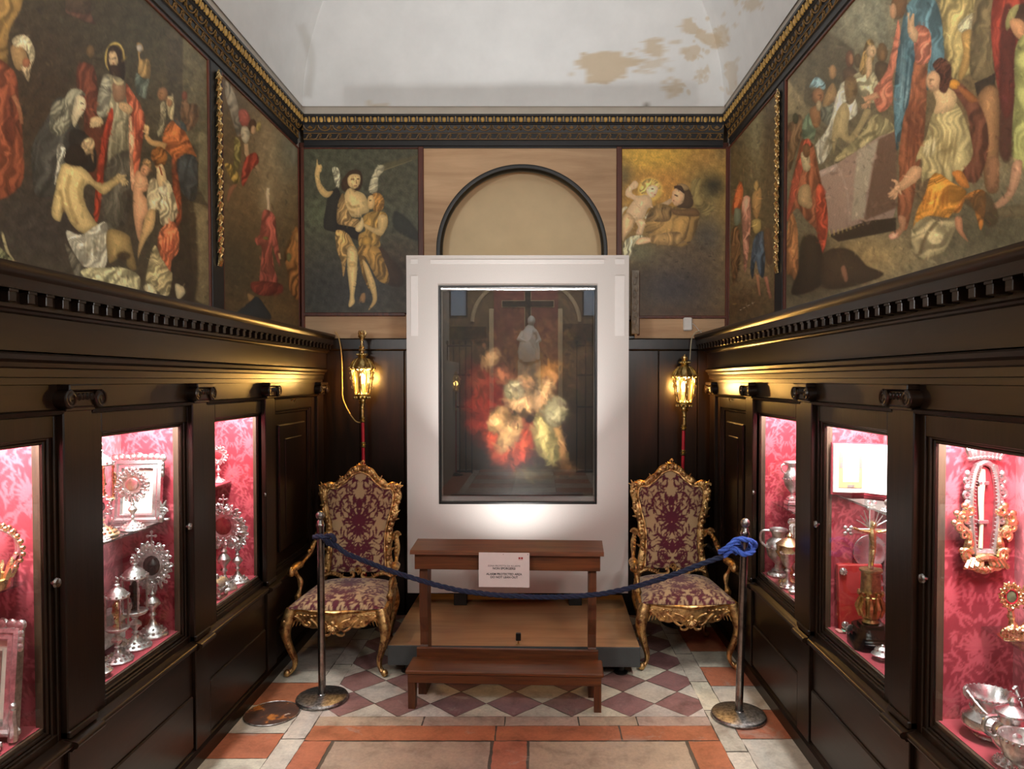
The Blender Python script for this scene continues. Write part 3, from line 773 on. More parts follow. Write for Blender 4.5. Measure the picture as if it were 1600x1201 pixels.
for side in ('left', 'right'):
    for i in range(4): cabinet(side, i, nm[side][i].lower())
    # first pilaster of the row
    p0 = PIL[side][0]
    t = thing('pilaster_pier', 'dark wooden pilaster closing the near end of the %s cabinets' % side, 'pilaster')
    p = MB(); p.bbox(sx(side, -.06), sx(side, 0), p0[0], p0[1], .575, 1.652, .004); p.bbox(sx(side, -.08), sx(side, .002), p0[0], p0[1], .08, .575, .003); p.build('shaft', M['wood'], t, smooth=False)
    capital(t, side, *p0)
    # entablature running over all cabinets
    e = thing('entablature', 'dark wooden entablature with dentils running above the %s cabinets' % side, 'cornice')
    cx = .058 if side == 'left' else .085
    a = MB(); sweep(a, [(-.1, 1.737), (-.004, 1.737), (-.004, 1.757), (.004, 1.760), (.004, 1.785), (.012, 1.790), (.014, 1.803), (.028, 1.812), (.032, 1.826), (.02, 1.832), (-.1, 1.838)], side, 1.31, 5.13); a.build('architrave', M['woodh'], e, ang=30)
    a = MB(); sweep(a, [(-.1, 1.838), (-.006, 1.838), (-.006, 1.945), (.004, 1.95), (.008, 1.957), (.018, 1.962), (.018, 1.972), (-.1, 1.972)], side, 1.31, 5.235); a.build('frieze', M['woodh'], e, ang=30)
    a = MB(); sweep(a, [(-.1, 1.972), (.012, 1.972), (.012, 2.012), (-.1, 2.012)], side, 1.31, 5.235)
    y = 1.325
    while y < 5.22: a.bbox(sx(side, .0), sx(side, cx - .020), y, y + .030, 1.975, 2.012, .002); a.bbox(sx(side, .0), sx(side, cx - .016), y - .003, y + .033, 2.003, 2.012, .001); y += .077
    a.build('dentil_course', M['woodh'], e, smooth=False)
    a = MB(); sweep(a, [(-.25, 2.012), (cx - .012, 2.012), (cx - .012, 2.045), (cx - .006, 2.052), (cx, 2.060), (cx + .004, 2.072), (cx + .004, 2.085), (-.1, 2.088), (-.25, 2.09)], side, 1.31, 5.235); a.build('cornice_moulding', M['woodh'], e, ang=30)
    # skirting
    b = MB(); sweep(b, [(-.09, 0), (.006, 0), (.006, .062), (-.002, .078), (-.014, .086), (-.09, .086)], side, 1.31, 5.20)
    struct(b.build('baseboard_' + side, M['woodh'], smooth=False))
# ================================================================== PICTURE CASE, PLATFORM, KNEELER
M['linen'] = m_plain('pale_linen', C(204, 197, 191), 0.85, var=0.03, scale=160, bmp=0.1)
M['linenpale'] = m_plain('paler_strip_tone', C(220, 214, 209), 0.7, var=0.02)  # slightly paler than the linen, for the thin strips on the case
M['caseglass'] = m_glass('museum_glass', boost=2.1)
RZ = math.radians(-1.2)
# platform
PC = Vector((-0.115, 4.56, 0))
t = thing('display_platform', 'low grey-sided platform with a tan wooden top under the white picture case', 'platform', PC, RZ)
b = MB(); b.bbox(-.745, .745, -.41, .60, .065, .183, .003); b.build('plinth', m_plain('grey_laminate', C(66, 70, 70), 0.5, var=.08), t, smooth=False)
b = MB(); b.bbox(-.742, .742, -.408, .60, .1832, .1865, .001); b.build('deck_top', m_wood('tan_floorboard', C(142, 104, 68), C(174, 134, 94), .5, 'x', .5), t, smooth=False)
for fx, fy in ((-.64, -.33), (.64, -.33), (-.64, .45), (.64, .45)):
    f = MB(); f.lathe([(.04, 0), (.042, .008), (.03, .014), (.018, .02), (.018, .066)], (fx, fy, 0), 14); f.build('foot', M['black'], t)
# picture case
CC = Vector((-0.115, 4.88, 0.187))
t = thing('picture_case', 'tall white linen-covered display case holding a dark glazed painting', 'display case', CC, math.radians(-.2))
z0, z1 = .093, 2.418; hw = .762
ox0, ox1, oz0, oz1 = -.543, .545, .710, 2.212          # opening
b = MB(); D0, D1 = 0, .16
b.box(-hw, ox0, D0, D1, z0, z1); b.box(ox1, hw, D0, D1, z0, z1); b.box(ox0, ox1, D0, D1, z0, oz0); b.box(ox0, ox1, D0, D1, oz1, z1)
b.box(ox0, ox1, .1, D1, oz0, oz1)
b.build('case_front', M['linen'], t, smooth=False)
s = MB()
for x0, x1, a, c in ((-hw + .03, -hw + .078, z1 - .057, z1 - .027), (hw - .095, hw - .03, z1 - .06, z1 - .027), (-hw + .165, hw - .17, z1 - .057, z1 - .03), (-hw + .03, -hw + .078, z1 - .55, z1 - .14), (hw - .095, hw - .03, z1 - .55, z1 - .14)):
    s.box(x0, x1, -.0015, .002, a, c)
s.build('pale_strip', M['linenpale'], t, smooth=False)['label'] = 'paler strips along the top edges'
fr = MB(); g = .014
fr.bbox(ox0, ox0 + g, -.004, .05, oz0, oz1, .002); fr.bbox(ox1 - g, ox1, -.004, .05, oz0, oz1, .002); fr.bbox(ox0 + g, ox1 - g, -.004, .05, oz0, oz0 + g, .002); fr.bbox(ox0 + g, ox1 - g, -.004, .05, oz1 - g, oz1, .002)
fr.build('black_frame', M['black'], t, smooth=False)
lp = MB(); lp.bbox(ox0 + g, ox1 - g, .0, .012, oz1 - g - .016, oz1 - g, .003); lp.build('metal_lip', M['silverp'], t, smooth=False)
gl = MB(); gl.box(ox0 + g, ox1 - g, .014, .018, oz0 + g, oz1 - g); gl.build('glass_pane', M['caseglass'], t, smooth=False)
for x in (-.40, .40):
    k = MB(); k.bbox(x - .045, x + .045, .02, .11, 0.0, z0, .003); k.build('foot_block', M['black'], t, smooth=False)

# generic dark figure-like canvas behind the glass (plain stand-in)
def canvas_grid(P00, P10, P01, nu, nv):
    a, bb = np.linspace(0, 1, nu), np.linspace(0, 1, nv); A, B = np.meshgrid(a, bb)
    P00, P10, P01 = map(np.array, (P00, P10, P01))
    return P00 + A[..., None] * (P10 - P00) + B[..., None] * (P01 - P00), A, B
P, A, B = canvas_grid((ox0 + .02, .075, oz1 - .03), (ox1 - .02, .075, oz1 - .03), (ox0 + .02, .075, oz0 + .05), 250, 340)
cv = Canvas(A.ravel() * 250, B.ravel() * 340, (44, 30, 20))
c = cv
c.wash(150, 90, 130, 110, (92, 66, 38)); c.wash(60, 60, 60, 70, (62, 48, 26)); c.wash(20, 270, 90, 130, (16, 11, 9)); c.wash(235, 280, 60, 120, (24, 18, 13)); c.wash(125, 330, 140, 30, (40, 29, 20))
c.mottle(40, .16, 3); c.mottle(11, .07, 9)
# loose masses of crimson, flesh and cream tones, no recognisable design
c.poly([(34, 128), (60, 112), (92, 128), (106, 180), (100, 236), (62, 262), (34, 226)], (104, 30, 20), soft=26, fold=(1.1, 26, .3), rim=.4)
c.poly([(72, 232), (118, 214), (154, 222), (160, 262), (128, 294), (82, 290)], (154, 62, 40), soft=20, fold=(.7, 24, .3), rim=.4)
c.wash(72, 96, 26, 30, (66, 42, 28), .8); c.wash(62, 150, 26, 18, (140, 70, 48), .6)
for cx, cy, rx, ry, co, ro in ((80, 112, 14, 22, (188, 142, 96), .5), (104, 142, 24, 15, (150, 92, 62), .6), (134, 156, 18, 20, (190, 138, 90), .4), (132, 184, 30, 20, (208, 158, 108), .15), (176, 140, 18, 20, (186, 130, 76), -.3), (170, 176, 20, 34, (204, 156, 106), .2), (92, 214, 18, 26, (192, 144, 92), .5), (112, 238, 17, 36, (198, 150, 98), .55), (192, 256, 14, 44, (186, 138, 86), -.3), (172, 250, 20, 46, (170, 148, 92), -.35), (188, 200, 22, 26, (186, 168, 124), .2), (118, 164, 18, 18, (178, 158, 116), .3)):
    c.ell(cx, cy, rx, ry, co, ro, soft=9, rim=.42, sh=(-.4, -.6, .3), fold=(.6 + ro, 13, .12))
c.wash(184, 126, 22, 14, (170, 116, 52), .55); c.wash(150, 306, 40, 10, (130, 108, 66), .5); c.wash(208, 296, 16, 8, (176, 120, 78), .6)
c.wash(30, 300, 60, 60, (18, 12, 10), .7); c.wash(125, 20, 140, 40, (50, 38, 26), .6)
c.brush(900, 20, 4.5, 3, .2, .6); c.brush(900, 10, 2.4, 4, .18, .6); c.contrast(1.1)
m = MB(); m.grid(P); m.build('painted_canvas', M['oil'], t, smooth=False, colors=c.out(0.78))

# small black sensor clipped on the platform's front edge
t = thing('alarm_sensor', 'small black alarm sensor standing on the tan platform edge', 'sensor', (-0.095, 4.18, .187), RZ)
b = MB(); b.bbox(-.015, .015, -.012, .012, .022, .066, .003); b.build('housing', M['black'], t, smooth=False)
b = MB(); b.lathe([(.004, 0), (.004, .022)], (0, 0, 0), 8); b.box(-.012, .012, -.008, .008, 0, .003); b.build('pin', M['brass'], t)
# kneeler
KZ = math.radians(-2.6); KC = Vector((-0.157, 3.80, 0))
t = thing('kneeler', 'brown wooden prayer kneeler standing in front of the picture case', 'kneeler', KC, KZ)
W = .525
b = MB(); b.bbox(-W, W, -.095, .10, .192, .213, .005); b.build('kneeling_board', M['kneel'], t, smooth=False)
b = MB(); b.bbox(-W + .012, W - .012, -.088, -.066, .145, .1915, .003); b.build('front_rail', M['kneel'], t, smooth=False)
b = MB(); b.bbox(-W + .02, W - .02, .10, .122, .14, .262, .003); b.build('rear_rail', M['kneel'], t, smooth=False)
for s in (-1, 1):
    b = MB(); b.prism([(-.075, 0), (-.030, 0), (-.022, .192), (-.085, .192)], lambda a, z, d: (d, a, z), s * (W - .012), s * (W - .050)); b.build('leg', M['kneelv'], t, smooth=False)
    b = MB(); prof = [(0.0, .0), (.0, .192), (.03, .20), (.055, .26), (.060, .33), (.04, .42), (.034, .60), (.042, .705), (.16, .705), (.148, .60), (.14, .45), (.155, .30), (.16, .20), (.16, 0)]
    b.prism([(a + .10, z) for a, z in prof], lambda a, z, d: (d, a, z), s * (W - .030), s * (W - .075)); b.build('upright', M['kneelv'], t, smooth=False)
b = MB(); b.bbox(-W + .01, W - .01, .105, .13, .700, .795, .003); b.bbox(-W + .01, W - .01, .235, .255, .700, .79, .003); b.bbox(-W + .01, -W + .03, .13, .235, .70, .79, .002); b.bbox(W - .03, W - .01, .13, .235, .70, .79, .002)
b.build('desk_box', M['kneel'], t, smooth=False)
b = MB(); b.prism([(.068, .792), (.070, .806), (.080, .813), (.28, .832), (.285, .818), (.28, .812)], lambda a, z, d: (d, a, z), -W - .008, W + .008); b.build('desk_top', M['kneel'], t, smooth=False)

b = MB(); b.bbox(-.17, .17, .595, .665, .63, .685, .006)
for x in (-.14, .14): b.tube([(x, .255, .745), (x, .32, .745), (x, .60, .655)], .008, 8)
b.build('lamp_housing', M['black'], t, smooth=False)
# notice on the kneeler
t = thing('paper_notice', 'white paper alarm notice pinned to the front of the kneeler desk', 'sign', KC + Matrix.Rotation(KZ, 3, 'Z') @ Vector((-.012, .0665, .808)), KZ)
sw, sh = .139, .190
b = MB(); b.box(-sw, sw, -.0012, 0, -sh, 0); b.build('sheet', M['paper'], t, smooth=False)
def text(s, size, x, z, m, parent, name, bold=0.0, y=-.0016):
    cu = bpy.data.curves.new('txt', 'FONT'); cu.body = s; cu.size = size; cu.align_x = 'CENTER'; cu.offset = bold; cu.extrude = .0002
    tmp = bpy.data.objects.new('txt', cu); COL.objects.link(tmp)
    bpy.context.view_layer.update()
    me = bpy.data.meshes.new_from_object(tmp.evaluated_get(bpy.context.evaluated_depsgraph_get()))
    bpy.data.objects.remove(tmp)
    o = bpy.data.objects.new(name, me); COL.objects.link(o); me.materials.clear(); me.materials.append(m)
    o.parent = parent; o.location = (x, y, z); o.rotation_euler = (pi / 2, 0, 0); return o
text('ZONA PROTETTA DA ALLARME', .0125, 0, -.077, M['ink'], t, 'lettering')
text('NON SPORGERSI', .0165, 0, -.0925, M['ink'], t, 'lettering', .0004)
text('ALARM PROTECTED AREA', .0165, 0, -.1235, M['ink'], t, 'lettering', .0004)
text('DO NOT LEAN OUT', .0165, 0, -.1405, M['ink'], t, 'lettering', .0004)
b = MB(); b.box(.079, .0895, -.0018, -.0012, -.034, -.0245); b.box(.0925, .103, -.0018, -.0012, -.034, -.0245); b.box(.079, .103, -.0018, -.0012, -.0385, -.0372); b.build('red_emblem', M['redink'], t, smooth=False)
for x in (-.004, .13):
    p = MB(); p.ball((x, -.0015, -.009), .0028, 1, .6, 1, 8, 5); p.build('pin', M['castiron'], t)

# ================================================================== BARRIER
def stanchion(loc, tilt, label):
    t = thing('stanchion', label, 'barrier post', loc, 0)
    b = MB(); b.lathe([(.128, 0), (.139, .004), (.141, .012), (.136, .021), (.120, .026), (.06, .030), (.03, .033)], (0, 0, 0), 40); b.build('base', M['castiron'], t)
    b = MB(); b.lathe([(.027, .031), (.020, .036), (.0195, .95), (.023, .953), (.024, .965), (.019, .972), (.0165, .985), (.010, .992)], (0, 0, 0), 20)
    b.xf(Matrix.Shear('XY', 4, (tilt, 0))); b.build('post', M['steel'], t)
    b = MB(); b.ball((tilt * 1.01, 0, 1.013), .024, 1, 1, 1, 16, 10); b.build('knob', M['castiron'], t)
    return t
stanchion((-1.163, 3.855, .001), -.004, 'chrome barrier post with round base in front of the left armchair')
stanchion((1.062, 3.655, .001), .027, 'chrome barrier post with round base beside the right cabinets, in front of the right armchair')
# rope: twisted strands sagging between the posts, looped and knotted at both
t = thing('barrier_rope', 'twisted navy-blue rope sagging between the two barrier posts', 'rope', (0, 0, 0), 0)
PL, PR = (-1.166, 3.855), (1.085, 3.655)
def rope_pt(u):
    px = [540, 570, 600, 630, 660, 690, 720, 760, 800, 840, 870, 905, 940, 970, 1000, 1030, 1060, 1095, 1130]
    py = [864, 876, 888, 898, 907.5, 916, 922.5, 928, 931, 932.5, 932.5, 931, 927.5, 922, 914, 905, 895, 881, 869]
    x = np.interp(u, np.linspace(0, 1, len(px)), px); y = np.interp(u, np.linspace(0, 1, len(py)), py)
    f = (x - 500) / (1160 - 500); return atY(x, y, 3.84 + (3.64 - 3.84) * f)
R_ = .0125
center = [Vector(p) for p in spline([rope_pt(i / 30) for i in range(31)], 12)]
def twist(path, name, turns_per_m=26, r=R_):
    L_ = [0.0]
    for a, c in zip(path[:-1], path[1:]): L_.append(L_[-1] + (c - a).length)
    out = MB(); n = len(path)
    for k in range(3):
        pts = []
        for i, p in enumerate(path):
            tt = (path[min(i + 1, n - 1)] - path[max(i - 1, 0)]).normalized(); u = Vector((0, 0, 1)) - tt * tt.z
            if u.length < 1e-4: u = Vector((1, 0, 0))
            u.normalize(); w_ = tt.cross(u); a = 2 * pi * (turns_per_m / 3 * L_[i] + k / 3)
            pts.append(p + (u * cos(a) + w_ * sin(a)) * r * .55)
        out.tube(pts, r * .62, 7)
    return out.build(name, M['rope'], t)
twist(center, 'sagging_rope')
def dens(pts, n=14): return [Vector(p) for p in spline(pts, n)]
ax, ay = PL
kn = [center[0], (ax + .07, ay - .03, .872), (ax + .02, ay - .036, .905), (ax - .028, ay - .01, .900), (ax - .025, ay + .026, .885), (ax + .02, ay + .032, .875), (ax + .055, ay + .0, .865), (ax + .085, ay - .035, .885), (ax + .07, ay - .045, .915), (ax + .035, ay - .04, .900), (ax + .05, ay - .02, .865), (ax + .10, ay - .02, .850)]
twist(dens(kn), 'knot')
ax, ay = PR
lp_ = [center[-1], (ax - .06, ay - .03, .885), (ax - .02, ay - .042, .862), (ax + .03, ay - .03, .868), (ax + .048, ay + .01, .885), (ax + .02, ay + .036, .90), (ax - .03, ay + .03, .895), (ax - .09, ay + .0, .872), (ax - .13, ay - .02, .868), (ax - .10, ay - .04, .895), (ax - .05, ay - .035, .935), (ax + .0, ay - .04, .935), (ax + .045, ay - .02, .915), (ax + .055, ay + .01, .885), (ax + .02, ay + .04, .870), (ax - .02, ay + .036, .868), (ax - .05, ay - .01, .86)]
M['ropeblue'] = m_plain('bright_blue_rope', C(58, 92, 180), 0.8, var=0.3, scale=120, bmp=0.4)
o = twist(dens(lp_), 'loop'); o.data.materials.clear(); o.data.materials.append(M['ropeblue']); o['label'] = 'brighter blue loop around the right post'

# round rusty floor cover
t = thing('manhole_cover', 'round rusty iron floor cover beside the left post base', 'floor cover', (-1.378, 3.69, .0008), 0)
m, nt, bs = mat('rusty_iron')
v = coords(nt); n1 = noise(nt, 9, 6, .6, v); n2 = noise(nt, 17, 4, .6, v)
col = ramp(nt, n1, [(.42, C(62, 40, 34)), (.56, C(84, 52, 38)), (.62, C(190, 112, 40)), (.70, C(200, 130, 60))])
L(nt, mixc(nt, ramp(nt, n2, [(.66, (0, 0, 0, 1)), (.70, (1, 1, 1, 1))]), col, C(196, 186, 172)), bs.inputs['Base Color']); bs.inputs['Roughness'].default_value = .6; bump(nt, bs, n1, .3)
b = MB(); b.lathe([(.140, 0), (.141, .002), (.139, .0045), (.132, .005), (.001, .006)], (0, 0, 0), 48); b.build('lid', m, t)
b = MB(); b.tube([(.1385 * cos(a), .1385 * sin(a), .004) for a in lin(0, 2 * pi, 49)], .0035, 6); b.build('rim', M['castiron'], t)
# ================================================================== GILT ARMCHAIRS
FBG, FPT = s2l((84, 22, 38)), s2l((176, 146, 108))
def brocade(x, z):
    """symmetrical wine-red foliage: a large palmette over scrolling leaves; x,z in metres (z .45-1.15)"""
    U, V = np.meshgrid(np.linspace(0, .30, 200), np.linspace(.40, 1.20, 520)); lv = []
    def ad(x, y, a, l, w, c): lv.append((x, y, a, l, w, c)); lv.append((-x, y, pi - a, l, w, -c))
    for k, (an, l) in enumerate([(1.57, .12), (1.15, .13), (.75, .13), (.35, .12), (-.05, .10), (-.5, .085), (-1.0, .07)]): ad(.0, .80, an, l, .0115 - .0006 * k, -.4 + .08 * k)
    for an in (-1.57, -1.2, -.8): ad(.0, .78, an, .09, .012, .5)
    ad(.0, .90, 1.57, .06, .022, 0); ad(.02, .93, .8, .06, .014, 1.2)
    ad(.0, .58, 1.57, .09, .022, 0); ad(.015, .60, .9, .08, .016, -1.4); ad(.01, .55, -.4, .07, .014, 1.8); ad(.0, .52, -1.57, .06, .02, 0)
    ad(.03, .68, -.3, .13, .008, 2.6); ad(.05, .50, .4, .15, .008, 2.2); ad(.04, .98, .2, .16, .008, -2.4); ad(.02, 1.06, 1.0, .10, .008, -2.6)
    r = random.Random(21)
    for k in range(330):
        ad(r.uniform(.03, .28), r.uniform(.42, 1.16), r.uniform(0, 2 * pi), r.uniform(.03, .065), r.uniform(.0035, .0075), r.uniform(-2.6, 2.6))
    m = np.zeros_like(U)
    for (x0, y0, a, ln, w, cu) in lv:
        n = 8; pts = []; px, py, an = x0, y0, a
        for k in range(n): pts.append((px, py)); px += cos(an) * ln / (n - 1); py += sin(an) * ln / (n - 1); an += cu / (n - 1)
        lo = (min(p[0] for p in pts) - .03, min(p[1] for p in pts) - .03); hi = (max(p[0] for p in pts) + .03, max(p[1] for p in pts) + .03)
        j0, j1 = np.searchsorted(V[:, 0], (lo[1], hi[1])); i0, i1 = np.searchsorted(U[0], (lo[0], hi[0]))
        if j1 <= j0 or i1 <= i0: continue
        u = U[j0:j1, i0:i1]; v = V[j0:j1, i0:i1]; best = np.full_like(u, -9.)
        for k in range(n - 1):
            (xa, ya), (xb, yb) = pts[k], pts[k + 1]; dx, dy = xb - xa, yb - ya
            t = np.clip(((u - xa) * dx + (v - ya) * dy) / (dx * dx + dy * dy + 1e-12), 0, 1); q = (k + t) / (n - 1)
            best = np.maximum(best, w * (.15 + np.sin(pi * q ** .7) * (.8 + .25 * np.sin(q * 22))) - np.hypot(u - xa - t * dx, v - ya - t * dy))
        m[j0:j1, i0:i1] = np.maximum(m[j0:j1, i0:i1], np.clip(.5 + best / .003, 0, 1))
    x = np.abs(x) / .30 * 199; y = (z - .40) / .80 * 519
    return m[np.clip(y.astype(int), 0, 519), np.clip(x.astype(int), 0, 199)]
def chair(loc, label, rz=0.0):
    t = thing('gilt_armchair', label, 'armchair', loc, rz); t.scale = (.95, 1, 1)
    rec = lambda z: .255 + (z - .42) * .15
    # seat rail with serpentine front and scalloped apron
    m = MB()
    def fy(x): return -.275 - .035 * cos(pi * x / .60) - .012 * cos(3 * pi * x / .60)
    def zl(x): a = abs(x) / .30; return .318 - .045 * max(0, 1 - a) ** 1.3 - .012 * cos(a * pi * 4) + .03 * (a > .8) * (a - .8) * 5
    xs = lin(-.305, .305, 49)
    P = np.array([[(x, fy(x) - o, z) for x in xs] for (o, zf) in ((0, 0), (.012, .05), (.010, .5), (.004, .85), (.010, .93), (.016, 1.0)) for z in [0]])
    rows = []
    for o, zf in ((-.02, 0), (0, 0), (.012, .08), (.010, .55), (.004, .80), (.013, .86), (.017, .95), (.010, 1.0), (-.03, 1.0)):
        rows.append([(x, fy(x) - o, zl(x) + (.402 - zl(x)) * zf) for x in xs])
    m.grid(np.array(rows))
    for s in (-1, 1):
        ys = lin(-.27, .27, 24); rows = []
        for o, zf in ((-.02, 0), (0, 0), (.010, .1), (.008, .6), (.003, .8), (.012, .88), (.012, .97), (-.03, 1.0)):
            rows.append([(s * (.305 - (y + .27) * .085 + o), y, (.315 - .02 * sin((y + .27) / .54 * pi)) + (.402 - (.315 - .02 * sin((y + .27) / .54 * pi))) * zf) for y in ys])
        m.grid(np.array(rows))
    m.box(-.26, .26, .255, .28, .32, .40)
    # carving: scrolls either side of a shell
    def sc(pts, r0, r1, n=6, seg=6):
        p = spline(pts, n); m.tube([(x, fy(x) - .014, z) for x, z in p], [r0 + (r1 - r0) * i / (len(p) - 1) for i in range(len(p))], seg)
    for s in (-1, 1):
        sc([(s * .285, .345), (s * .25, .355), (s * .215, .335), (s * .19, .31), (s * .165, .305), (s * .155, .32), (s * .168, .33)], .011, .005)
        sc([(s * .15, .345), (s * .12, .325), (s * .095, .30), (s * .07, .285), (s * .05, .292), (s * .055, .307), (s * .066, .304)], .010, .005)
        sc([(s * .02, .275), (s * .035, .262), (s * .06, .262), (s * .068, .278)], .009, .005)
        sc([(s * .10, .35), (s * .075, .345), (s * .05, .335), (s * .035, .32)], .008, .005)
        for q in range(7): m.ball((s * (.12 + .024 * q), fy(.12 + .024 * q) - .012, .368 - .004 * (q % 2)), .008, 1.3, .7, .8, 7, 5)
        for q in range(4): m.tube([(s * (.19 + .02 * q), fy(.19) - .014, .335), (s * (.198 + .022 * q), fy(.2) - .020, .312 - .004 * q)], [.006, .002], 5)
    for k in range(7):
        a = (k - 3) * .42; m.tube([(0.0, fy(0) - .020, .325), (.028 * sin(a), fy(0) - .030, .325 - .030 * cos(a)), (.045 * sin(a), fy(0) - .020, .322 - .05 * cos(a))], [.004, .010, .004], 6)
    m.ball((0, fy(0) - .024, .335), .016, 1.2, .7, 1, 9, 6)
    m.build('seat_rail', M['goldleaf'], t)
    # seat cushion
    A, B = np.meshgrid(np.linspace(-1, 1, 90), np.linspace(0, 1, 80)); yy = -.285 + B * .545; hw = .300 - B * .048
    front = np.where(B < .5, 0.03 * np.cos(A * pi / 2) * (1 - 2 * B).clip(0, 1), 0)
    zz = .402 + .052 * (np.clip(1 - np.abs(A) ** 4, 0, 1) * np.clip(1 - np.abs(2 * B - 1) ** 5, 0, 1)) ** .55 + .012 * (1 - A ** 2) * (1 - (2 * B - 1) ** 2)
    P = np.stack([A * hw, yy - front, zz], -1); mk = brocade(A.ravel() * .30, B.ravel() * .56 + .47)[:, None]
    c = MB(); c.grid(P); c.build('seat_cushion', M['fabricpaint'], t, ang=180, colors=FPT * (1 - mk) + FBG * mk)
    # backrest
    halfo = [(.222, .47), (.212, .56), (.206, .66), (.212, .75), (.232, .83), (.250, .90), (.262, .96), (.258, 1.01), (.235, 1.034), (.19, 1.035), (.15, 1.055), (.105, 1.09), (.06, 1.13), (.0, 1.152)]
    hp = spline(halfo, 6)
    zs_ = np.array([p[1] for p in hp]); xs_ = np.array([p[0] for p in hp])
    def halfw(z):
        return np.interp(z, np.maximum.accumulate(zs_), xs_)
    Bz = np.linspace(.475, 1.140, 130); A, ZZ = np.meshgrid(np.linspace(-1, 1, 96), Bz); HW = np.maximum(halfw(ZZ), .004) * .985
    X_ = A * HW; bul = .030 * np.clip(1 - np.abs(A) ** 3, 0, 1) ** .6 * np.clip((1 - np.abs((ZZ - .81) / .34) ** 4), 0, 1) ** .6
    P = np.stack([X_, rec(ZZ) - .006 - bul, ZZ], -1); mk = brocade(X_.ravel(), ZZ.ravel())[:, None]
    c = MB(); c.grid(P); bk = c.build('backrest', M['fabricpaint'], t, ang=180, colors=FPT * (1 - mk) + FBG * mk)
    c = MB(); pl = [(x, z) for x, z in hp] + [(-x, z) for x, z in hp[::-1][1:]]
    c.prism(pl, lambda a, b, d: (a * .985, rec(b) + d, b), .0, .018); c.build('back_board', M['wood'], t, smooth=False)
    # carved frame of the back
    f = MB(); full = [(x, z) for x, z in hp] + [(-x, z) for x, z in hp[::-1][1:]]
    pts = [(x, rec(z) - .012, z) for x, z in full]; n = len(pts)
    f.tube(pts, [.026 + .005 * sin(i * .55) for i in range(n)], 8, flat=.7, up=(0, 1, 0))
    f.tube([(x * .90, rec(z) - .030, .81 + (z - .81) * .945) for x, z in full], [.0075 + .0015 * sin(i * .9) for i in range(n)], 6)
    f.tube([(x * 1.05, rec(z) - .008, z + (.012 if z > .98 else 0)) for x, z in full], [.008 + .005 * sin(i * .75 + 1) for i in range(n)], 6)
    rr = random.Random(3)
    for i in range(0, n, 2):
        x, z = full[i]; f.ball((x * rr.uniform(.97, 1.07), rec(z) - .026, z + rr.uniform(-.004, .012)), rr.uniform(.010, .017), rr.uniform(.7, 1.4), .8, rr.uniform(.7, 1.5), 7, 5)
    for s in (-1, 1):
        f.tube([(s * (.262 + p[0]), rec(1.02) - .026, 1.018 + p[1]) for p in spiral(0, 0, .030, .008, .4 if s > 0 else pi - .4, s * 1.2, 20)], [.011 - .0003 * i for i in range(21)], 6)
        for a, l in ((.5, .045), (1.1, .05), (1.7, .04)): f.tube([(s * .262, rec(1.02) - .015, 1.02), (s * (.262 + l * cos(a)), rec(1.03) - .012, 1.02 + l * sin(a))], [.012, .003], 6)
        f.tube([(s * (.215 + p[0]), rec(.70) - .018, .705 + p[1]) for p in spiral(.012, 0, .026, .006, pi / 2, -s * 1.2, 18)], [.011 - .0003 * i for i in range(19)], 6)
        for a, l, x0, z0 in ((.9, .035, .13, 1.07), (2.2, .03, .12, 1.075), (.3, .03, .255, .86), (-.3, .03, .25, .82), (.2, .028, .225, .62)): f.tube([(s * x0, rec(z0) - .018, z0), (s * (x0 + l * cos(a)), rec(z0) - .014, z0 + l * sin(a) + .01)], [.012, .003], 6)
        # stiles down to the seat
        f.tube([(s * .226, rec(.5) - .012, .50), (s * .232, rec(.46) - .012, .46), (s * .243, .262, .42), (s * .248, .258, .36)], [.02, .02, .022, .024], 8)
    for k in range(9):
        a = pi / 2 + (k - 4) * .36; f.tube([(0, rec(1.15) - .018, 1.148), (.030 * cos(a), rec(1.16) - .028, 1.150 + .026 * sin(a)), (.048 * cos(a), rec(1.17) - .016, 1.150 + .040 * sin(a))], [.005, .010, .004], 6)
    f.tube([(p[0], rec(1.19) - .02, 1.185 + p[1]) for p in spline([(-.01, -.02), (-.004, .0), (.006, .014), (.016, .018), (.02, .008)], 5)], .007, 6)
    # lower cross rail: two scrolls meeting at a carved flower
    for s in (-1, 1):
        p = spline([(s * .235, .452), (s * .19, .470), (s * .14, .462), (s * .10, .440), (s * .06, .436), (s * .03, .452), (s * .036, .474), (s * .052, .47)], 5)
        f.tube([(x, rec(z) - .02, z) for x, z in p], [.016 - .007 * i / (len(p) - 1) for i in range(len(p))], 7)
        for q in range(5): f.tube([(s * (.11 + .018 * q), rec(.45) - .03, .448 + .004 * q), (s * (.098 + .018 * q), rec(.47) - .032, .472 + .002 * q)], [.007, .003], 5)
    f.tube([(p[0] + .0, rec(.49) - .026, .49 + p[1]) for p in spiral(0, 0, .024, .005, -pi / 2, 1.3, 18)], [.010 - .0003 * i for i in range(19)], 6)
    f.build('back_frame', M['goldleaf'], t)
    # arms
    for s in (-1, 1):
        a = MB(); pts = spline([(s * .225, .30, .715), (s * .262, .262, .728), (s * .286, .20, .690), (s * .298, .12, .630), (s * .312, .03, .596), (s * .326, -.07, .592), (s * .330, -.13, .584)], 6)
        a.tube(pts, [.015 + .004 * sin(i * .5) + (.012 if i > len(pts) - 12 else 0) for i in range(len(pts))], 9, flat=.72, up=(0, 0, 1))
        a.ball((s * .330, -.135, .574), .027, 1, .9, .9, 12, 8)
        a.tube([(s * .330, -.13 + p[0], .578 + p[1]) for p in spiral(0, 0, .026, .006, pi / 2, 1.3, 18)], .009, 6)
        for q in range(5): a.ball((s * (.27 + .006 * q), .235 - .03 * q, .712 - .016 * q), .014, 1, 1.2, .9, 7, 5)
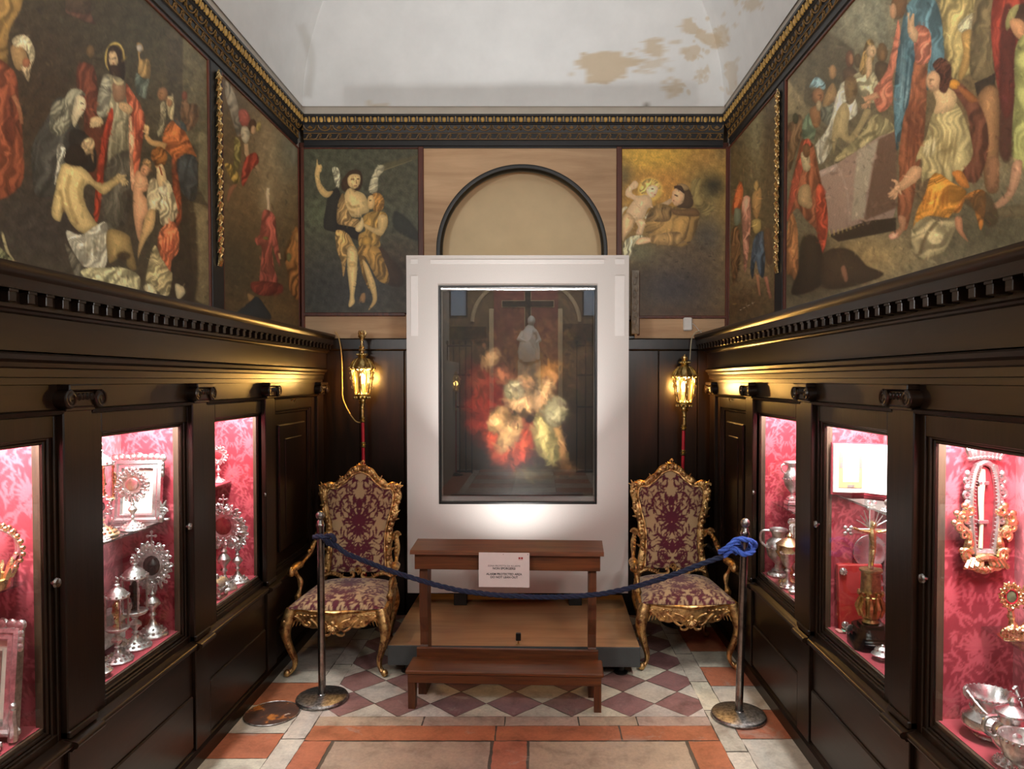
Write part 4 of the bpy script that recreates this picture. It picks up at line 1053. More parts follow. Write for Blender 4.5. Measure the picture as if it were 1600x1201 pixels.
        a.tube([(s * .27 + p[0] * s, .25, .722 + p[1]) for p in spiral(0, 0, .026, .006, 0, 1.2, 16)], .009, 6)
        sp = spline([(s * .328, -.10, .578), (s * .318, -.07, .548), (s * .300, -.055, .505), (s * .294, -.075, .455), (s * .297, -.10, .42), (s * .296, -.10, .38)], 6)
        a.tube(sp, [.015 + .004 * sin(i * .6) + (.006 if i > len(sp) - 8 else 0) for i in range(len(sp))], 8)
        a.tube([(s * .30, -.078 + p[0], .435 + p[1]) for p in spiral(0, 0, .022, .006, pi, 1.2, 16)], .008, 6)
        a.build('armrest', M['goldleaf'], t)
    # cabriole legs
    for sx_, sy_ in ((-1, -1), (1, -1), (-1, 1), (1, 1)):
        l = MB(); bx, by = (.285, -.275) if sy_ < 0 else (.238, .25); k = 1.0 if sy_ < 0 else .6
        def o(d, z): return (sx_ * (bx + d * k), by + sy_ * d * k * .8 * (1 if sy_ < 0 else 1.3), z)
        pts = spline([o(-.008, .395), o(.006, .35), o(.022, .295), o(.022, .245), o(.004, .17), (o(-.020, .095)), o(-.018, .05), o(.004, .024), o(.020, .020)], 6)
        n = len(pts); rad = np.interp(np.linspace(0, 1, n), [0, .12, .3, .42, .62, .78, .88, 1], [.036, .040, .036, .026, .019, .014, .016, .020])
        l.tube(pts, list(rad), 10)
        l.tube([Vector(p) + Vector((sx_ * .004, sy_ * .016, 0)) for p in pts[6:-8]], [max(.004, r * .5) for r in rad[6:-8]], 6)
        e = o(.018, .022); l.ball(e, .022, 1, 1, 1, 10, 7)
        for q in range(5): pp = o(.024 - .004 * q, .33 - .035 * q); l.ball((pp[0], pp[1] + sy_ * .022, pp[2]), .012, 1.2, .7, 1.4, 7, 5)
        for d_ in (-.3, .3): l.tube([o(.0, .33), (o(.03, .29)[0], o(.03, .29)[1] + d_ * .06, .28), (o(.01, .24)[0], o(.01, .24)[1] + d_ * .02, .23)], [.012, .010, .004], 6)
        l.build('leg', M['goldleaf'], t)
    return t
chair((-1.172, 4.445, .001), 'carved gilt armchair with wine-red damask, left of the white picture case')
chair((0.936, 4.545, .001), 'carved gilt armchair with wine-red damask, right of the white picture case')

# ================================================================== PROCESSIONAL LANTERNS
def m_amber():
    m = bpy.data.materials.new('amber_glass'); m.use_nodes = True; nt = m.node_tree; nt.nodes.remove(nt.nodes['Principled BSDF'])
    n = noise(nt, 30, 3, .5, coords(nt)); cl = ramp(nt, n, [(.3, (1, .50, .10, 1)), (.7, (1, .66, .22, 1))])
    e = N(nt, 'ShaderNodeEmission'); L(nt, cl, e.inputs[0]); e.inputs[1].default_value = 0.8
    tr = N(nt, 'ShaderNodeBsdfTransparent'); tr.inputs[0].default_value = (1, .86, .6, 1)
    mx = N(nt, 'ShaderNodeMixShader'); mx.inputs[0].default_value = .55; L(nt, tr.outputs[0], mx.inputs[1]); L(nt, e.outputs[0], mx.inputs[2]); L(nt, mx.outputs[0], nt.nodes['Material Output'].inputs[0]); return m
M['amber'] = m_amber(); M['bulb'] = m_emit('lit_bulb', (1, .74, .36, 1), 22)
M['milk'] = m_emit('glowing_bulb_neck', (1, .62, .22, 1), 3)
def lantern(loc, zc, label, tall, lamp_w, lean=(0, 0), pole=True):
    t = thing('processional_lantern', label, 'lantern', loc)
    lx, ly = lean
    def at(z): f = z / zc; return (lx * f, ly * f)
    if pole:
        b = MB(); b.lathe([(.125, 0), (.13, .006), (.125, .02), (.05, .035), (.02, .05)], (0, 0, 0), 28); b.build('base', M['black'], t)
        b = MB(); p = [at(.04), at(zc - .28)]; b.tube([(p[0][0], p[0][1], .04), (p[1][0], p[1][1], zc - .28)], .0115, 12); b.build('pole', M['redpole'], t)
        for z in (zc - .275, zc - .455):
            c = MB(); a = at(z); c.lathe([(.013, z - .02), (.019, z - .012), (.014, z - .004), (.024, z), (.014, z + .006), (.018, z + .014), (.012, z + .022)], (a[0], a[1], 0), 14); c.build('collar', M['brass'], t)
    ax, ay = at(zc)
    cage = MB()
    q = lambda r, z: (r, zc + z)
    # stem and lower cup
    cage.lathe([q(.012, -.27), q(.013, -.20), q(.018, -.195), q(.013, -.185), q(.016, -.165), q(.028, -.150), q(.02, -.142), q(.024, -.13), q(.050, -.118), q(.055, -.108), q(.050, -.10), q(.056, -.092), q(.04, -.088)], (ax, ay, 0), 16)
    for k in range(12): a = 2 * pi * k / 12; cage.ball((ax + .055 * cos(a), ay + .055 * sin(a), zc - .116), .0105, 1, 1, 1, 7, 5)
    # ribs
    np_ = 6; rt, rb = .074, .052
    for k in range(np_):
        a = 2 * pi * (k + .5) / np_
        pr = spline([(rb, -.09), (rb + .010, -.05), (rt + .002, .03), (rt, .085)], 5)
        cage.tube([(ax + r * cos(a), ay + r * sin(a), zc + z) for r, z in pr], .0055, 6)
        for z0, r0, sgn in ((-.04, .012, 1), (.02, .014, -1), (.06, .011, 1)):
            rr_ = np.interp(z0, [-.09, .085], [rb, rt]) + r0 * .8
            cage.tube([(ax + (rr_ + p_[0]) * cos(a), ay + (rr_ + p_[0]) * sin(a), zc + z0 + p_[1]) for p_ in spiral(0, 0, r0, .004, pi, sgn * 1.1, 14)], .0035, 5)
        # spandrels: arch moulding of each pane
        a0 = 2 * pi * k / np_
        for sg in (-1, 1):
            da = pi / np_ * .80
            arcp = [(0.0, .083), (.5, .078), (.85, .062), (1, .03), (.95, -.02), (.85, -.06), (.5, -.082), (0, -.087)]
            cage.tube([(ax + np.interp(z, [-.09, .085], [rb, rt]) * .985 * cos(a0 + sg * u * da), ay + np.interp(z, [-.09, .085], [rb, rt]) * .985 * sin(a0 + sg * u * da), zc + z) for u, z in spline(arcp, 4)], .004, 5)
    # roof
    cage.lathe([q(.066, .082), q(.086, .088), q(.092, .098), q(.084, .106), q(.076, .112), q(.070, .130), q(.060, .145), q(.044, .160), q(.030, .170), q(.024, .176), q(.030, .182), q(.038, .190), q(.030, .198), q(.016, .203)], (ax, ay, 0), 24, lobes=12, lobe=.04)
    for k in range(12):
        a = 2 * pi * k / 12; cage.ball((ax + .087 * cos(a), ay + .087 * sin(a), zc + .094), .0125, 1, 1, 1.1, 7, 5); cage.ball((ax + .036 * cos(a), ay + .036 * sin(a), zc + .192), .008, 1, 1, 1, 6, 4)
        cage.tube([(ax + .088 * cos(a), ay + .088 * sin(a), zc + .104), (ax + .074 * cos(a), ay + .074 * sin(a), zc + .132), (ax + .046 * cos(a), ay + .046 * sin(a), zc + .162)], [.006, .005, .003], 5)
    cage.build('cage', M['brass'], t)
    f = MB()
    if tall:
        f.lathe([q(.016, .20), q(.012, .215), q(.026, .222), q(.016, .232), q(.020, .245), q(.010, .256), q(.008, .285), q(.014, .292), q(.012, .30), q(.022, .312), q(.030, .322), q(.026, .332), q(.012, .338)], (ax, ay, 0), 14)
        for k in range(5): a = 2 * pi * k / 5 + .3; f.tube([(ax + .018 * cos(a), ay + .018 * sin(a), zc + .325), (ax + .028 * cos(a), ay + .028 * sin(a), zc + .345), (ax + .020 * cos(a), ay + .020 * sin(a), zc + .362)], [.008, .006, .004], 6)
        f.ball((ax, ay, zc + .348), .014, 1, 1, 1.2, 8, 6)
    else:
        f.lathe([q(.016, .20), q(.02, .206), q(.014, .212), q(.022, .222), q(.02, .232), q(.008, .240), q(.004, .25)], (ax, ay, 0), 14, lobes=6, lobe=.1)
    f.build('finial', M['gilt'], t)
    g = MB()
    for k in range(np_):
        a0 = 2 * pi * k / np_; da = pi / np_ * .78
        out_ = spline([(0.0, .080), (.5, .075), (.85, .058), (1, .03), (.95, -.02), (.85, -.06), (.5, -.078), (0, -.083), (-.5, -.078), (-.85, -.06), (-.95, -.02), (-1, .03), (-.85, .058), (-.5, .075)], 2, True)
        vs = [(ax + np.interp(z, [-.09, .085], [rb, rt]) * .95 * cos(a0 + u * da), ay + np.interp(z, [-.09, .085], [rb, rt]) * .95 * sin(a0 + u * da), zc + z) for u, z in out_]
        g.add(vs, [tuple(range(len(vs)))])
    g.build('amber_pane', M['amber'], t, smooth=False)
    bl = MB(); bl.ball((ax, ay, zc + .02), .026, 1, 1, 1.5, 12, 8); bl.build('bulb', M['bulb'], t)
    bl = MB(); bl.lathe([(.014, zc - .09), (.016, zc - .02)], (ax, ay, 0), 10); bl.build('bulb_neck', M['milk'], t)
    d = bpy.data.lights.new('lantern_lamp', 'POINT'); d.energy = lamp_w; d.color = (1, .60, .20); d.shadow_soft_size = .04
    o = bpy.data.objects.new('lantern_lamp', d); COL.objects.link(o); o.parent = t; o.location = (ax, ay, zc + .02)
    return t
lantern((-1.215, 5.085, .001), 1.742, 'lit gilt lantern with a tall crown finial on a red pole, behind the left armchair', True, 115, (-.018, 0))
lantern((1.045, 5.085, .001), 1.685, 'lit gilt lantern without a crown finial on a red pole, behind the right armchair', False, 115, (.03, 0))

# cables, sensor box, carved strip
t = thing('lamp_cable', 'thin pale cable looping from the left ledge down to the crowned lantern', 'cable')
pts = spline([atY(524, 518, 5.225), atY(530, 530, 5.222), atY(534, 560, 5.20), atY(535, 600, 5.18), atY(536, 622, 5.17), atY(545, 643, 5.14), atY(555, 657, 5.11), atY(563, 660, 5.10)], 8)
b = MB(); b.tube(pts, .0042, 8); b.build('flex', m_plain('pale_gold_flex', C(196, 160, 96), .5), t)
t = thing('lamp_cable', 'thin cable rising from the right lantern to the ledge under the white box', 'cable')
b = MB(); b.tube(spline([atY(1078, 562, 5.10), atY(1079, 545, 5.15), atY(1081, 528, 5.20), atY(1087, 519, 5.222), atY(1097, 516, 5.225)], 8), .0035, 8); b.build('flex', m_plain('pale_flex', C(190, 180, 150), .5), t)
t = thing('sensor_box', 'small white plastic sensor box on the pale board below the right corner picture', 'sensor', (1.128, 5.2515, 2.115))
b = MB(); b.bbox(-.033, .033, -.026, 0, 0, .097, .008); b.build('housing', M['plastic'], t, ang=30)
b = MB(); b.tube(spline([(.03, -.02, .055), (.055, -.018, .035), (.085, -.016, .0), (.11, -.02, -.02)], 6), .0022, 6); b.build('wire', M['plastic'], t)
w = MB(); w.bbox(.712, .768, 5.215, 5.2515, 2.09, 2.555, .004)
for k in range(9): w.ball((.74 + .006 * (-1) ** k, 5.213, 2.13 + .048 * k), .016, .9, .5, 1.3, 8, 5); w.tube([(.725, 5.213, 2.12 + .048 * k), (.752, 5.211, 2.14 + .048 * k), (.75, 5.213, 2.155 + .048 * k)], .004, 5)
struct(w.build('trim_10', m_plain('grey_carved_strip', C(150, 140, 128), .7, var=.3, scale=20)))
# ================================================================== TREASURES IN THE CABINETS
M['relicdark'] = m_plain('dark_relic_glass', C(44, 22, 20), 0.12)
M['relicred'] = m_plain('crimson_relic_cloth', C(120, 26, 34), 0.5, var=.3, scale=60)
M['page'] = m_plain('old_paper', C(226, 218, 200), .8, var=.04)
M['case_glass'] = m_glass('reliquary_glass', (.94, .95, .95, 1), boost=1.3)
M['shelfglass'] = m_glass('shelf_glass', (.82, .9, .88, 1), boost=1.6)
M['gold'] = m_metal('old_gold', (0.62, 0.44, 0.2, 1), (1.0, 0.82, 0.5, 1), 0.22, 40, .25)
def shelf(side, i, d0, d1, z, y0, y1, m='shelfglass'):
    cab = [o for o in COL.objects if o.name.startswith('display_cabinet')][(0 if side == 'left' else 4) + i]
    b = MB(); b.bbox(sx(side, d0), sx(side, d1), y0, y1, z - .008, z, .001); o = b.build('shelf', M[m], cab, smooth=False); return o
shelf('left', 1, -.105, -.308, 1.135, 2.53, 3.145); shelf('left', 0, -.105, -.308, 1.107, 1.63, 2.26); shelf('left', 2, -.20, -.308, 1.178, 3.46, 4.035, 'redvelvet')
shelf('right', 1, -.085, -.308, 1.24, 2.58, 3.19); shelf('right', 0, -.20, -.308, .945, 1.69, 2.31); shelf('right', 2, -.11, -.308, 1.05, 3.48, 4.11)

def nthing(name, label, cat, p, face=0.0):
    return thing(name, label, cat, p, face)
def foot(b, r, h, lobes=8, seg=24):
    """stepped lobed foot rising into a stem start; top radius ~ .22 r at height h"""
    b.lathe([(r, 0), (r * 1.02, h * .08), (r * .97, h * .17), (r * .86, h * .22), (r * .80, h * .34), (r * .62, h * .50), (r * .40, h * .62), (r * .30, h * .74), (r * .22, h * .86), (r * .2, h)], (0, 0, 0), seg, lobes=lobes, lobe=.035)
    for k in range(lobes * 2): a = 2 * pi * k / lobes / 2; b.ball((r * .80 * cos(a), r * .80 * sin(a), h * .30), r * .12, 1, 1, .8, 6, 4)
    for k in range(lobes): a = 2 * pi * (k + .5) / lobes; b.ball((r * .58 * cos(a), r * .58 * sin(a), h * .50), r * .10, 1, 1, 1.2, 6, 4)
def stem(b, z0, z1, r):
    h = z1 - z0; b.lathe([(r * .5, z0), (r * .45, z0 + h * .1), (r * .9, z0 + h * .18), (r * .5, z0 + h * .26), (r * .7, z0 + h * .34), (r * 1.5, z0 + h * .48), (r * 1.6, z0 + h * .56), (r * 1.1, z0 + h * .66), (r * .5, z0 + h * .74), (r * .85, z0 + h * .82), (r * .45, z0 + h * .9), (r * .5, z1)], (0, 0, 0), 16, lobes=6, lobe=.05)
    for k in range(6): a = 2 * pi * k / 6; b.ball((r * 1.45 * cos(a), r * 1.45 * sin(a), z0 + h * .52), r * .35, 1, 1, 1.3, 6, 4)
def glory(b, cz, rx, rz, n, rr, th=.012, win=.42, big=1.0):
    """ornate leafy oval frame standing in the local xz plane"""
    ring = [(rx * win * 1.15 * cos(2 * pi * k / 28), 0, cz + rz * win * 1.15 * sin(2 * pi * k / 28)) for k in range(29)]
    b.tube(ring, th * .55, 6)
    b.prism([(rx * .80 * cos(2 * pi * k / 32) * (1 + .06 * cos(8 * 2 * pi * k / 32)), rz * .80 * sin(2 * pi * k / 32)) for k in range(32)], lambda x, z, d: (x, d, cz + z), -th * .35, th * .5)
    for k in range(n):
        a = 2 * pi * (k + .5) / n; j = rr.uniform(.85, 1.12)
        x, z = rx * .70 * cos(a), rz * .70 * sin(a)
        cu = rr.choice((-1, 1)); rad = min(rx, rz) * .16 * big
        b.tube([(x + p[0], -th * .7, cz + z + p[1]) for p in spiral(0, 0, rad, rad * .25, a + pi, cu * 1.1, 12)], [rad * .34 * (1 - .5 * i / 12) for i in range(13)], 5)
        b.tube([(x, -th * .4, cz + z), (rx * .88 * cos(a + .06 * cu) * j, -th * .9, cz + rz * .88 * sin(a + .06 * cu) * j), (rx * .95 * cos(a + .12 * cu) * j, -th * .2, cz + rz * .95 * sin(a + .12 * cu) * j)], [rad * .4, rad * .5, rad * .3], 5)
        b.ball((rx * .84 * cos(a + .2), -th * .7, cz + rz * .84 * sin(a + .2)), rad * .42, 1.2, .7, 1, 6, 4)
        b.tube([(rx * .92 * cos(a + .2) + p[0], -th * .5, cz + rz * .92 * sin(a + .2) + p[1]) for p in spiral(0, 0, rad * .6, rad * .2, a, -cu * 1.1, 10)], rad * .2, 5)
    for k in range(n // 2):
        a = 2 * pi * k / (n // 2); b.ball((rx * .58 * cos(a), -th * .9, cz + rz * .58 * sin(a)), min(rx, rz) * .09 * big, 1, .8, 1, 6, 4)
def cross(b, z, s, th=.0025):
    b.tube([(0, 0, z), (0, 0, z + s)], th, 6); b.tube([(-s * .32, 0, z + s * .62), (s * .32, 0, z + s * .62)], th, 6)
    for p in ((-s * .34, s * .62), (s * .34, s * .62), (0, s * 1.0)): b.ball((p[0], 0, z + p[1]), th * 2, 1, 1, 1, 6, 4)
def monstrance(p, h, label, face=0, mt='silver', seed=1, rx=.24, crossy=True, footr=.17, window='relicred', n=18, name='monstrance'):
    t = nthing(name, label, 'reliquary', p, face); rr = random.Random(seed)
    b = MB(); foot(b, h * footr, h * .16); b.build('foot', M[mt], t)
    b = MB(); stem(b, h * .15, h * .47, h * .042); b.build('stem', M[mt], t)
    cz = h * (.68 if crossy else .72); rz = h * (.24 if crossy else .27)
    b = MB(); glory(b, cz, h * rx * .8, rz, n, rr, h * .03)
    if crossy: cross(b, cz + rz * .9, h - cz - rz * .9, h * .008)
    b.build('leafy_frame', M[mt], t)
    w = MB(); w.ball((0, -h * .012, cz), 1, h * rx * .8 * .40, h * .012, rz * .40, 16, 8); w.build('relic_window', M[window], t)
    return t
def cylinder(p, h, label, mt='silver', relic='gold', seed=1, fr=.17, face=0):
    t = nthing('cylinder_reliquary', label, 'reliquary', p, face)
    b = MB(); foot(b, h * fr, h * .13); b.build('foot', M[mt], t)
    b = MB(); stem(b, h * .12, h * .36, h * .04)
    r = h * .115; b.lathe([(r * .3, h * .33), (r * .9, h * .355), (r * 1.12, h * .375), (r * 1.15, h * .39), (r * 1.0, h * .40), (r * .2, h * .402)], (0, 0, 0), 24, lobes=10, lobe=.02)
    b.build('stem', M[mt], t)
    b = MB()
    b.lathe([(r * .2, h * .735), (r * 1.08, h * .74), (r * 1.16, h * .755), (r * 1.08, h * .77), (r * .95, h * .785), (r * .80, h * .82), (r * .50, h * .845), (r * .28, h * .86), (r * .2, h * .88), (r * .3, h * .895), (r * .15, h * .91)], (0, 0, 0), 24, lobes=12, lobe=.03)
    for k in range(12): a = 2 * pi * k / 12; b.ball((r * 1.1 * cos(a), r * 1.1 * sin(a), h * .77), r * .13, 1, 1, 1, 6, 4)
    b.ball((0, 0, h * .925), h * .022, 1, 1, 1, 10, 6); b.ball((h * .012, 0, h * .955), h * .016, 1, 1, 1.6, 8, 5); b.ball((-h * .008, 0, h * .975), h * .012, 1, 1, 1.4, 8, 5)
    b.build('lid', M[mt], t)
    c = MB()
    for k in range(4):
        a = 2 * pi * (k + .5) / 4; x, y = r * 1.02 * cos(a), r * 1.02 * sin(a)
        c.tube([(x, y, h * .395), (x, y, h * .745)], h * .010, 7)
        for q in range(5): c.ball((x * 1.04, y * 1.04, h * (.42 + .075 * q)), h * .015, 1, 1, 1.4, 6, 4)
        c.tube([(x * (1.15 + pp[0] * 6), y * (1.15 + pp[0] * 6), h * .58 + pp[1] * h * 4) for pp in spiral(0, 0, .02, .006, 0, 1.3, 12)], h * .007, 5)
    c.build('columns', M[mt], t)
    g = MB(); n = 24
    g.add([(r * .93 * cos(2 * pi * k / n), r * .93 * sin(2 * pi * k / n), z) for z in (h * .40, h * .74) for k in range(n)], [(k, (k + 1) % n, n + (k + 1) % n, n + k) for k in range(n)]); g.build('glass_cylinder', M['case_glass'], t)
    q = MB(); q.lathe([(r * .35, h * .402), (r * .4, h * .42), (r * .18, h * .44), (r * .22, h * .50), (r * .42, h * .56), (r * .38, h * .64), (r * .15, h * .70), (.001, h * .72)], (0, 0, 0), 14, lobes=5, lobe=.12)
    for k in range(8): q.ball((r * .4 * cos(k * 2.4), r * .4 * sin(k * 2.4), h * (.45 + .03 * k)), r * .14, 1, 1, 1, 6, 4)
    q.build('relic', M[relic], t)
    return t
def frame_relic(p, w, h, label, face, lean, mt, inner, crest=True, cat='framed relic'):
    t = nthing('framed_relic', label, cat, p, face)
    T = lambda x, y, z: (x, y + z * lean, z)
    b = MB(); m_ = w * .19
    def profbar(pts): b.add([T(*q) for q in pts], [(0, 1, 2, 3)])
    rings = [(0, -.012), (0, -.03), (.012, -.034), (.020, -.026), (.032, -.03), (m_ * .8, -.012), (m_, -.016), (m_, -.006)]
    vs = []
    for o, y in rings: vs += [T(-w / 2 + o, y, o), T(w / 2 - o, y, o), T(w / 2 - o, y, h - o), T(-w / 2 + o, y, h - o)]
    fs = [(4 * i + k, 4 * i + (k + 1) % 4, 4 * i + 4 + (k + 1) % 4, 4 * i + 4 + k) for i in range(len(rings) - 1) for k in range(4)]
    vs += [T(-w / 2, .0, 0), T(w / 2, .0, 0), T(w / 2, .0, h), T(-w / 2, .0, h)]; o = len(rings) * 4
    fs += [(o, o + 1, o + 2, o + 3)] + [(k, (k + 1) % 4, o + (k + 1) % 4, o + k) for k in range(4)]
    b.add(vs, fs); rr = random.Random(4)
    if crest:
        n = 9
        for k in range(n):
            x = -w / 2 + w * k / (n - 1); hh = .02 + .02 * cos((k - 4) / 4 * 1.3); b.ball(T(x, -.02, h + hh * .3), .017, 1.1, .7, 1, 8, 5)
            b.tube([T(x + q[0], -.024, h + hh * .4 + q[1]) for q in spiral(0, 0, .015, .004, rr.uniform(0, 6), 1.2, 12)], .005, 5)
        for s in (-1, 1):
            for k in range(3): b.ball(T(s * (w / 2 + .002), -.02, h - .02 - .02 * k), .013, .8, .7, 1.2, 8, 5)
            b.ball(T(s * w / 2, -.02, .012), .018, 1, .8, 1, 8, 5)
    b.build('frame', M[mt], t, ang=30)
    i = MB(); i.add([T(-w / 2 + m_, -.008, m_), T(w / 2 - m_, -.008, m_), T(w / 2 - m_, -.008, h - m_), T(-w / 2 + m_, -.008, h - m_)], [(0, 1, 2, 3)]); i.build('picture', M[inner], t, smooth=False)
    return t
def dishy(p, r, h, label, mt='silver', name='silver_dish', cat='dish'):
    t = nthing(name, label, cat, p)
    b = MB(); b.lathe([(r * .6, 0), (r * .62, h * .15), (r, h * .3), (r * 1.02, h * .36), (r * .9, h * .4), (r * .7, h * .62), (r * .4, h * .8), (r * .12, h * .86), (r * .16, h * .93), (.002, h)], (0, 0, 0), 24, lobes=9, lobe=.03)
    for k in range(9): a = 2 * pi * k / 9; b.ball((r * .62 * cos(a), r * .62 * sin(a), h * .64), r * .15, 1, 1, .8, 6, 4)
    b.build('body', M[mt], t); return t

# ------------- left wall
ZF = FLZ + .001
cylinder((-1.657, 2.80, ZF), .34, 'glass cylinder reliquary with gilt relic, nearer one on the floor of the middle left cabinet', seed=1)
cylinder((-1.668, 2.945, ZF), .392, 'taller glass cylinder reliquary, second on the floor of the middle left cabinet', relic='relicdark', seed=2, fr=.16)
monstrance((-1.665, 3.075, ZF), .455, 'tall silver monstrance with an oval leafy frame, on the floor of the middle left cabinet', .15, seed=3, footr=.135, window='relicdark', n=22)
dishy((-1.632, 2.65, ZF), .04, .06, 'small silver dish at the near corner of the middle left cabinet floor')
t = nthing('silver_casket', 'low dark silver casket half hidden behind the two cylinder reliquaries', 'casket', (-1.775, 2.86, ZF))
b = MB(); b.bbox(-.045, .045, -.13, .13, .02, .11, .008); b.prism([(-.05, .11), (.05, .11), (.03, .15), (-.03, .15)], lambda a, z, d: (a, d, z), -.135, .135)
for a in (-1, 1):
    for c_ in (-1, 1): b.ball((a * .04, c_ * .12, .012), .013, 1, 1, 1, 8, 5)
b.build('body', M['silver'], t, ang=30)
ZS = 1.136
cyl = cylinder((-1.715, 2.80, ZS), .375, 'tall gilt-footed glass cylinder reliquary on the glass shelf of the middle left cabinet', mt='gold', relic='gold', seed=5)
for o in cyl.children:
    if o.name.startswith('lid'): o.data.materials.clear(); o.data.materials.append(M['silverp'])
monstrance((-1.655, 2.915, ZS), .258, 'small dark silver monstrance standing before the silver frame on the glass shelf', .1, seed=6, crossy=False, rx=.34, footr=.19, window='silverp', n=16)
frame_relic((-1.727, 3.085, ZS), .195, .265, 'bright silver framed text with scalloped crest on the glass shelf', .12, .12, 'silverp', 'page')
monstrance((-1.655, 2.70, ZS), .185, 'little silver monstrance at the near end of the glass shelf', .1, seed=8, crossy=False, rx=.30, footr=.19, window='relicdark', n=12)
t = nthing('silver_bracket', 'small silver scroll ornament leaning right of the silver frame', 'ornament', (-1.624, 3.105, ZS))
b = MB(); b.bbox(-.022, .022, -.012, .012, 0, .01, .003); b.tube(spline([(-.015, 0, .01), (-.012, 0, .04), (.0, 0, .07), (.008, 0, .088)], 5), [.012, .011, .011, .01, .01, .009, .009, .008, .008, .007, .006, .006, .005, .004, .003, .003], 7)
b.tube([(p_[0], -.006, .04 + p_[1]) for p_ in spiral(0, 0, .018, .004, 0, 1.4, 14)], .005, 5); b.ball((-.012, 0, .03), .014, 1, .8, 1.2, 8, 5); b.build('body', M['silver'], t)
monstrance((-1.778, 3.985, 1.179), .208, 'small silver monstrance alone on the red shelf of the far left cabinet', .2, seed=9, crossy=False, rx=.32, footr=.19, n=14)
monstrance((-1.655, 3.765, ZF), .50, 'large silver monstrance topped by a cross in the far left cabinet', .12, seed=10, footr=.13, rx=.27, n=24)
t = monstrance((-1.640, 3.90, ZF), .375, 'slim silver monstrance right of the cross-topped one in the far left cabinet', .3, seed=11, footr=.16, rx=.20, n=18, crossy=False, window='relicdark')
t = nthing('silver_casket', 'small footed silver casket at the front of the far left cabinet floor', 'casket', (-1.632, 3.63, ZF))
b = MB(); b.bbox(-.03, .03, -.045, .045, .02, .07, .01); b.prism([(-.034, .07), (.034, .07), (.02, .09), (.0, .10), (-.02, .09)], lambda a, z, d: (a, d, z), -.05, .05)
for a in (-1, 1):
    for c_ in (-1, 1): b.ball((a * .027, c_ * .04, .012), .013, 1, 1, 1, 8, 5)
for k in range(6): b.ball((.032, -.04 + .016 * k, .045), .010, .8, 1, 1, 6, 4)
b.ball((0, 0, .105), .012, 1, 1, 1.3, 8, 5); b.build('body', M['silver'], t, ang=30)
# nearest left cabinet
t = nthing('jewelled_crown', 'silver crown with gilt-beaded arches on the glass shelf of the nearest left cabinet', 'crown', (-1.695, 2.16, 1.108))
b = MB(); b.lathe([(.072, 0), (.075, .004), (.078, .03), (.083, .034), (.078, .038), (.070, .034), (.068, .004)], (0, 0, 0), 32)
for k in range(16): a = 2 * pi * k / 16; b.tube([(.078 * cos(a), .078 * sin(a), .034), (.086 * cos(a), .086 * sin(a), .055), (.092 * cos(a), .092 * sin(a), .07 + .012 * (k % 2))], [.008, .010, .003], 5)
b.build('circlet', M['gold'], t)
for k in range(6):
    a0 = 2 * pi * k / 6 + .2; b = MB(); pr = spline([(.085, .05), (.112, .10), (.098, .155), (.05, .185), (.0, .18)], 6)
    b.tube([(r * cos(a0), r * sin(a0), z) for r, z in pr], .0075, 6, flat=.6)
    b.build('arch', M['silverp'], t)
    b = MB()
    for r, z in pr[2:-2:2]: b.ball((r * 1.05 * cos(a0), r * 1.05 * sin(a0), z * 1.02 + .004), .0085, 1, 1, 1, 7, 5)
    b.build('bead_row', M['gold'], t)
b = MB(); b.ball((0, 0, .195), .016, 1, 1, 1, 10, 6); cross(b, .205, .04); b.build('orb', M['gold'], t)
frame_relic((-1.712, 2.185, ZF + .02), .222, .325, 'dark silver frame around a pale relic panel in the nearest left cabinet', 0.0, .10, 'silver', 'page')
for o in COL.objects:
    if o.name.startswith('framed_relic') and o.location.y < 2.3 and o.location.x < 0: FR = o
b = MB()
for s in (-1, 1): b.ball((s * .106, -.02, -.008), .016, 1, 1, .9, 8, 5); b.tube([(s * .112, -.03, -.01), (s * .118, -.034, .03), (s * .110, -.03, .06), (s * .114, -.03, .085)], [.014, .011, .013, .009], 7); b.ball((s * .114, -.03, .095), .011, 1, 1, 1.1, 8, 5)
b.build('figure_foot', M['silver'], FR)
b = MB(); b.add([(-.05, -.0095 + .08 * .1, .075), (.05, -.0095 + .08 * .1, .075), (.05, -.0095 + .25 * .1, .25), (-.05, -.0095 + .25 * .1, .25)], [(0, 1, 2, 3)]); b.build('relic_panel', m_plain('mottled_relic', C(150, 120, 110), .6, var=.4, scale=60), FR, smooth=False)
t = nthing('silver_filigree', 'flat silver filigree leaf lying at the front of the nearest left cabinet', 'ornament', (-1.628, 2.06, ZF))
b = MB(); rr = random.Random(5); b.prism([(.03 * cos(a), .075 * sin(a)) for a in lin(0, 2 * pi, 15)[:-1]], lambda x, y, d: (x, y, d), 0, .012)
for k in range(16): a = 2 * pi * k / 16; b.tube([(.025 * cos(a) + q[0], .062 * sin(a) + q[1], .016) for q in spiral(0, 0, .012, .003, a, 1.2, 10)], .004, 5)
b.build('leaf', M['silver'], t)

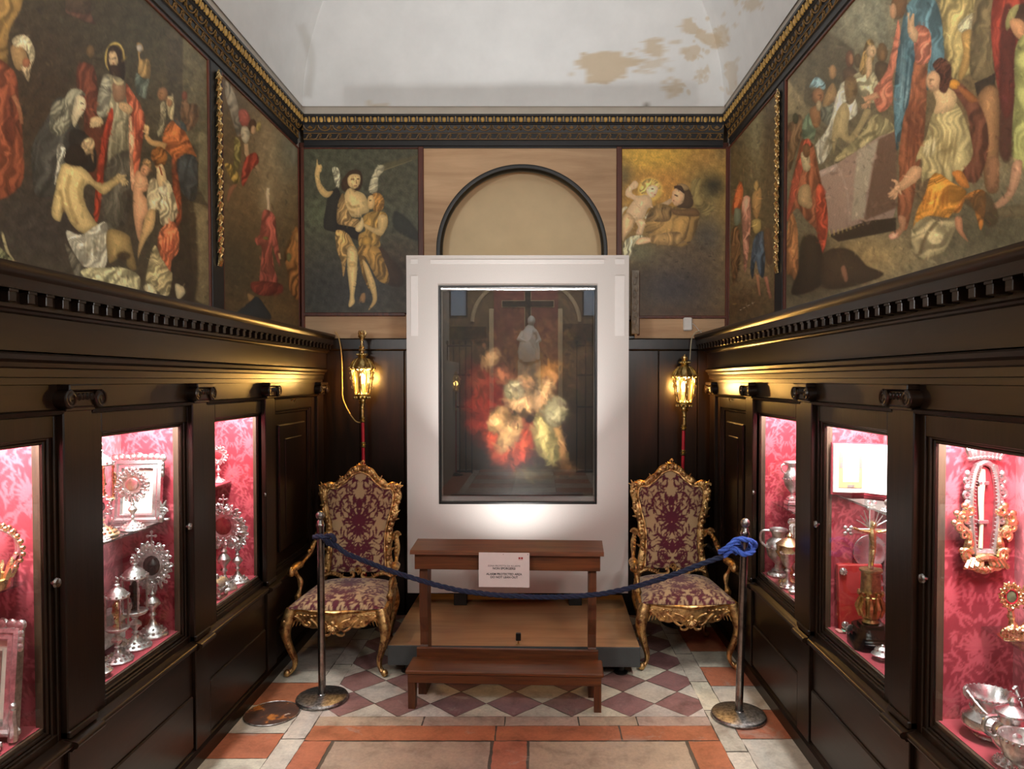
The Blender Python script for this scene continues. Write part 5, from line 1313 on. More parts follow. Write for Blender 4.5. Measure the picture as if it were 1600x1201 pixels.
# ------------- right wall
def lathe_thing(name, label, cat, p, prof, mt, handles=(), lid=None, seg=28, beads=None):
    t = nthing(name, label, cat, p); b = MB(); b.lathe(prof, (0, 0, 0), seg)
    if beads:
        for (r, z, n, s) in beads:
            for k in range(n): a = 2 * pi * k / n; b.ball((r * cos(a), r * sin(a), z), s, 1, 1, 1, 6, 4)
    b.build('body', M[mt], t)
    for hpts, r, ang in handles:
        h = MB(); h.tube([(x * cos(ang), x * sin(ang), z) for x, z in spline(hpts, 5)], r, 7); h.build('handle', M[mt], t)
    if lid:
        l = MB(); l.lathe(lid, (0, 0, 0), seg); l.build('lid', M[mt], t)
    return t
def sc_prof(pr, s): return [(r * s, z * s) for r, z in pr]
S = .243
t = lathe_thing('silver_vase', 'two-handled silver vase on a square plinth, on the shelf of the far right cabinet', 'vase', (1.452, 3.985, 1.051),
    sc_prof([(.11, .15), (.12, .17), (.05, .22), (.045, .27), (.10, .33), (.165, .42), (.20, .55), (.205, .66), (.17, .76), (.12, .82), (.11, .88), (.15, .94), (.20, .985), (.19, 1.0), (.12, .96)], S), 'silver',
    handles=[(sc_prof([(.17, .72), (.25, .80), (.24, .92), (.15, .93)], S), .005, 0), (sc_prof([(.17, .72), (.25, .80), (.24, .92), (.15, .93)], S), .005, pi)], beads=[(.205 * S, .60 * S, 16, .005)])
b = MB(); b.bbox(-.036, .036, -.036, .036, 0, .022, .004); b.bbox(-.028, .028, -.028, .028, .022, .038, .003); b.build('plinth', M['silverp'], t, smooth=False)
S = .27
lathe_thing('silver_ewer', 'silver ewer with a scrolled handle on the floor of the far right cabinet', 'ewer', (1.392, 4.03, ZF),
    sc_prof([(.22, 0), (.23, .03), (.20, .07), (.13, .10), (.14, .13), (.08, .18), (.07, .24), (.12, .32), (.22, .42), (.25, .55), (.25, .68), (.20, .76), (.13, .82), (.14, .90), (.19, .97), (.18, 1.0), (.10, .95)], S), 'silver',
    handles=[(sc_prof([(.24, .60), (.36, .72), (.34, .92), (.17, .95)], S), .007, pi * .9)], beads=[(.25 * S, .60 * S, 18, .006), (.21 * S, .05 * S, 18, .005)])
S = .28
lathe_thing('covered_goblet', 'gilt covered goblet before the ewer in the far right cabinet', 'goblet', (1.398, 3.87, ZF),
    sc_prof([(.20, 0), (.21, .03), (.16, .07), (.08, .12), (.05, .2), (.09, .26), (.05, .32), (.06, .40), (.16, .46), (.23, .56), (.25, .68), (.25, .76), (.2, .765)], S), 'gold',
    lid=sc_prof([(.26, .76), (.265, .78), (.24, .80), (.16, .86), (.08, .90), (.04, .92), (.06, .95), (.03, .99), (.004, 1.0)], S), beads=[(.18 * S, .05 * S, 12, .008), (.24 * S, .62 * S, 14, .007)])
frame_relic((1.505, 4.02, ZF), .09, .30, 'tall narrow silver ornate panel at the back of the far right cabinet', -.3, .05, 'silver', 'relicdark')
dishy((1.352, 3.69, ZF), .026, .045, 'small silver dish at the near corner of the far right cabinet floor')
S = .20
lathe_thing('silver_cup', 'small footed silver cup with spread leaves beneath the gilt goblet', 'cup', (1.362, 3.795, ZF),
    sc_prof([(.2, 0), (.22, .04), (.12, .10), (.05, .2), (.05, .4), (.09, .46), (.05, .52), (.12, .62), (.18, .78), (.20, .95), (.19, .95), (.1, .7)], S), 'silver', beads=[(.17 * S, .07 * S, 8, .010), (.2 * S, .93 * S, 14, .005)])

# middle right cabinet
t = nthing('open_book', 'large open illustrated book on the shelf of the middle right cabinet', 'book', (1.462, 3.13, 1.242))
M['pagew'] = m_plain('bright_paper', C(238, 234, 224), .8, var=.02)
def leafgrid(x0, y0, x1, y1, bow):
    A, B = np.meshgrid(np.linspace(0, 1, 14), np.linspace(0, 1, 6)); nx, ny = (y1 - y0), -(x1 - x0); l = math.hypot(nx, ny)
    return np.stack([x0 + A * (x1 - x0) - nx / l * bow * np.sin(A * pi), y0 + A * (y1 - y0) - ny / l * bow * np.sin(A * pi) + B * .0, .012 + B * .215 + A * 0], -1)
b = MB(); b.prism([(0, .012), (-.136, .030), (-.138, .040), (0, .024), (.10, -.085), (.092, -.095), (-.002, .008)], lambda x, y, d: (x, y, d), .0, .232); b.build('cover', M['redvelvet'], t, smooth=False)
b = MB(); b.grid(leafgrid(0, .004, -.132, .022, .010)); b.grid(leafgrid(.096, -.094, .0, .002, .008))
b.prism([(0, .010), (-.132, .030), (-.132, .022), (0, .004)], lambda x, y, d: (x, y, d), .012, .226)
b.build('page_block', M['pagew'], t, ang=60)
pm = MB()
def onpage(u, v, off=.0016):
    x0, y0, x1, y1 = 0, .004, -.132, .022; nx, ny = (y1 - y0), -(x1 - x0); l = math.hypot(nx, ny); bo = .010 * sin(u * pi)
    return (x0 + u * (x1 - x0) - nx / l * (bo) + 0, y0 + u * (y1 - y0) - ny / l * bo - off * 1.0, .012 + v * .215)
def pq(u0, u1, v0, v1, off): 
    us = lin(u0, u1, 7); pm_.grid(np.array([[onpage(u, v, off) for u in us] for v in (v0, v1)]))
pm_ = MB(); pq(.10, .84, .10, .84, .003); pm_.build('ochre_border', m_plain('ochre_print', C(206, 160, 104), .8), t, smooth=False)
pm_ = MB(); pq(.22, .72, .22, .88, .004); pm_.build('picture_field', M['pagew'], t, smooth=False)
pm_ = MB()
for (u0, u1, v0, v1) in ((.36, .58, .11, .16), (.12, .2, .5, .62), (.74, .82, .5, .62), (.3, .62, .90, .925)): pq(u0, u1, v0, v1, .0046)
rr = random.Random(2)
for k in range(16):
    u = rr.uniform(.36, .60); v = rr.uniform(.28, .62); pq(u, u + rr.uniform(.01, .03), v, v + rr.uniform(.02, .07), .0048)
pm_.build('print', m_plain('grey_print', C(120, 112, 108), .8), t, smooth=False)
t = nthing('silver_censer', 'small silver filigree ornament at the near end of the book shelf', 'ornament', (1.375, 2.74, 1.241))
b = MB(); foot(b, .032, .03); b.ball((0, 0, .035), .02, 1, 1, .8, 10, 6); b.build('body', M['silver'], t)

t = nthing('altar_crucifix', 'gilt and silver crucifix on a stepped black base in the middle right cabinet', 'crucifix', (1.408, 2.955, ZF), -.12)
b = MB()
oc = lambda r, c_: [(r, -c_), (r, c_), (c_, r), (-c_, r), (-r, c_), (-r, -c_), (-c_, -r), (c_, -r)]
for (r, c_, z0, z1) in ((.078, .05, 0, .034), (.070, .044, .034, .044), (.060, .036, .044, .078), (.064, .04, .078, .088), (.045, .028, .088, .100)): b.prism(oc(r, c_), lambda x, y, d: (x, y, d), z0, z1)
b.build('black_base', M['blackstone'], t, smooth=False)
b = MB(); b.lathe([(.03, .10), (.034, .105), (.026, .115), (.032, .14), (.040, .18), (.042, .21), (.036, .215), (.04, .235), (.038, .31), (.046, .318), (.046, .325), (.03, .326)], (0, 0, 0), 20)
for k in range(10): a = 2 * pi * k / 10; b.tube([(.040 * cos(a), .040 * sin(a), .13), (.050 * cos(a), .050 * sin(a), .17), (.040 * cos(a), .040 * sin(a), .21)], [.008, .014, .005], 6); b.ball((.046 * cos(a), .046 * sin(a), .225), .010, 1, 1, 1, 6, 4)
b.build('cup', M['brass'], t)
b = MB(); b.bbox(-.010, .010, -.006, .006, .326, .585, .002); b.bbox(-.085, .085, -.006, .006, .475, .495, .002)
for x, z in ((-.092, .485), (.092, .485), (0, .592)):
    for dx, dz in ((0, 0), (.012, .012), (-.012, .012), (.012, -.012), (-.012, -.012)): b.ball((x + dx, 0, z + dz), .009, 1, .8, 1, 7, 5)
for q in (-1, 1):
    for k in range(3): b.tube([(q * .010, 0, .50), (q * (.03 + .015 * k), 0, .53 + .02 * (2 - k))], [.004, .002], 5)
b.build('cross', M['silver'], t)
b = MB(); b.tube(spline([(0, -.012, .50), (0, -.016, .47), (.002, -.018, .44), (.004, -.016, .41), (.0, -.024, .38), (.0, -.014, .345)], 5), [.009, .010, .011, .013, .014, .015, .015, .014, .013, .012, .011, .012, .012, .011, .010, .010, .011, .010, .009, .008, .007, .007, .006, .006, .005, .005], 8)
b.tube(spline([(-.075, -.012, .498), (-.04, -.016, .486), (0, -.016, .482), (.04, -.016, .486), (.075, -.012, .498)], 5), .0055, 6); b.ball((.004, -.020, .512), .012, .9, 1, 1.2, 10, 7); b.build('corpus', M['gilt'], t)

t = nthing('red_book', 'red velvet-bound book with silver corner bosses leaning at the back of the middle right cabinet', 'book', (1.458, 3.14, ZF))
b = MB(); th = .11
T = lambda x, y, z: (x, y + z * th, z)
o = len(b.v); b.bbox(-.10, .10, -.012, .018, 0, .29, .004); b.xf(Matrix(((1, 0, 0, 0), (0, 1, th, 0), (0, 0, 1, 0), (0, 0, 0, 1)))); b.build('binding', m_plain('red_leather', C(168, 36, 36), .5, var=.1), t, smooth=False)
for x, z in ((-.08, .03), (-.08, .262), (.08, .03), (.08, .262)):
    b = MB(); b.ball(T(x, -.018, z), .017, 1, .7, 1, 12, 8)
    for k in range(8): a = 2 * pi * k / 8; b.ball(T(x + .012 * cos(a), -.026, z + .012 * sin(a)), .0045, 1, 1, 1, 6, 4)
    b.build('boss', M['silver'], t)
t = nthing('silver_plate', 'round polished silver plate standing behind the red book', 'plate', (1.508, 3.178, ZF))
b = MB(); b.lathe([(.001, .004), (.040, .004), (.046, .0), (.074, -.004), (.076, -.001), (.074, .004), (.001, .010)], (0, .0, 0), 40, 'y'); b.xf(Matrix.Translation((-.0, 0, .345))); b.build('dish', M['silverp'], t)
b = MB(); b.tube([(-.03, 0, 0), (0, .003, .28)], .003, 6); b.tube([(.03, 0, 0), (0, .003, .28)], .003, 6); b.tube([(-.03, -.006, .272), (0, -.004, .267), (.03, -.006, .272)], .003, 6); b.build('wire_stand', M['steel'], t)
S = .265
lathe_thing('silver_urn', 'lidded silver urn right of the crucifix in the middle right cabinet', 'urn', (1.478, 3.045, ZF),
    sc_prof([(.16, 0), (.17, .03), (.11, .08), (.07, .12), (.10, .18), (.18, .26), (.20, .36), (.19, .46), (.14, .54), (.12, .58), (.15, .62), (.1, .63)], S), 'silverp',
    lid=sc_prof([(.155, .62), (.16, .64), (.12, .70), (.13, .74), (.08, .80), (.05, .82), (.07, .88), (.09, .92), (.06, .98), (.004, 1.0)], S), beads=[(.14 * S, .62 * S, 14, .006), (.12 * S, .73 * S, 12, .008), (.08 * S, .90 * S, 10, .008)])
dishy((1.392, 2.815, ZF), .042, .06, 'little covered silver dish in the near corner of the middle right cabinet')
t = nthing('relic_medallion', 'small oval silver medallion propped at the foot of the black crucifix base', 'medallion', (1.372, 3.062, ZF))
b = MB(); b.lathe([(.001, -.004), (.016, -.005), (.020, -.002), (.020, .003), (.001, .004)], (0, 0, 0), 20, 'y'); b.xf(Matrix.Diagonal((1, 1, 1.35, 1))); b.xf(Matrix.Translation((0, 0, .028)))
for k in range(12): a = 2 * pi * k / 12; b.ball((.019 * cos(a), -.003, .028 + .026 * sin(a)), .0035, 1, 1, 1, 6, 4)
b.build('medal', M['silver'], t)
t = nthing('ribbon_packet', 'small pink paper packet tied with green ribbon on the middle right cabinet floor', 'packet', (1.362, 3.125, ZF))
b = MB(); b.bbox(-.022, .018, -.02, .02, 0, .008, .002); b.build('paper', m_plain('pink_paper', C(214, 150, 140), .8), t, smooth=False)
b = MB(); b.tube(spline([(.0, -.024, .009), (.012, -.02, .012), (.024, -.026, .004), (.034, -.02, .008), (.042, -.028, .003)], 6), .006, 6, flat=.3); b.tube(spline([(.0, .018, .010), (.004, 0, .011), (.0, -.024, .009)], 4), .005, 6, flat=.3); b.build('ribbon', m_plain('pale_green_ribbon', C(140, 186, 160), .6), t)

# nearest right cabinet: hanging gilt and silver frame
t = nthing('hanging_reliquary', 'tall silver and gilt scrolled reliquary hung on the red damask of the nearest right cabinet', 'reliquary', (1.452, 2.295, 1.128))
H = .425; rr = random.Random(12)
sl = MB()
for s in (-1, 1):
    pr = spline([(s * .030, .062), (s * .040, .15), (s * .044, .24), (s * .036, .31), (s * .024, .350)], 7)
    sl.tube([(x, -.008, z) for x, z in pr], .013, 8, flat=.7); 
    for i, (x, z) in enumerate(pr): sl.tube([(x - .012, -.016, z + .004), (x + .012, -.018, z - .003)], .0022, 5)
    for z0, w0 in ((.205, .016), (.255, .018), (.30, .014), (.17, .012)):
        sl.tube([(s * (.050 + p_[0]), -.010, z0 + p_[1]) for p_ in spiral(.006, 0, w0, .004, pi * .5, -s * 1.2, 14)], .006, 6); sl.ball((s * .056, -.012, z0 + .022), .010, 1, .8, 1.2, 7, 5)
sl.tube([(-.03, -.008, .066), (.03, -.008, .066)], .012, 8); sl.tube(spline([(-.026, -.008, .345), (0, -.010, .358), (.026, -.008, .345)], 6), .010, 8)
for k in range(9): x = -.048 + .012 * k; z = .372 + .004 * cos((k - 4) * .5); sl.ball((x, -.012, z), .010, 1, .9, .8, 7, 5); sl.tube([(x, -.012, z + .005), (x + (k - 4) * .0025, -.016, z + .028), (x + (k - 4) * .004, -.010, z + .046 + .008 * (k % 2))], [.008, .009, .003], 6); sl.ball((x + (k - 4) * .004, -.012, z + .05 + .008 * (k % 2)), .006, 1, 1, 1, 6, 4)
sl.build('silver_frame', M['silver'], t)
bk_ = MB(); bk_.prism([(-.034, .07), (.034, .07), (.042, .24), (.022, .35), (-.022, .35), (-.042, .24)], lambda x, z, d: (x, d, z), .0, .012); bk_.build('crimson_back', M['relicred'], t, smooth=False)
rl = MB(); rl.tube(spline([(-.008, -.006, .08), (-.007, -.008, .16), (-.010, -.008, .24), (-.008, -.008, .30), (-.004, -.007, .335)], 5), [.007, .007, .0065, .006, .006, .0065, .007, .0075, .008, .0085, .009, .0095, .010, .0105, .011, .011, .010, .009, .008, .007, .006], 8); rl.build('bone_relic', m_plain('old_bone', C(214, 196, 160), .6), t)
rl = MB()
for z in (.16, .285): rl.bbox(-.022, .012, -.018, -.004, z, z + .012, .002)
rl.build('band', M['silverp'], t, smooth=False)
g = MB()
for s in (-1, 1):
    g.tube([(x, -.012, z) for x, z in spline([(s * .006, .012), (s * .030, .022), (s * .052, .044), (s * .060, .072), (s * .048, .096), (s * .052, .125), (s * .070, .145), (s * .078, .172), (s * .062, .195), (s * .052, .185)], 6)], [.014 + .003 * sin(i * .6) - .00006 * i for i in range(55)], 8)
    for x0, z0, r0 in ((.060, .060, .020), (.066, .125, .018), (.078, .180, .018), (.038, .030, .018), (.052, .205, .016), (.085, .15, .012)):
        g.tube([(s * (x0 + p_[0]), -.020, z0 + p_[1]) for p_ in spiral(0, 0, r0, .004, rr.uniform(0, 6), s * 1.3, 16)], [.008 - .0003 * i for i in range(17)], 6)
        g.ball((s * (x0 + .012), -.016, z0 + .014), .011, 1.2, .8, 1, 7, 5)
    for k in range(4): g.tube([(s * (.012 + .012 * k), -.02, .05), (s * (.018 + .016 * k), -.028, .03 - .003 * k), (s * (.022 + .016 * k), -.02, .016)], [.008, .010, .003], 6)
g.ball((0, -.014, .012), .018, 1.3, .8, .9, 10, 6); g.tube(spline([(-.03, -.022, .045), (0, -.030, .055), (.03, -.022, .045)], 5), .012, 7)
g.build('gilt_scrollwork', M['gold'], t)
t = nthing('twin_reliquary', 'small gilt twin-oval reliquary on the corner shelf of the nearest right cabinet', 'reliquary', (1.505, 2.185, .946), -.2)
b = MB(); b.bbox(-.055, .055, -.025, .025, 0, .012, .004)
for k in range(14): b.tube([(-.05 + .0077 * k + p_[0], -.022, .022 + p_[1] + .006 * (k % 2)) for p_ in spiral(0, 0, .013, .003, rr.uniform(0, 6), rr.choice((-1, 1)) * 1.1, 12)], .0055, 6)
for k in range(10): b.ball((-.045 + .01 * k, -.012, .03 + .006 * (k % 3)), .011, 1, 1, 1, 7, 5)
for s in (-1, 1): b.tube(spline([(s * .014, 0, .03), (s * .024, 0, .06), (s * .026, 0, .09)], 5), [.010, .009, .012, .014, .011, .008, .010, .012, .010, .008, .008], 8)
b.build('base', M['gold'], t)
b = MB()
for s in (-1, 1):
    o = len(b.v); glory(b, .135, .034, .045, 14, rr, .012, .55, 1.3); b.xf(Matrix.Translation((s * .028, 0, 0)), o)
b.build('oval_frame', M['gold'], t)
b = MB(); 
for s in (-1, 1): b.ball((s * .028, -.004, .135), 1, .018, .005, .024, 14, 8)
b.build('relic_window', m_plain('green_relic', C(90, 96, 70), .3, var=.4, scale=80), t)
b = MB()
for s in (-1, 1): b.tube([(s * .028 + .0165 * cos(a), -.0085, .135 + .0215 * sin(a)) for a in lin(0, 2 * pi, 21)], .0022, 5)
b.build('red_rim', M['redpole'], t)
S = .15
t = lathe_thing('silver_bucket', 'round-bellied silver bucket with a scalloped rim on the floor of the nearest right cabinet', 'bucket', (1.425, 2.195, ZF),
    [(.045, 0), (.05, .008), (.045, .014), (.072, .026), (.083, .046), (.080, .066), (.064, .080), (.055, .088), (.056, .105), (.066, .122), (.072, .134), (.075, .137), (.070, .138), (.055, .115), (.048, .09)], 'silverp', beads=[(.073, .137, 30, .0045), (.056, .090, 24, .004)])
b = MB()
for s in (-1, 1): b.tube(spline([(s * .07, 0, .125), (s * .082, 0, .140), (s * .078, 0, .158), (s * .07, 0, .15)], 4), .006, 6)
b.build('ear', M['silver'], t)
b = MB(); b.tube(spline([(.078, 0, .15), (.06, -.055, .11), (0, -.085, .085), (-.05, -.062, .10), (-.078, 0, .15)], 6), .0045, 6); b.build('handle', M['silver'], t)
t = nthing('sprinkler_rod', 'slim silver sprinkler rod leaning out of the bucket', 'sprinkler', (1.43, 2.17, ZF + .085))
b = MB(); b.tube([(0, 0, .02), (.10, -.05, .092)], .0045, 8); b.ball((.103, -.0515, .094), .008, 1, 1, 1, 8, 5); b.ball((.05, -.025, .056), .006, 1, 1, 1, 8, 5); b.build('rod', M['steel'], t)
S = .20
lathe_thing('silver_jug', 'small silver jug with a knobbed lid right of the bucket', 'jug', (1.385, 2.035, ZF),
    sc_prof([(.24, 0), (.25, .03), (.16, .08), (.10, .12), (.14, .18), (.25, .30), (.28, .42), (.24, .54), (.17, .62), (.18, .70), (.22, .75), (.15, .755)], S), 'silverp',
    handles=[(sc_prof([(.26, .40), (.42, .52), (.38, .70), (.2, .72)], S), .006, pi)], lid=sc_prof([(.23, .75), (.22, .78), (.12, .84), (.05, .88), (.07, .94), (.04, .99), (.003, 1.0)], S), beads=[(.27 * S, .42 * S, 18, .006), (.21 * S, .05 * S, 16, .006)])
S = .13
lathe_thing('silver_goblet', 'low fluted silver goblet at the very front of the nearest right cabinet', 'goblet', (1.352, 1.945, ZF),
    sc_prof([(.30, 0), (.31, .04), (.16, .12), (.08, .2), (.07, .32), (.2, .40), (.36, .55), (.42, .8), (.44, .95), (.46, 1.0), (.43, .98), (.36, .7), (.1, .5)], S), 'silver', beads=[(.25 * S, .06 * S, 12, .008), (.44 * S, .93 * S, 22, .005)])
# ================================================================== OIL PAINTINGS
def side_canvas(X, px0, px1, nu, nv, z0=2.088, z1=3.452):
    pxs = np.linspace(px0, px1, nu); r0 = (pxs - VPX) / F_PX; Yv = X / r0
    YY, ZZ = np.meshgrid(Yv, np.linspace(z1, z0, nv)); P = np.stack([np.full_like(YY, X), YY, ZZ], -1); U, V = proj(P); return P, U, V
def back_canvas(x0, x1, z0, z1, nu, nv, Y=5.246):
    XX, ZZ = np.meshgrid(np.linspace(x0, x1, nu), np.linspace(z1, z0, nv)); P = np.stack([XX, np.full_like(XX, Y), ZZ], -1); U, V = proj(P); return P, U, V
def hang(label, P, cv, gain, frame):
    t = thing('oil_painting', label, 'painting')
    g_ = cv.c.mean(1, keepdims=True); cv.c = g_ + (cv.c - g_) * np.array([.84, .86, .92]) + np.array([1.5, 0, -2.0])   # aged varnish
    m = MB(); m.grid(P); m.build('canvas', M['oil'], t, smooth=False, colors=cv.out(gain))
    frame.build('frame', M['woodred'], t, smooth=False); return t
def folds(c, pts, n, col, w=3, op=.5, seed=1):
    """drapery creases running down between two edge lines: pts = ((x0,y0),(x1,y1),(x2,y2),(x3,y3)) top-left, top-right, bottom-right, bottom-left"""
    r = random.Random(seed); (ax, ay), (bx, by), (cx, cy), (dx, dy) = pts
    for k in range(n):
        t = (k + r.uniform(.2, .8)) / n; s = min(1, max(0, t + r.uniform(-.12, .12))); a, b_ = r.uniform(0, .25), r.uniform(.7, 1)
        x0, y0 = ax + (bx - ax) * t, ay + (by - ay) * t; x1, y1 = dx + (cx - dx) * s, dy + (cy - dy) * s
        p = lambda q: (x0 + (x1 - x0) * q + r.uniform(-3, 3), y0 + (y1 - y0) * q)
        c.stroke([p(a), p((a + b_) / 2), p(b_)], [.4, w * r.uniform(.6, 1.3), .4], col, soft=w * 1.6, op=op, rim=0)
def face(c, x, y, r, skin, rot=0.0, dark=(60, 38, 26), look=1):
    c.ell(x, y, r * .78, r, skin, rot, soft=r * .3, rim=.30, sh=(look * .7, -.5, .22))
    c.ell(x + look * r * .22, y - r * .12, r * .26, r * .07, dark, rot, soft=r * .2, rim=0, op=.5)
    c.stroke([(x + look * r * .3, y - r * .1), (x + look * r * .42, y + r * .22), (x + look * r * .26, y + r * .28)], r * .06, dark, soft=r * .12, op=.5)
    c.ell(x + look * r * .22, y + r * .5, r * .2, r * .06, (150, 70, 56), rot, soft=r * .2, rim=0, op=.5)
def hand(c, x, y, s, ang, skin):
    for k in range(4): a = ang + (k - 1.5) * .22; c.stroke([(x, y), (x + s * .6 * cos(a), y + s * .6 * sin(a)), (x + s * (1 - .1 * abs(k - 1.2)) * cos(a + .1), y + s * (1 - .1 * abs(k - 1.2)) * sin(a + .1))], [s * .13, s * .10, s * .05], skin, soft=s * .10)
    a = ang - 1.0; c.stroke([(x, y), (x + s * .6 * cos(a), y + s * .6 * sin(a))], [s * .13, s * .06], skin, soft=s * .1)
    c.ell(x, y, s * .28, s * .22, skin, ang, soft=s * .12)

# ---------------- left wall, large scene (drawing units: 4.288 per photo pixel)
P, U, V = side_canvas(WL + .006, -330, 329.5, 470, 300)
c = Canvas(U.ravel() * 4.288, V.ravel() * 4.288, (66, 58, 42)); B = 943.4
c.wash(250, 700, 420, 600, (58, 44, 30)); c.wash(300, 1500, 600, 420, (52, 46, 40)); c.wash(1000, 300, 300, 300, (64, 60, 44)); c.wash(1250, 600, 240, 420, (92, 82, 58), .8); c.wash(-700, 600, 500, 900, (70, 54, 36))
c.poly([(1112, 200), (1225, 240), (1225, 900), (1112, 880)], (70, 63, 48), soft=20, sm=False, rim=0); c.poly([(1226, 240), (1412, 380), (1412, 1100), (1226, 900)], (98, 90, 64), soft=16, sm=False, rim=0)
c.poly([(1330, 880), (1400, 910), (1412, B + 480), (1330, B + 300)], (104, 96, 68), soft=10, sm=False, rim=0); c.poly([(1258, B + 400), (1400, B + 440), (1410, B + 1120), (1300, B + 1060)], (118, 104, 72), soft=14, sm=False, rim=.1)
c.poly([(1150, B + 300), (1300, B + 420), (1310, B + 1060), (1120, B + 1000)], (46, 36, 26), soft=30, rim=0, op=.8)
c.mottle(120, .14, 2); c.mottle(34, .07, 3)
for x0, y0, w_, h_ in ((-500, 300, 200, 900), (-250, 420, 160, 800)): c.poly([(x0, y0), (x0 + w_, y0 + 40), (x0 + w_ * 1.2, y0 + h_), (x0 - 30, y0 + h_)], (108, 66, 42), soft=24, fold=(.1, 60, .2))
c.poly([(436, -40), (610, -40), (608, 90), (640, 165), (560, 140), (440, 85)], (112, 74, 58), soft=9, sm=False, fold=(1.0, 60, .18)); c.poly([(440, -40), (600, -40), (604, 80), (520, 90), (440, 60)], (66, 56, 42), soft=20, op=.75)
# old man at the left edge
c.poly([(-120, -60), (130, -60), (140, 60), (60, 220), (40, 480), (-120, 480)], (148, 112, 60), soft=18, fold=(.5, 70, .2)); c.poly([(-120, 440), (90, 470), (130, 720), (150, 900), (140, B + 300), (-120, B + 340)], (134, 66, 42), soft=16, fold=(.1, 46, .25))
c.poly([(60, 560), (84, 700), (110, 900), (60, 980), (20, 800)], (84, 38, 26), soft=22, op=.6); c.stroke([(90, 640), (130, 730), (146, 830)], [16, 14, 11], (156, 96, 62), soft=8)
c.poly([(70, 320), (120, 300), (170, 340), (190, 420), (150, 470), (100, 450)], (160, 124, 78), soft=8); c.poly([(80, 270), (130, 235), (190, 250), (232, 330), (228, 400), (200, 440), (190, 370), (150, 320), (100, 310)], (206, 186, 140), soft=9, fold=(.6, 18, .22))
c.poly([(140, 440), (185, 430), (222, 410), (205, 470), (190, 545), (160, 500)], (176, 150, 110), soft=8, fold=(.2, 12, .25)); c.ell(176, 420, 26, 32, (160, 96, 62), soft=9)
# dim red figure behind
c.poly([(520, 440), (580, 420), (640, 480), (660, 760), (640, 960), (570, 960), (560, 700), (515, 580)], (112, 56, 38), soft=14, fold=(.1, 40, .22)); c.ell(606, 345, 28, 44, (110, 84, 54), soft=14); c.poly([(560, 870), (720, 850), (700, B + 260), (560, B + 240)], (88, 44, 28), soft=22)
# veiled woman
c.poly([(330, 760), (350, 690), (430, 660), (540, 880), (560, 1060), (520, B + 280), (260, B + 380), (215, B + 200), (220, 960)], (66, 64, 56), soft=14, fold=(.4, 52, .22)); c.poly([(470, 880), (560, 880), (640, 1000), (640, B + 190), (580, B + 200), (480, B + 90)], (40, 34, 28), soft=12)
c.poly([(430, 660), (470, 600), (540, 600), (575, 640), (530, 640), (500, 700), (490, 800), (420, 900), (340, 890), (335, 770), (360, 690)], (134, 130, 104), soft=8, fold=(.6, 34, .34)); folds(c, ((420, 690), (500, 640), (480, 830), (350, 880)), 7, (58, 56, 46), 7, .55, 2)
c.poly([(515, 640), (560, 650), (578, 700), (560, 750), (530, 790), (500, 850), (482, 810), (490, 720)], (208, 190, 146), soft=6, rim=.2, sh=(.8, -.3, .2)); c.stroke([(540, 690), (560, 696)], 4, (70, 50, 36), soft=4); c.stroke([(548, 735), (562, 734)], 3, (140, 70, 56), soft=4)
c.poly([(540, 1010), (560, 940), (610, 925), (635, 960), (620, 1010), (580, 1040)], (196, 162, 112), soft=6, fold=(.3, 22, .22)); c.poly([(590, 1010), (622, 1000), (625, B + 150), (598, B + 60)], (150, 116, 76), soft=8)
# central standing figure
c.ell(768, 385, 66, 102, (206, 176, 88), .1, soft=10, rim=0, op=.9); c.ell(770, 390, 56, 92, (84, 66, 42), .1, soft=12, rim=0); c.poly([(722, 330), (760, 300), (810, 340), (836, 440), (830, 540), (790, 560), (740, 500), (722, 420)], (48, 34, 24), soft=8)
c.poly([(734, 350), (772, 345), (790, 400), (775, 450), (745, 450), (728, 400)], (206, 172, 124), soft=6, rim=.25); c.stroke([(748, 395), (776, 388)], 4, (70, 46, 30), soft=4); c.stroke([(756, 425), (764, 424)], 5, (150, 96, 70), soft=5); c.poly([(735, 440), (785, 440), (810, 500), (780, 525), (745, 490)], (62, 42, 28), soft=8)
c.poly([(690, 510), (740, 500), (830, 540), (862, 640), (870, 760), (866, B + 60), (862, B + 330), (800, B + 560), (700, B + 540), (720, B + 100), (740, 800), (700, 780), (650, 760), (660, 640)], (152, 142, 108), soft=8, fold=(.12, 36, .24))
c.poly([(655, 640), (690, 530), (730, 515), (745, 640), (700, 780), (650, 760)], (146, 142, 116), soft=7, fold=(1.2, 30, .3)); c.poly([(755, 560), (828, 560), (840, 660), (770, 680)], (146, 108, 78), soft=10); c.poly([(756, 520), (790, 550), (830, 540), (815, 570), (770, 560)], (214, 192, 140), soft=5)
folds(c, ((750, 760), (850, 760), (860, B + 500), (710, B + 500)), 11, (84, 78, 56), 8, .55, 5); c.poly([(700, B + 180), (880, B + 80), (870, B + 500), (780, B + 580), (690, B + 540)], (70, 66, 56), soft=26, op=.75, fold=(.2, 36, .3))
c.poly([(745, 720), (760, 790), (730, 930), (700, B + 130), (690, B + 300), (660, B + 520), (630, B + 520), (640, B + 320), (670, B + 60), (700, 860)], (168, 54, 34), soft=7, fold=(.1, 34, .25))
c.poly([(845, 560), (890, 620), (940, 700), (972, 800), (960, 900), (940, B + 120), (900, B + 330), (872, B + 100), (862, 900), (880, 780), (850, 680)], (190, 92, 62), soft=8, fold=(.25, 34, .3)); c.poly([(864, 790), (890, 800), (900, 960), (890, B + 110), (905, B + 300), (880, B + 320), (866, B + 60)], (222, 156, 112), soft=7, fold=(.1, 18, .2)); folds(c, ((880, 690), (960, 790), (950, B + 60), (890, B + 40)), 8, (110, 40, 26), 6, .6, 7)
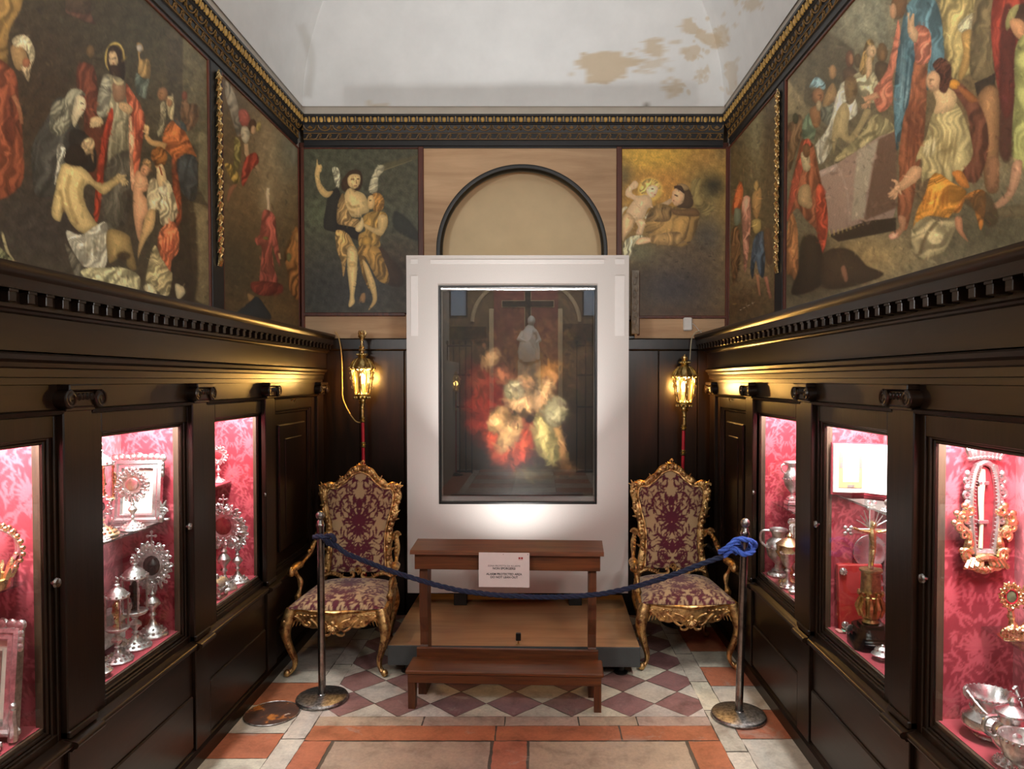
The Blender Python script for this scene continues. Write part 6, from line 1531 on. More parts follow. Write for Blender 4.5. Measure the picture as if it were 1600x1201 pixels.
c.poly([(800, 690), (850, 690), (890, 730), (870, 765), (830, 750), (805, 730)], (206, 164, 112), soft=6); hand(c, 842, 722, 52, 3.4, (212, 170, 118)); c.poly([(605, 800), (640, 780), (680, 790), (690, 830), (650, 850), (615, 840)], (212, 176, 122), soft=6); hand(c, 650, 815, 60, 2.5, (216, 182, 128))
# climbing figure and bearded men
c.poly([(915, 300), (945, 290), (960, 330), (935, 360), (950, 400), (1000, 400), (1004, 520), (960, 520), (925, 490), (930, 400)], (176, 140, 84), soft=7, fold=(.4, 36, .2)); c.poly([(915, 490), (960, 530), (1000, 530), (985, 600), (980, 660), (930, 640), (905, 580)], (104, 116, 100), soft=9, fold=(.6, 30, .3)); c.ell(936, 322, 20, 26, (170, 160, 140), soft=8)
face(c, 1090, 630, 46, (156, 110, 72), .1, look=-1); c.poly([(1070, 690), (1112, 690), (1108, 800), (1090, 880), (1060, 920), (1052, 860), (1075, 780)], (142, 132, 98), soft=9, fold=(.3, 20, .3)); c.poly([(1120, 650), (1160, 650), (1168, 720), (1156, 800), (1130, 780), (1116, 700)], (178, 162, 116), soft=8, fold=(.2, 20, .3)); c.ell(1138, 690, 17, 26, (166, 118, 78), soft=6)
c.poly([(1215, 700), (1250, 610), (1260, 690), (1320, 700), (1330, 800), (1260, 880), (1215, 800)], (120, 88, 60), soft=16, fold=(.3, 30, .25)); c.ell(1236, 640, 18, 30, (128, 70, 50), soft=10)
c.poly([(1140, 820), (1190, 800), (1250, 900), (1300, 1010), (1310, B + 110), (1200, B + 150), (1130, B + 80), (1090, 980), (1100, 880)], (182, 98, 50), soft=9, fold=(.9, 36, .28)); c.poly([(1190, B + 120), (1310, B + 110), (1320, B + 360), (1270, B + 400), (1200, B + 300)], (58, 62, 60), soft=16, fold=(.1, 40, .2)); c.poly([(1160, 800), (1230, 820), (1250, 880), (1200, 850)], (64, 84, 86), soft=10, op=.8)
c.stroke([(975, 900), (1010, 950), (1060, 965), (1110, 985)], [13, 17, 20, 26], (204, 156, 94), soft=7); hand(c, 985, 890, 58, -1.7, (214, 170, 108)); c.poly([(1150, B + 160), (1180, B + 150), (1220, B + 480), (1180, B + 560)], (140, 66, 40), soft=14, fold=(.2, 30, .25))
# child, kneeling woman
c.poly([(905, B + 220), (945, B + 205), (990, B + 260), (985, B + 330), (960, B + 350), (1000, B + 420), (990, B + 500), (960, B + 540), (945, B + 660), (925, B + 660), (900, B + 540), (890, B + 400)], (216, 156, 110), soft=7, rim=.3, sh=(-.5, -.3, .15)); face(c, 975, B + 195, 44, (206, 146, 100), .3, look=-1); c.poly([(952, B + 150), (975, B + 118), (1010, B + 140), (1012, B + 190), (985, B + 165)], (160, 122, 76), soft=7, fold=(.5, 12, .3)); c.stroke([(990, B + 280), (940, B + 300), (905, B + 290)], [13, 14, 12], (220, 164, 116), soft=6)
c.poly([(1010, B + 100), (1030, B + 50), (1080, B + 40), (1120, B + 90), (1110, B + 150), (1060, B + 190), (1030, B + 150)], (140, 84, 38), soft=7, fold=(.8, 18, .3)); c.poly([(1050, B + 190), (1090, B + 160), (1120, B + 280), (1110, B + 350), (1060, B + 310)], (212, 178, 122), soft=7); c.stroke([(1068, B + 170), (1085, B + 230)], 5, (150, 60, 36), soft=6)
c.poly([(1000, B + 280), (1040, B + 250), (1080, B + 330), (1120, B + 260), (1160, B + 340), (1190, B + 480), (1140, B + 560), (1080, B + 560), (1060, B + 460), (1000, B + 480), (985, B + 380)], (196, 178, 132), soft=7, fold=(.2, 28, .28)); c.poly([(1062, B + 310), (1118, B + 310), (1110, B + 370), (1070, B + 350)], (228, 214, 168), soft=5)
c.poly([(985, B + 480), (1040, B + 470), (1030, B + 580), (980, B + 660), (935, B + 760), (925, B + 800), (930, B + 690)], (210, 168, 108), soft=7, rim=.3)
c.poly([(1080, B + 590), (1160, B + 540), (1200, B + 620), (1195, B + 740), (1150, B + 800), (1140, B + 890), (1110, B + 840), (1070, B + 760), (1055, B + 680)], (206, 108, 68), soft=7, fold=(.4, 32, .34)); folds(c, ((1090, B + 600), (1180, B + 600), (1150, B + 860), (1080, B + 780)), 6, (130, 50, 34), 7, .55, 8)
c.poly([(1040, B + 700), (1080, B + 780), (1130, B + 860), (1155, B + 900), (1120, B + 1040), (1000, B + 960), (975, B + 950), (1000, B + 800)], (186, 168, 116), soft=7, fold=(.9, 26, .28)); c.poly([(965, B + 970), (1020, B + 960), (1060, B + 1030), (1110, B + 990), (1100, B + 1060), (980, B + 1010)], (206, 190, 140), soft=6, fold=(.4, 30, .3)); c.poly([(1175, B + 960), (1230, B + 980), (1240, B + 1020), (1190, B + 1060)], (196, 180, 136), soft=7)
# seated man seen from the back
c.poly([(400, B + 190), (440, B + 150), (540, B + 170), (600, B + 220), (640, B + 270), (700, B + 280), (740, B + 260), (800, B + 220), (830, B + 260), (760, B + 310), (690, B + 360), (600, B + 290), (560, B + 330), (580, B + 440), (640, B + 540), (660, B + 570), (560, B + 620), (480, B + 560), (430, B + 470), (400, B + 540), (345, B + 490), (370, B + 330)], (200, 170, 108), soft=8, rim=.34, rw=46, sh=(-.5, -.4, .18))
for p, w_, o_ in (([(470, B + 230), (450, B + 330), (470, B + 440), (520, B + 560)], 13, .38), ([(400, B + 330), (420, B + 420), (420, B + 480)], 12, .5), ([(560, B + 250), (530, B + 330), (545, B + 420)], 12, .28), ([(610, B + 300), (680, B + 330)], 9, .3)): c.stroke(p, w_, (118, 90, 48), soft=20, op=o_)
hand(c, 800, B + 240, 80, .8, (206, 176, 118)); c.poly([(430, B + 130), (450, B + 60), (500, B + 20), (560, B + 60), (590, B + 140), (540, B + 170), (470, B + 160)], (40, 30, 22), soft=12); c.poly([(385, B + 40), (420, B + 20), (440, B + 70), (410, B + 170), (380, B + 260), (365, B + 290), (380, B + 160)], (170, 164, 138), soft=7, fold=(.2, 16, .35))
c.poly([(450, B + 600), (540, B + 630), (640, B + 570), (715, B + 550), (725, B + 700), (700, B + 850), (600, B + 850), (540, B + 820), (460, B + 680)], (206, 198, 166), soft=8, fold=(.8, 40, .28)); folds(c, ((560, B + 620), (710, B + 580), (690, B + 840), (560, B + 800)), 9, (120, 112, 86), 9, .6, 9)
c.poly([(720, B + 600), (860, B + 630), (890, B + 740), (915, B + 860), (860, B + 850), (830, B + 760), (760, B + 810), (725, B + 800)], (164, 136, 82), soft=9, rim=.4); c.ell(830, B + 770, 46, 26, (60, 46, 30), soft=24, op=.8)
c.poly([(440, B + 690), (540, B + 820), (600, B + 900), (560, B + 960), (500, B + 900), (460, B + 780)], (104, 98, 80), soft=12, fold=(.6, 34, .3)); c.poly([(540, B + 880), (600, B + 850), (720, B + 850), (820, B + 850), (930, B + 900), (930, B + 1000), (800, B + 980), (620, B + 940)], (186, 176, 128), soft=7, fold=(1.0, 40, .3)); folds(c, ((560, B + 880), (900, B + 860), (920, B + 990), (620, B + 930)), 10, (100, 92, 66), 9, .55, 4)
c.poly([(8, B + 620), (24, B + 620), (60, B + 740), (112, B + 820), (90, B + 816), (40, B + 740)], (176, 158, 110), soft=5); c.poly([(-40, B + 690), (30, B + 740), (80, B + 800), (-40, B + 800)], (104, 104, 70), soft=8, fold=(.8, 16, .5)); c.mottle(14, .05, 6)
c.brush(1300, 46, 9, 3, .17, .5, (-200, 0, 1412, 2060)); c.brush(1200, 24, 5, 4, .16, .5, (0, 200, 1412, 2060))
f = MB()
f.bbox(WL - .006, WL + .014, 3.786, 3.806, 2.09, 3.452, .003); f.bbox(WL - .006, WL + .014, 1.31, 3.80, 3.437, 3.452, .003); f.bbox(WL - .006, WL + .014, 1.31, 3.80, 2.088, 2.102, .003)
GL = 1.5; GB = 1.65
hang('very large left-wall painting of robed figures around a man seen from behind', P, c, GL, f)

# ---------------- left wall, narrow scene (3.16 per pixel, from (330,120))
P, U, V = side_canvas(WL + .006, 350.5, 470, 130, 250)
c = Canvas((U.ravel() - 330) * 3.16, (V.ravel() - 120) * 3.16, (88, 70, 46))
c.wash(300, 380, 130, 340, (150, 128, 92), .9); c.wash(170, 640, 160, 150, (116, 88, 56), .6); c.wash(400, 330, 70, 200, (96, 98, 82), .8); c.wash(120, 900, 160, 200, (62, 54, 40), .9); c.wash(330, 1150, 160, 70, (112, 88, 54), .9); c.wash(90, 320, 70, 200, (96, 76, 48), .7); c.mottle(60, .10, 4); c.mottle(16, .05, 1)
c.poly([(72, 20), (105, 60), (130, 130), (150, 260), (128, 290), (95, 180), (70, 90)], (140, 128, 104), soft=8, fold=(.3, 24, .25)); c.poly([(135, 170), (175, 165), (195, 230), (150, 240)], (170, 84, 68), soft=9); c.poly([(150, 250), (180, 250), (190, 300), (170, 330), (148, 300)], (196, 178, 140), soft=6)
c.ell(204, 240, 20, 32, (84, 54, 34), soft=8); c.ell(208, 262, 13, 22, (190, 146, 104), soft=6); c.poly([(225, 230), (245, 225), (240, 260), (222, 270)], (168, 140, 76), soft=7); c.stroke([(172, 330), (180, 390), (215, 430), (236, 465)], [11, 10, 9, 8], (196, 156, 110), soft=6)
c.poly([(180, 390), (220, 375), (235, 420), (200, 460), (160, 540), (148, 500), (160, 430)], (168, 62, 46), soft=7, fold=(.4, 18, .25)); c.poly([(66, 430), (110, 440), (140, 500), (120, 530), (90, 490)], (160, 128, 60), soft=7, fold=(.6, 16, .4)); c.poly([(118, 300), (145, 330), (140, 440), (110, 480), (112, 380)], (140, 124, 66), soft=8, fold=(.1, 18, .3)); c.poly([(95, 540), (130, 530), (105, 570), (84, 620), (78, 590)], (150, 96, 66), soft=8)
c.wash(275, 600, 34, 90, (190, 168, 124), .5); c.stroke([(282, 548), (278, 580), (282, 625), (284, 670)], [7, 9, 7, 9], (222, 192, 148), soft=6)
c.poly([(258, 660), (310, 680), (322, 760), (336, 870), (340, 930), (325, 910), (300, 830), (310, 940), (330, 1010), (300, 1060), (240, 1030), (250, 850), (225, 830), (215, 800), (240, 770)], (172, 84, 70), soft=7, fold=(.08, 22, .26)); c.poly([(210, 1010), (340, 1020), (345, 1070), (250, 1080), (200, 1050)], (128, 54, 44), soft=9, fold=(.6, 22, .2)); c.ell(268, 796, 14, 8, (120, 110, 56), soft=5); c.stroke([(335, 870), (340, 900)], 6, (200, 150, 108), soft=5)
c.poly([(360, 880), (390, 800), (430, 750), (440, 1080), (390, 1060), (375, 960)], (146, 96, 52), soft=12, fold=(.3, 30, .35)); c.ell(425, 790, 14, 26, (180, 130, 76), soft=8); c.ell(384, 890, 12, 22, (120, 116, 70), soft=8)
c.poly([(178, 1070), (215, 1085), (225, 1120), (195, 1120)], (150, 116, 70), soft=5); c.poly([(120, 1170), (190, 1110), (225, 1085), (265, 1130), (290, 1200), (120, 1200)], (46, 54, 58), soft=9); c.ell(408, 385, 16, 50, (130, 126, 106), soft=16, op=.8)
c.brush(500, 26, 5, 5, .16, .5)
f = MB(); f.bbox(WL - .006, WL + .014, 3.945, 3.965, 2.09, 3.452, .003); f.bbox(WL - .006, WL + .014, 5.225, 5.243, 2.09, 3.452, .003); f.bbox(WL - .006, WL + .014, 3.965, 5.225, 3.440, 3.452, .003)
hang('narrow painting on the left wall, a standing figure in rose-red robes beneath a flying angel', P, c, GL, f)

# ---------------- right wall, large scene (4 per pixel, from (1200,0))
P, U, V = side_canvas(WR - .006, 1227.5, 1900, 460, 320)
c = Canvas((U.ravel() - 1200) * 4, V.ravel() * 4, (104, 96, 72)); B = 880
c.wash(620, 120, 260, 240, (150, 150, 122), .95); c.wash(300, 430, 170, 260, (98, 90, 68)); c.wash(180, 640, 110, 160, (132, 118, 84), .7); c.wash(1300, 600, 500, 500, (104, 84, 54)); c.wash(620, B + 720, 320, 150, (158, 132, 84)); c.wash(300, B + 800, 220, 170, (56, 46, 32)); c.wash(1450, B + 560, 420, 200, (70, 64, 46)); c.wash(1000, B + 250, 120, 300, (92, 66, 44), .7)
c.poly([(250, 300), (370, 200), (540, 310), (540, 700), (220, 660)], (92, 84, 62), soft=16, sm=False, rim=0); c.poly([(640, -20), (700, -20), (780, 300), (700, 320)], (120, 120, 98), soft=14, sm=False, rim=0, op=.7); c.poly([(110, 480), (240, 660), (220, 740), (110, 700)], (146, 130, 94), soft=14, sm=False, rim=0)
c.mottle(110, .12, 7); c.mottle(30, .06, 8)
sk = (206, 164, 118)
# bystanders at the left
c.poly([(110, 800), (150, 760), (175, 720), (210, 730), (205, 860), (170, 960), (140, B + 180), (108, B + 160)], (122, 92, 62), soft=12, fold=(.2, 40, .3)); c.ell(172, 740, 18, 34, (70, 68, 46), soft=10); c.ell(122, 850, 20, 40, (140, 90, 66), soft=12)
c.poly([(220, 760), (270, 700), (300, 790), (280, 880), (220, 870)], (112, 132, 100), soft=8, fold=(.3, 30, .2)); c.poly([(260, 690), (320, 660), (330, 760), (290, 800)], (150, 106, 68), soft=9); c.poly([(258, 545), (300, 480), (355, 520), (350, 560), (300, 545)], (132, 168, 168), soft=7, fold=(.7, 26, .3)); face(c, 312, 600, 50, (168, 116, 76), 0, look=1); c.ell(318, 660, 18, 34, (176, 156, 116), soft=8)
c.poly([(340, 640), (380, 560), (430, 600), (440, 700), (380, 780), (330, 740)], (110, 112, 92), soft=10, fold=(.4, 30, .2)); c.ell(404, 450, 24, 46, (176, 134, 88), soft=9); c.poly([(340, 660), (370, 560), (410, 520), (430, 600), (380, 660)], (172, 136, 88), soft=9); c.ell(510, 370, 26, 56, (116, 78, 56), soft=9); c.ell(520, 370, 14, 34, (168, 116, 80), soft=7); c.ell(562, 380, 24, 44, (96, 78, 52), soft=10); c.poly([(470, 440), (520, 420), (560, 460), (540, 560), (480, 520)], (96, 74, 54), soft=11)
c.ell(712, 330, 36, 62, (112, 86, 52), soft=10); c.ell(716, 345, 20, 36, (136, 100, 62), soft=8); c.poly([(670, 400), (750, 400), (750, 500), (690, 560)], (86, 66, 44), soft=12)
# pale woman, risen man in shroud
c.poly([(530, 480), (590, 440), (650, 440), (690, 520), (680, 640), (600, 620), (560, 560)], (190, 178, 134), soft=8, fold=(.4, 34, .24)); c.poly([(590, 340), (620, 250), (660, 260), (668, 340), (640, 420), (600, 470), (570, 440)], (160, 128, 74), soft=8, fold=(.3, 18, .3)); face(c, 645, 320, 42, (216, 178, 128), .1, look=1); c.poly([(615, 370), (645, 360), (650, 450), (615, 490)], (206, 168, 120), soft=6)
c.poly([(440, 560), (500, 500), (540, 600), (560, 700), (500, 760), (440, 800), (410, 900), (330, B + 150), (300, B + 40), (300, 900), (380, 780)], (214, 208, 176), soft=8, fold=(.25, 34, .26)); folds(c, ((400, 800), (520, 640), (420, B + 120), (320, B + 130)), 8, (120, 108, 76), 8, .55, 3)
c.poly([(430, 700), (480, 640), (510, 700), (500, 790), (510, 850), (570, 760), (600, 690), (630, 680), (640, 700), (590, 800), (530, 890), (490, 890), (440, 860), (410, 960), (400, 820)], (204, 180, 124), soft=7, rim=.3); c.ell(515, 560, 28, 54, (188, 160, 108), .2, soft=9); c.poly([(480, 500), (540, 480), (560, 560), (530, 640), (490, 640)], (120, 92, 56), soft=9, op=.8)
c.poly([(560, 860), (660, 720), (740, 740), (790, 800), (760, 880), (620, 940), (430, B + 130), (440, B + 80)], (176, 162, 112), soft=9, fold=(.7, 36, .24)); c.stroke([(680, 740), (660, 800), (670, 860)], 10, (110, 96, 62), soft=14, op=.5)
# sarcophagus
c.poly([(310, B + 190), (420, B + 150), (700, B - 30), (800, B - 60), (800, B + 420), (760, B + 560), (580, B + 570), (380, B + 580)], (150, 124, 106), soft=7, sm=False, rim=.05); c.poly([(560, B + 60), (700, B - 10), (640, B + 200), (600, B + 480), (520, B + 500), (540, B + 250)], (160, 150, 124), soft=20, sm=False, rim=0, op=.8); c.poly([(690, B - 10), (810, B - 70), (800, B + 420), (600, B + 500), (650, B + 200)], (96, 70, 54), soft=18, sm=False, rim=0, op=.9)
c.poly([(316, B + 190), (430, B + 140), (440, B + 160), (410, B + 200), (400, B + 190), (330, B + 230)], (196, 170, 150), soft=5, sm=False); c.stroke([(440, B + 170), (490, B + 300), (510, B + 520)], 6, (190, 166, 146), soft=8, op=.6); c.poly([(380, B + 590), (620, B + 500), (800, B + 480), (800, B + 560), (440, B + 630)], (46, 36, 26), soft=12, sm=False, rim=0)
for k in range(12): x = 385 + 26 * k; c.stroke([(x, B + 560 - 5 * k), (x + 3, B + 600 - 9 * k)], 5, (176, 152, 92), soft=5, op=.8 - .04 * k)
# blue-cloaked central figure
c.poly([(820, B + 60), (900, 400), (990, 420), (990, 640), (970, 900), (940, B + 180), (900, B + 420), (860, B + 560), (810, B + 470), (820, B + 200)], (150, 86, 56), soft=9, fold=(.1, 46, .2)); folds(c, ((890, 460), (980, 460), (930, B + 300), (830, B + 300)), 8, (92, 48, 32), 9, .5, 5)
c.poly([(815, 120), (830, 300), (780, 480), (775, 640), (695, 700), (660, 570), (740, 440), (790, 240)], (206, 118, 88), soft=8, fold=(.5, 40, .22)); c.poly([(870, 30), (960, -30), (1040, -10), (1090, 160), (1100, 380), (1040, 500), (990, 560), (1000, 360), (920, 380), (900, 460), (880, 640), (850, 720), (820, 900), (800, 920), (785, 640), (800, 420), (830, 200)], (86, 124, 130), soft=8, fold=(.2, 48, .26)); folds(c, ((840, 200), (920, 300), (860, 700), (800, 800)), 7, (150, 184, 184), 8, .55, 6); folds(c, ((860, 100), (930, 300), (880, 640), (800, 760)), 6, (44, 76, 86), 9, .55, 11)
c.poly([(920, 170), (990, 170), (1020, 240), (1010, 380), (930, 400), (915, 320)], (204, 116, 88), soft=8, fold=(.8, 34, .24)); c.poly([(880, 140), (905, 90), (915, 160), (940, 210), (920, 270), (880, 220), (870, 170)], (214, 170, 124), soft=6); c.stroke([(880, 170), (876, 80)], 6, (210, 164, 118), soft=5); c.stroke([(905, 160), (908, 84)], 6, (214, 170, 124), soft=5)
c.poly([(770, 20), (800, -30), (870, -30), (850, 90), (810, 120), (780, 110)], (120, 84, 50), soft=9); c.ell(782, 70, 22, 50, (196, 146, 104), soft=8); c.stroke([(600, 620), (640, 610), (690, 590)], [14, 18, 22], (208, 152, 110), soft=7); hand(c, 630, 640, 60, 2.4, (208, 158, 114))
c.poly([(815, B + 470), (860, B + 480), (850, B + 560), (800, B + 610), (755, B + 600), (770, B + 570), (820, B + 540)], (178, 124, 88), soft=7); c.poly([(755, B + 590), (800, B + 570), (810, B + 600), (770, B + 618)], (206, 146, 116), soft=5)
# figures at the right
c.poly([(1090, -20), (1300, -20), (1310, 180), (1290, 420), (1200, 500), (1150, 480), (1110, 340), (1090, 150)], (172, 150, 92), soft=9, fold=(.3, 56, .26)); c.poly([(1190, 150), (1280, 80), (1310, 150), (1260, 200), (1200, 200)], (196, 184, 140), soft=7, fold=(.8, 20, .2)); c.poly([(1210, 210), (1290, 200), (1260, 400), (1210, 500), (1190, 470), (1220, 330)], (180, 138, 76), soft=8)
c.poly([(1300, -20), (1420, -20), (1420, 460), (1300, 500), (1260, 400)], (106, 90, 60), soft=16, fold=(.2, 50, .2)); c.poly([(1400, 40), (1440, -20), (1600, -20), (1560, 300), (1540, 640), (1470, 720), (1400, 300)], (150, 54, 40), soft=12, fold=(.1, 60, .2)); c.poly([(1460, 100), (1530, 60), (1560, 500), (1520, B + 100), (1440, B + 60), (1440, 600)], (70, 34, 28), soft=26, op=.8)
c.poly([(1500, 100), (1540, 40), (1640, 20), (1700, 60), (1640, 260), (1570, 260), (1520, 180)], (66, 44, 30), soft=10); c.poly([(1485, 130), (1520, 50), (1570, 40), (1500, 190)], (150, 140, 84), soft=7); c.poly([(1510, 130), (1580, 120), (1620, 180), (1590, 250), (1540, 220)], (190, 132, 88), soft=8)
c.poly([(1560, 260), (1760, 240), (1800, B + 200), (1600, B + 180), (1525, B + 80), (1540, 600)], (150, 148, 84), soft=12, fold=(.1, 60, .18)); c.poly([(1700, 0), (1950, 0), (2000, B + 300), (1760, B + 240)], (120, 70, 50), soft=30, fold=(.1, 80, .2)); c.poly([(2100, 100), (2400, 60), (2500, B + 300), (2150, B + 300)], (96, 92, 70), soft=30, fold=(.1, 80, .2))
c.poly([(1290, 520), (1420, 460), (1420, 540), (1310, 610)], (56, 44, 32), soft=7, sm=False); c.poly([(1310, 600), (1440, 560), (1440, B + 150), (1440, B + 310), (1360, B + 300), (1340, B + 30)], (140, 98, 62), soft=14, rim=.4); c.poly([(1370, B + 120), (1440, B + 110), (1440, B + 260), (1400, B + 315), (1370, B + 290)], (128, 86, 58), soft=10)
c.poly([(1530, B + 140), (1590, B + 130), (1570, B + 260), (1520, B + 360), (1440, B + 430), (1405, B + 410), (1440, B + 370), (1500, B + 300)], (190, 136, 100), soft=8, rim=.35); c.poly([(1400, B + 430), (1600, B + 400), (1700, B + 470), (1450, B + 480)], (88, 76, 52), soft=16, op=.8)
# kneeling woman with orange mantle
c.poly([(1120, 510), (1180, 500), (1300, 620), (1370, 780), (1370, B + 100), (1300, B + 260), (1200, B + 200), (1260, 900), (1240, 700)], (108, 62, 44), soft=14, fold=(.2, 50, .2)); c.poly([(1130, 520), (1160, 495), (1200, 520), (1180, 555), (1140, 550)], (214, 140, 52), soft=6); c.poly([(1180, 540), (1240, 560), (1310, 620), (1260, 640)], (160, 92, 50), soft=9)
c.poly([(1040, 690), (1170, 640), (1250, 800), (1280, 960), (1230, B + 170), (1120, B + 280), (1060, B + 230), (985, B + 240), (960, B + 280), (960, B + 120), (920, B + 130), (960, B + 20), (990, 850)], (178, 158, 104), soft=9, fold=(.15, 50, .2)); folds(c, ((1010, 800), (1200, 760), (1160, B + 200), (970, B + 160)), 10, (112, 92, 54), 9, .5, 2); folds(c, ((990, 860), (1060, 820), (1050, B + 150), (950, B + 120)), 5, (220, 206, 156), 8, .6, 12)
c.poly([(1030, 560), (1060, 540), (1150, 560), (1180, 620), (1140, 690), (1040, 710), (1050, 640)], (220, 178, 124), soft=7, rim=.2); face(c, 1038, 505, 66, (216, 164, 118), .1, look=-1); c.poly([(1030, 400), (1080, 360), (1140, 400), (1140, 500), (1110, 580), (1070, 560), (1075, 480), (1045, 440)], (84, 46, 32), soft=8, fold=(.6, 18, .3))
c.poly([(900, B + 160), (960, B + 170), (940, B + 240), (860, B + 300), (820, B + 310), (800, B + 280), (840, B + 240)], (216, 162, 114), soft=7, rim=.25); hand(c, 810, B + 290, 90, 2.1, (220, 166, 120)); c.stroke([(810, B + 280), (800, B + 255), (772, B + 245)], [12, 10, 6], (220, 166, 120), soft=5)
c.poly([(1010, B + 240), (1060, B + 200), (1150, B + 260), (1240, B + 320), (1160, B + 440), (1120, B + 480), (1000, B + 470), (940, B + 540), (905, B + 560), (930, B + 440), (980, B + 340)], (206, 132, 50), soft=8, fold=(.9, 46, .26)); folds(c, ((1000, B + 280), (1140, B + 270), (1130, B + 440), (940, B + 480)), 7, (140, 76, 28), 9, .55, 4)
c.poly([(1160, B + 440), (1250, B + 330), (1350, B + 310), (1360, B + 420), (1330, B + 560), (1290, B + 430), (1240, B + 360), (1200, B + 440)], (176, 104, 44), soft=8, fold=(.6, 34, .3)); c.poly([(1220, B + 380), (1300, B + 440), (1380, B + 540), (1440, B + 480), (1380, B + 330), (1300, B + 330)], (74, 54, 34), soft=20, op=.7); c.poly([(1150, B + 200), (1210, B + 190), (1260, B + 290), (1200, B + 280)], (196, 116, 50), soft=8)
c.poly([(920, B + 520), (1000, B + 470), (1060, B + 500), (1180, B + 480), (1160, B + 580), (1090, B + 700), (980, B + 740), (910, B + 690), (895, B + 590)], (166, 148, 104), soft=8, fold=(1.0, 46, .22)); c.stroke([(1060, B + 510), (990, B + 590), (950, B + 700)], 10, (96, 80, 52), soft=16, op=.7); c.poly([(1170, B + 480), (1210, B + 480), (1220, B + 560), (1250, B + 630), (1180, B + 560)], (176, 116, 80), soft=7)
# red-robed woman with child, lower left
c.poly([(200, B + 20), (230, B - 10), (280, B + 20), (320, B + 200), (370, B + 480), (340, B + 700), (300, B + 560), (240, B + 500), (180, B + 420), (115, B + 500), (150, B + 260)], (150, 84, 56), soft=9, fold=(.1, 40, .26)); c.poly([(200, B + 90), (235, B - 10), (270, B + 10), (230, B + 120), (190, B + 280), (150, B + 430), (118, B + 500), (140, B + 300)], (206, 88, 64), soft=8, fold=(.2, 30, .2)); c.poly([(205, B + 80), (250, B + 70), (265, B + 170), (225, B + 190)], (190, 170, 124), soft=7); c.poly([(200, B + 290), (260, B + 280), (270, B + 420), (190, B + 390)], (176, 142, 96), soft=8); c.poly([(300, B + 300), (350, B + 300), (375, B + 520), (345, B + 700), (310, B + 620)], (176, 66, 44), soft=10, fold=(.1, 26, .25)); c.ell(240, B + 60, 24, 44, (120, 84, 54), soft=9)
c.poly([(120, B + 560), (150, B + 450), (185, B + 560), (190, B + 760), (205, B + 870), (190, B + 900), (150, B + 850), (110, B + 800)], (160, 104, 62), soft=9, fold=(.2, 30, .28)); c.poly([(210, B + 620), (290, B + 590), (340, B + 700), (330, B + 900), (150, B + 960), (190, B + 800)], (54, 42, 30), soft=16); c.poly([(430, B + 670), (530, B + 690), (620, B + 780), (720, B + 840), (480, B + 920), (340, B + 900), (340, B + 720)], (66, 50, 34), soft=18); c.poly([(455, B + 800), (480, B + 780), (500, B + 860), (480, B + 880)], (140, 94, 68), soft=8); c.mottle(14, .05, 6)
c.brush(1300, 44, 9, 6, .16, .5, (100, 0, 1800, 1900)); c.brush(1200, 22, 5, 7, .16, .5, (100, 0, 1640, 1900))
f = MB(); f.bbox(WR + .006, WR - .014, 4.045, 4.065, 2.09, 3.452, .003); f.bbox(WR + .006, WR - .014, 1.31, 4.05, 3.437, 3.452, .003); f.bbox(WR + .006, WR - .014, 1.31, 4.05, 2.088, 2.102, .003)
hang('very large oil painting on the right wall, a blue-cloaked figure beside a pale stone tomb', P, c, GL, f)

# ---------------- right wall, narrow scene (3.245 per pixel, from (1130,130))
P, U, V = side_canvas(WR - .006, 1139, 1209.5, 90, 240)
c = Canvas((U.ravel() - 1130) * 3.245, (V.ravel() - 130) * 3.245, (92, 78, 52))
c.wash(170, 250, 60, 220, (130, 122, 88), .9); c.wash(60, 420, 60, 140, (78, 66, 44), .8); c.wash(235, 300, 40, 300, (84, 70, 52), .8); c.wash(140, 950, 100, 120, (138, 112, 78), .9); c.wash(100, 1120, 120, 90, (98, 74, 48), .9); c.mottle(40, .14, 4)
for k in range(26):
    r = random.Random(k); x, y = r.uniform(60, 240), r.uniform(280, 560); c.stroke([(x, y), (x + r.uniform(-6, 6), y + r.uniform(30, 90))], [2, 4, 1], r.choice([(150, 130, 88), (104, 80, 50), (164, 120, 78)]), soft=5, op=.6)
c.poly([(60, 560), (85, 500), (102, 540), (90, 620), (60, 680), (44, 640)], (196, 92, 50), soft=9, fold=(.2, 20, .25)); c.poly([(55, 640), (85, 640), (88, 700), (60, 720)], (112, 120, 96), soft=8); c.poly([(96, 600), (135, 580), (140, 700), (128, 860), (110, 960), (100, 820)], (196, 130, 104), soft=8, fold=(.1, 18, .25)); c.poly([(150, 560), (190, 530), (192, 620), (170, 690), (148, 640)], (186, 140, 84), soft=9); c.ell(168, 520, 11, 26, (190, 150, 88), soft=7)
c.poly([(145, 700), (185, 690), (190, 740), (160, 760)], (190, 160, 90), soft=7); c.poly([(160, 780), (205, 750), (215, 830), (205, 980), (180, 960), (165, 900), (150, 990), (138, 940), (145, 850)], (72, 88, 100), soft=8, fold=(.2, 22, .25)); c.stroke([(172, 970), (186, 1080)], [9, 5], (176, 118, 84), soft=6); c.stroke([(215, 980), (240, 1090)], [9, 6], (176, 110, 84), soft=6); c.poly([(40, 760), (80, 740), (85, 900), (50, 1020)], (120, 84, 52), soft=12, fold=(.2, 20, .3)); c.poly([(205, 760), (240, 740), (250, 900), (220, 900)], (104, 76, 52), soft=12)
c.stroke([(85, 1150), (165, 1106)], 1.2, (200, 180, 150), soft=2)
c.brush(500, 30, 4, 8, .18, .5)
f = MB(); f.bbox(WR + .006, WR - .014, 4.19, 4.21, 2.09, 3.452, .003); f.bbox(WR + .006, WR - .014, 5.225, 5.243, 2.09, 3.452, .003); f.bbox(WR + .006, WR - .014, 4.21, 5.225, 3.440, 3.452, .003)
hang('narrow painting on the right wall, a small crowd with a figure in blue breeches', P, c, GL, f)

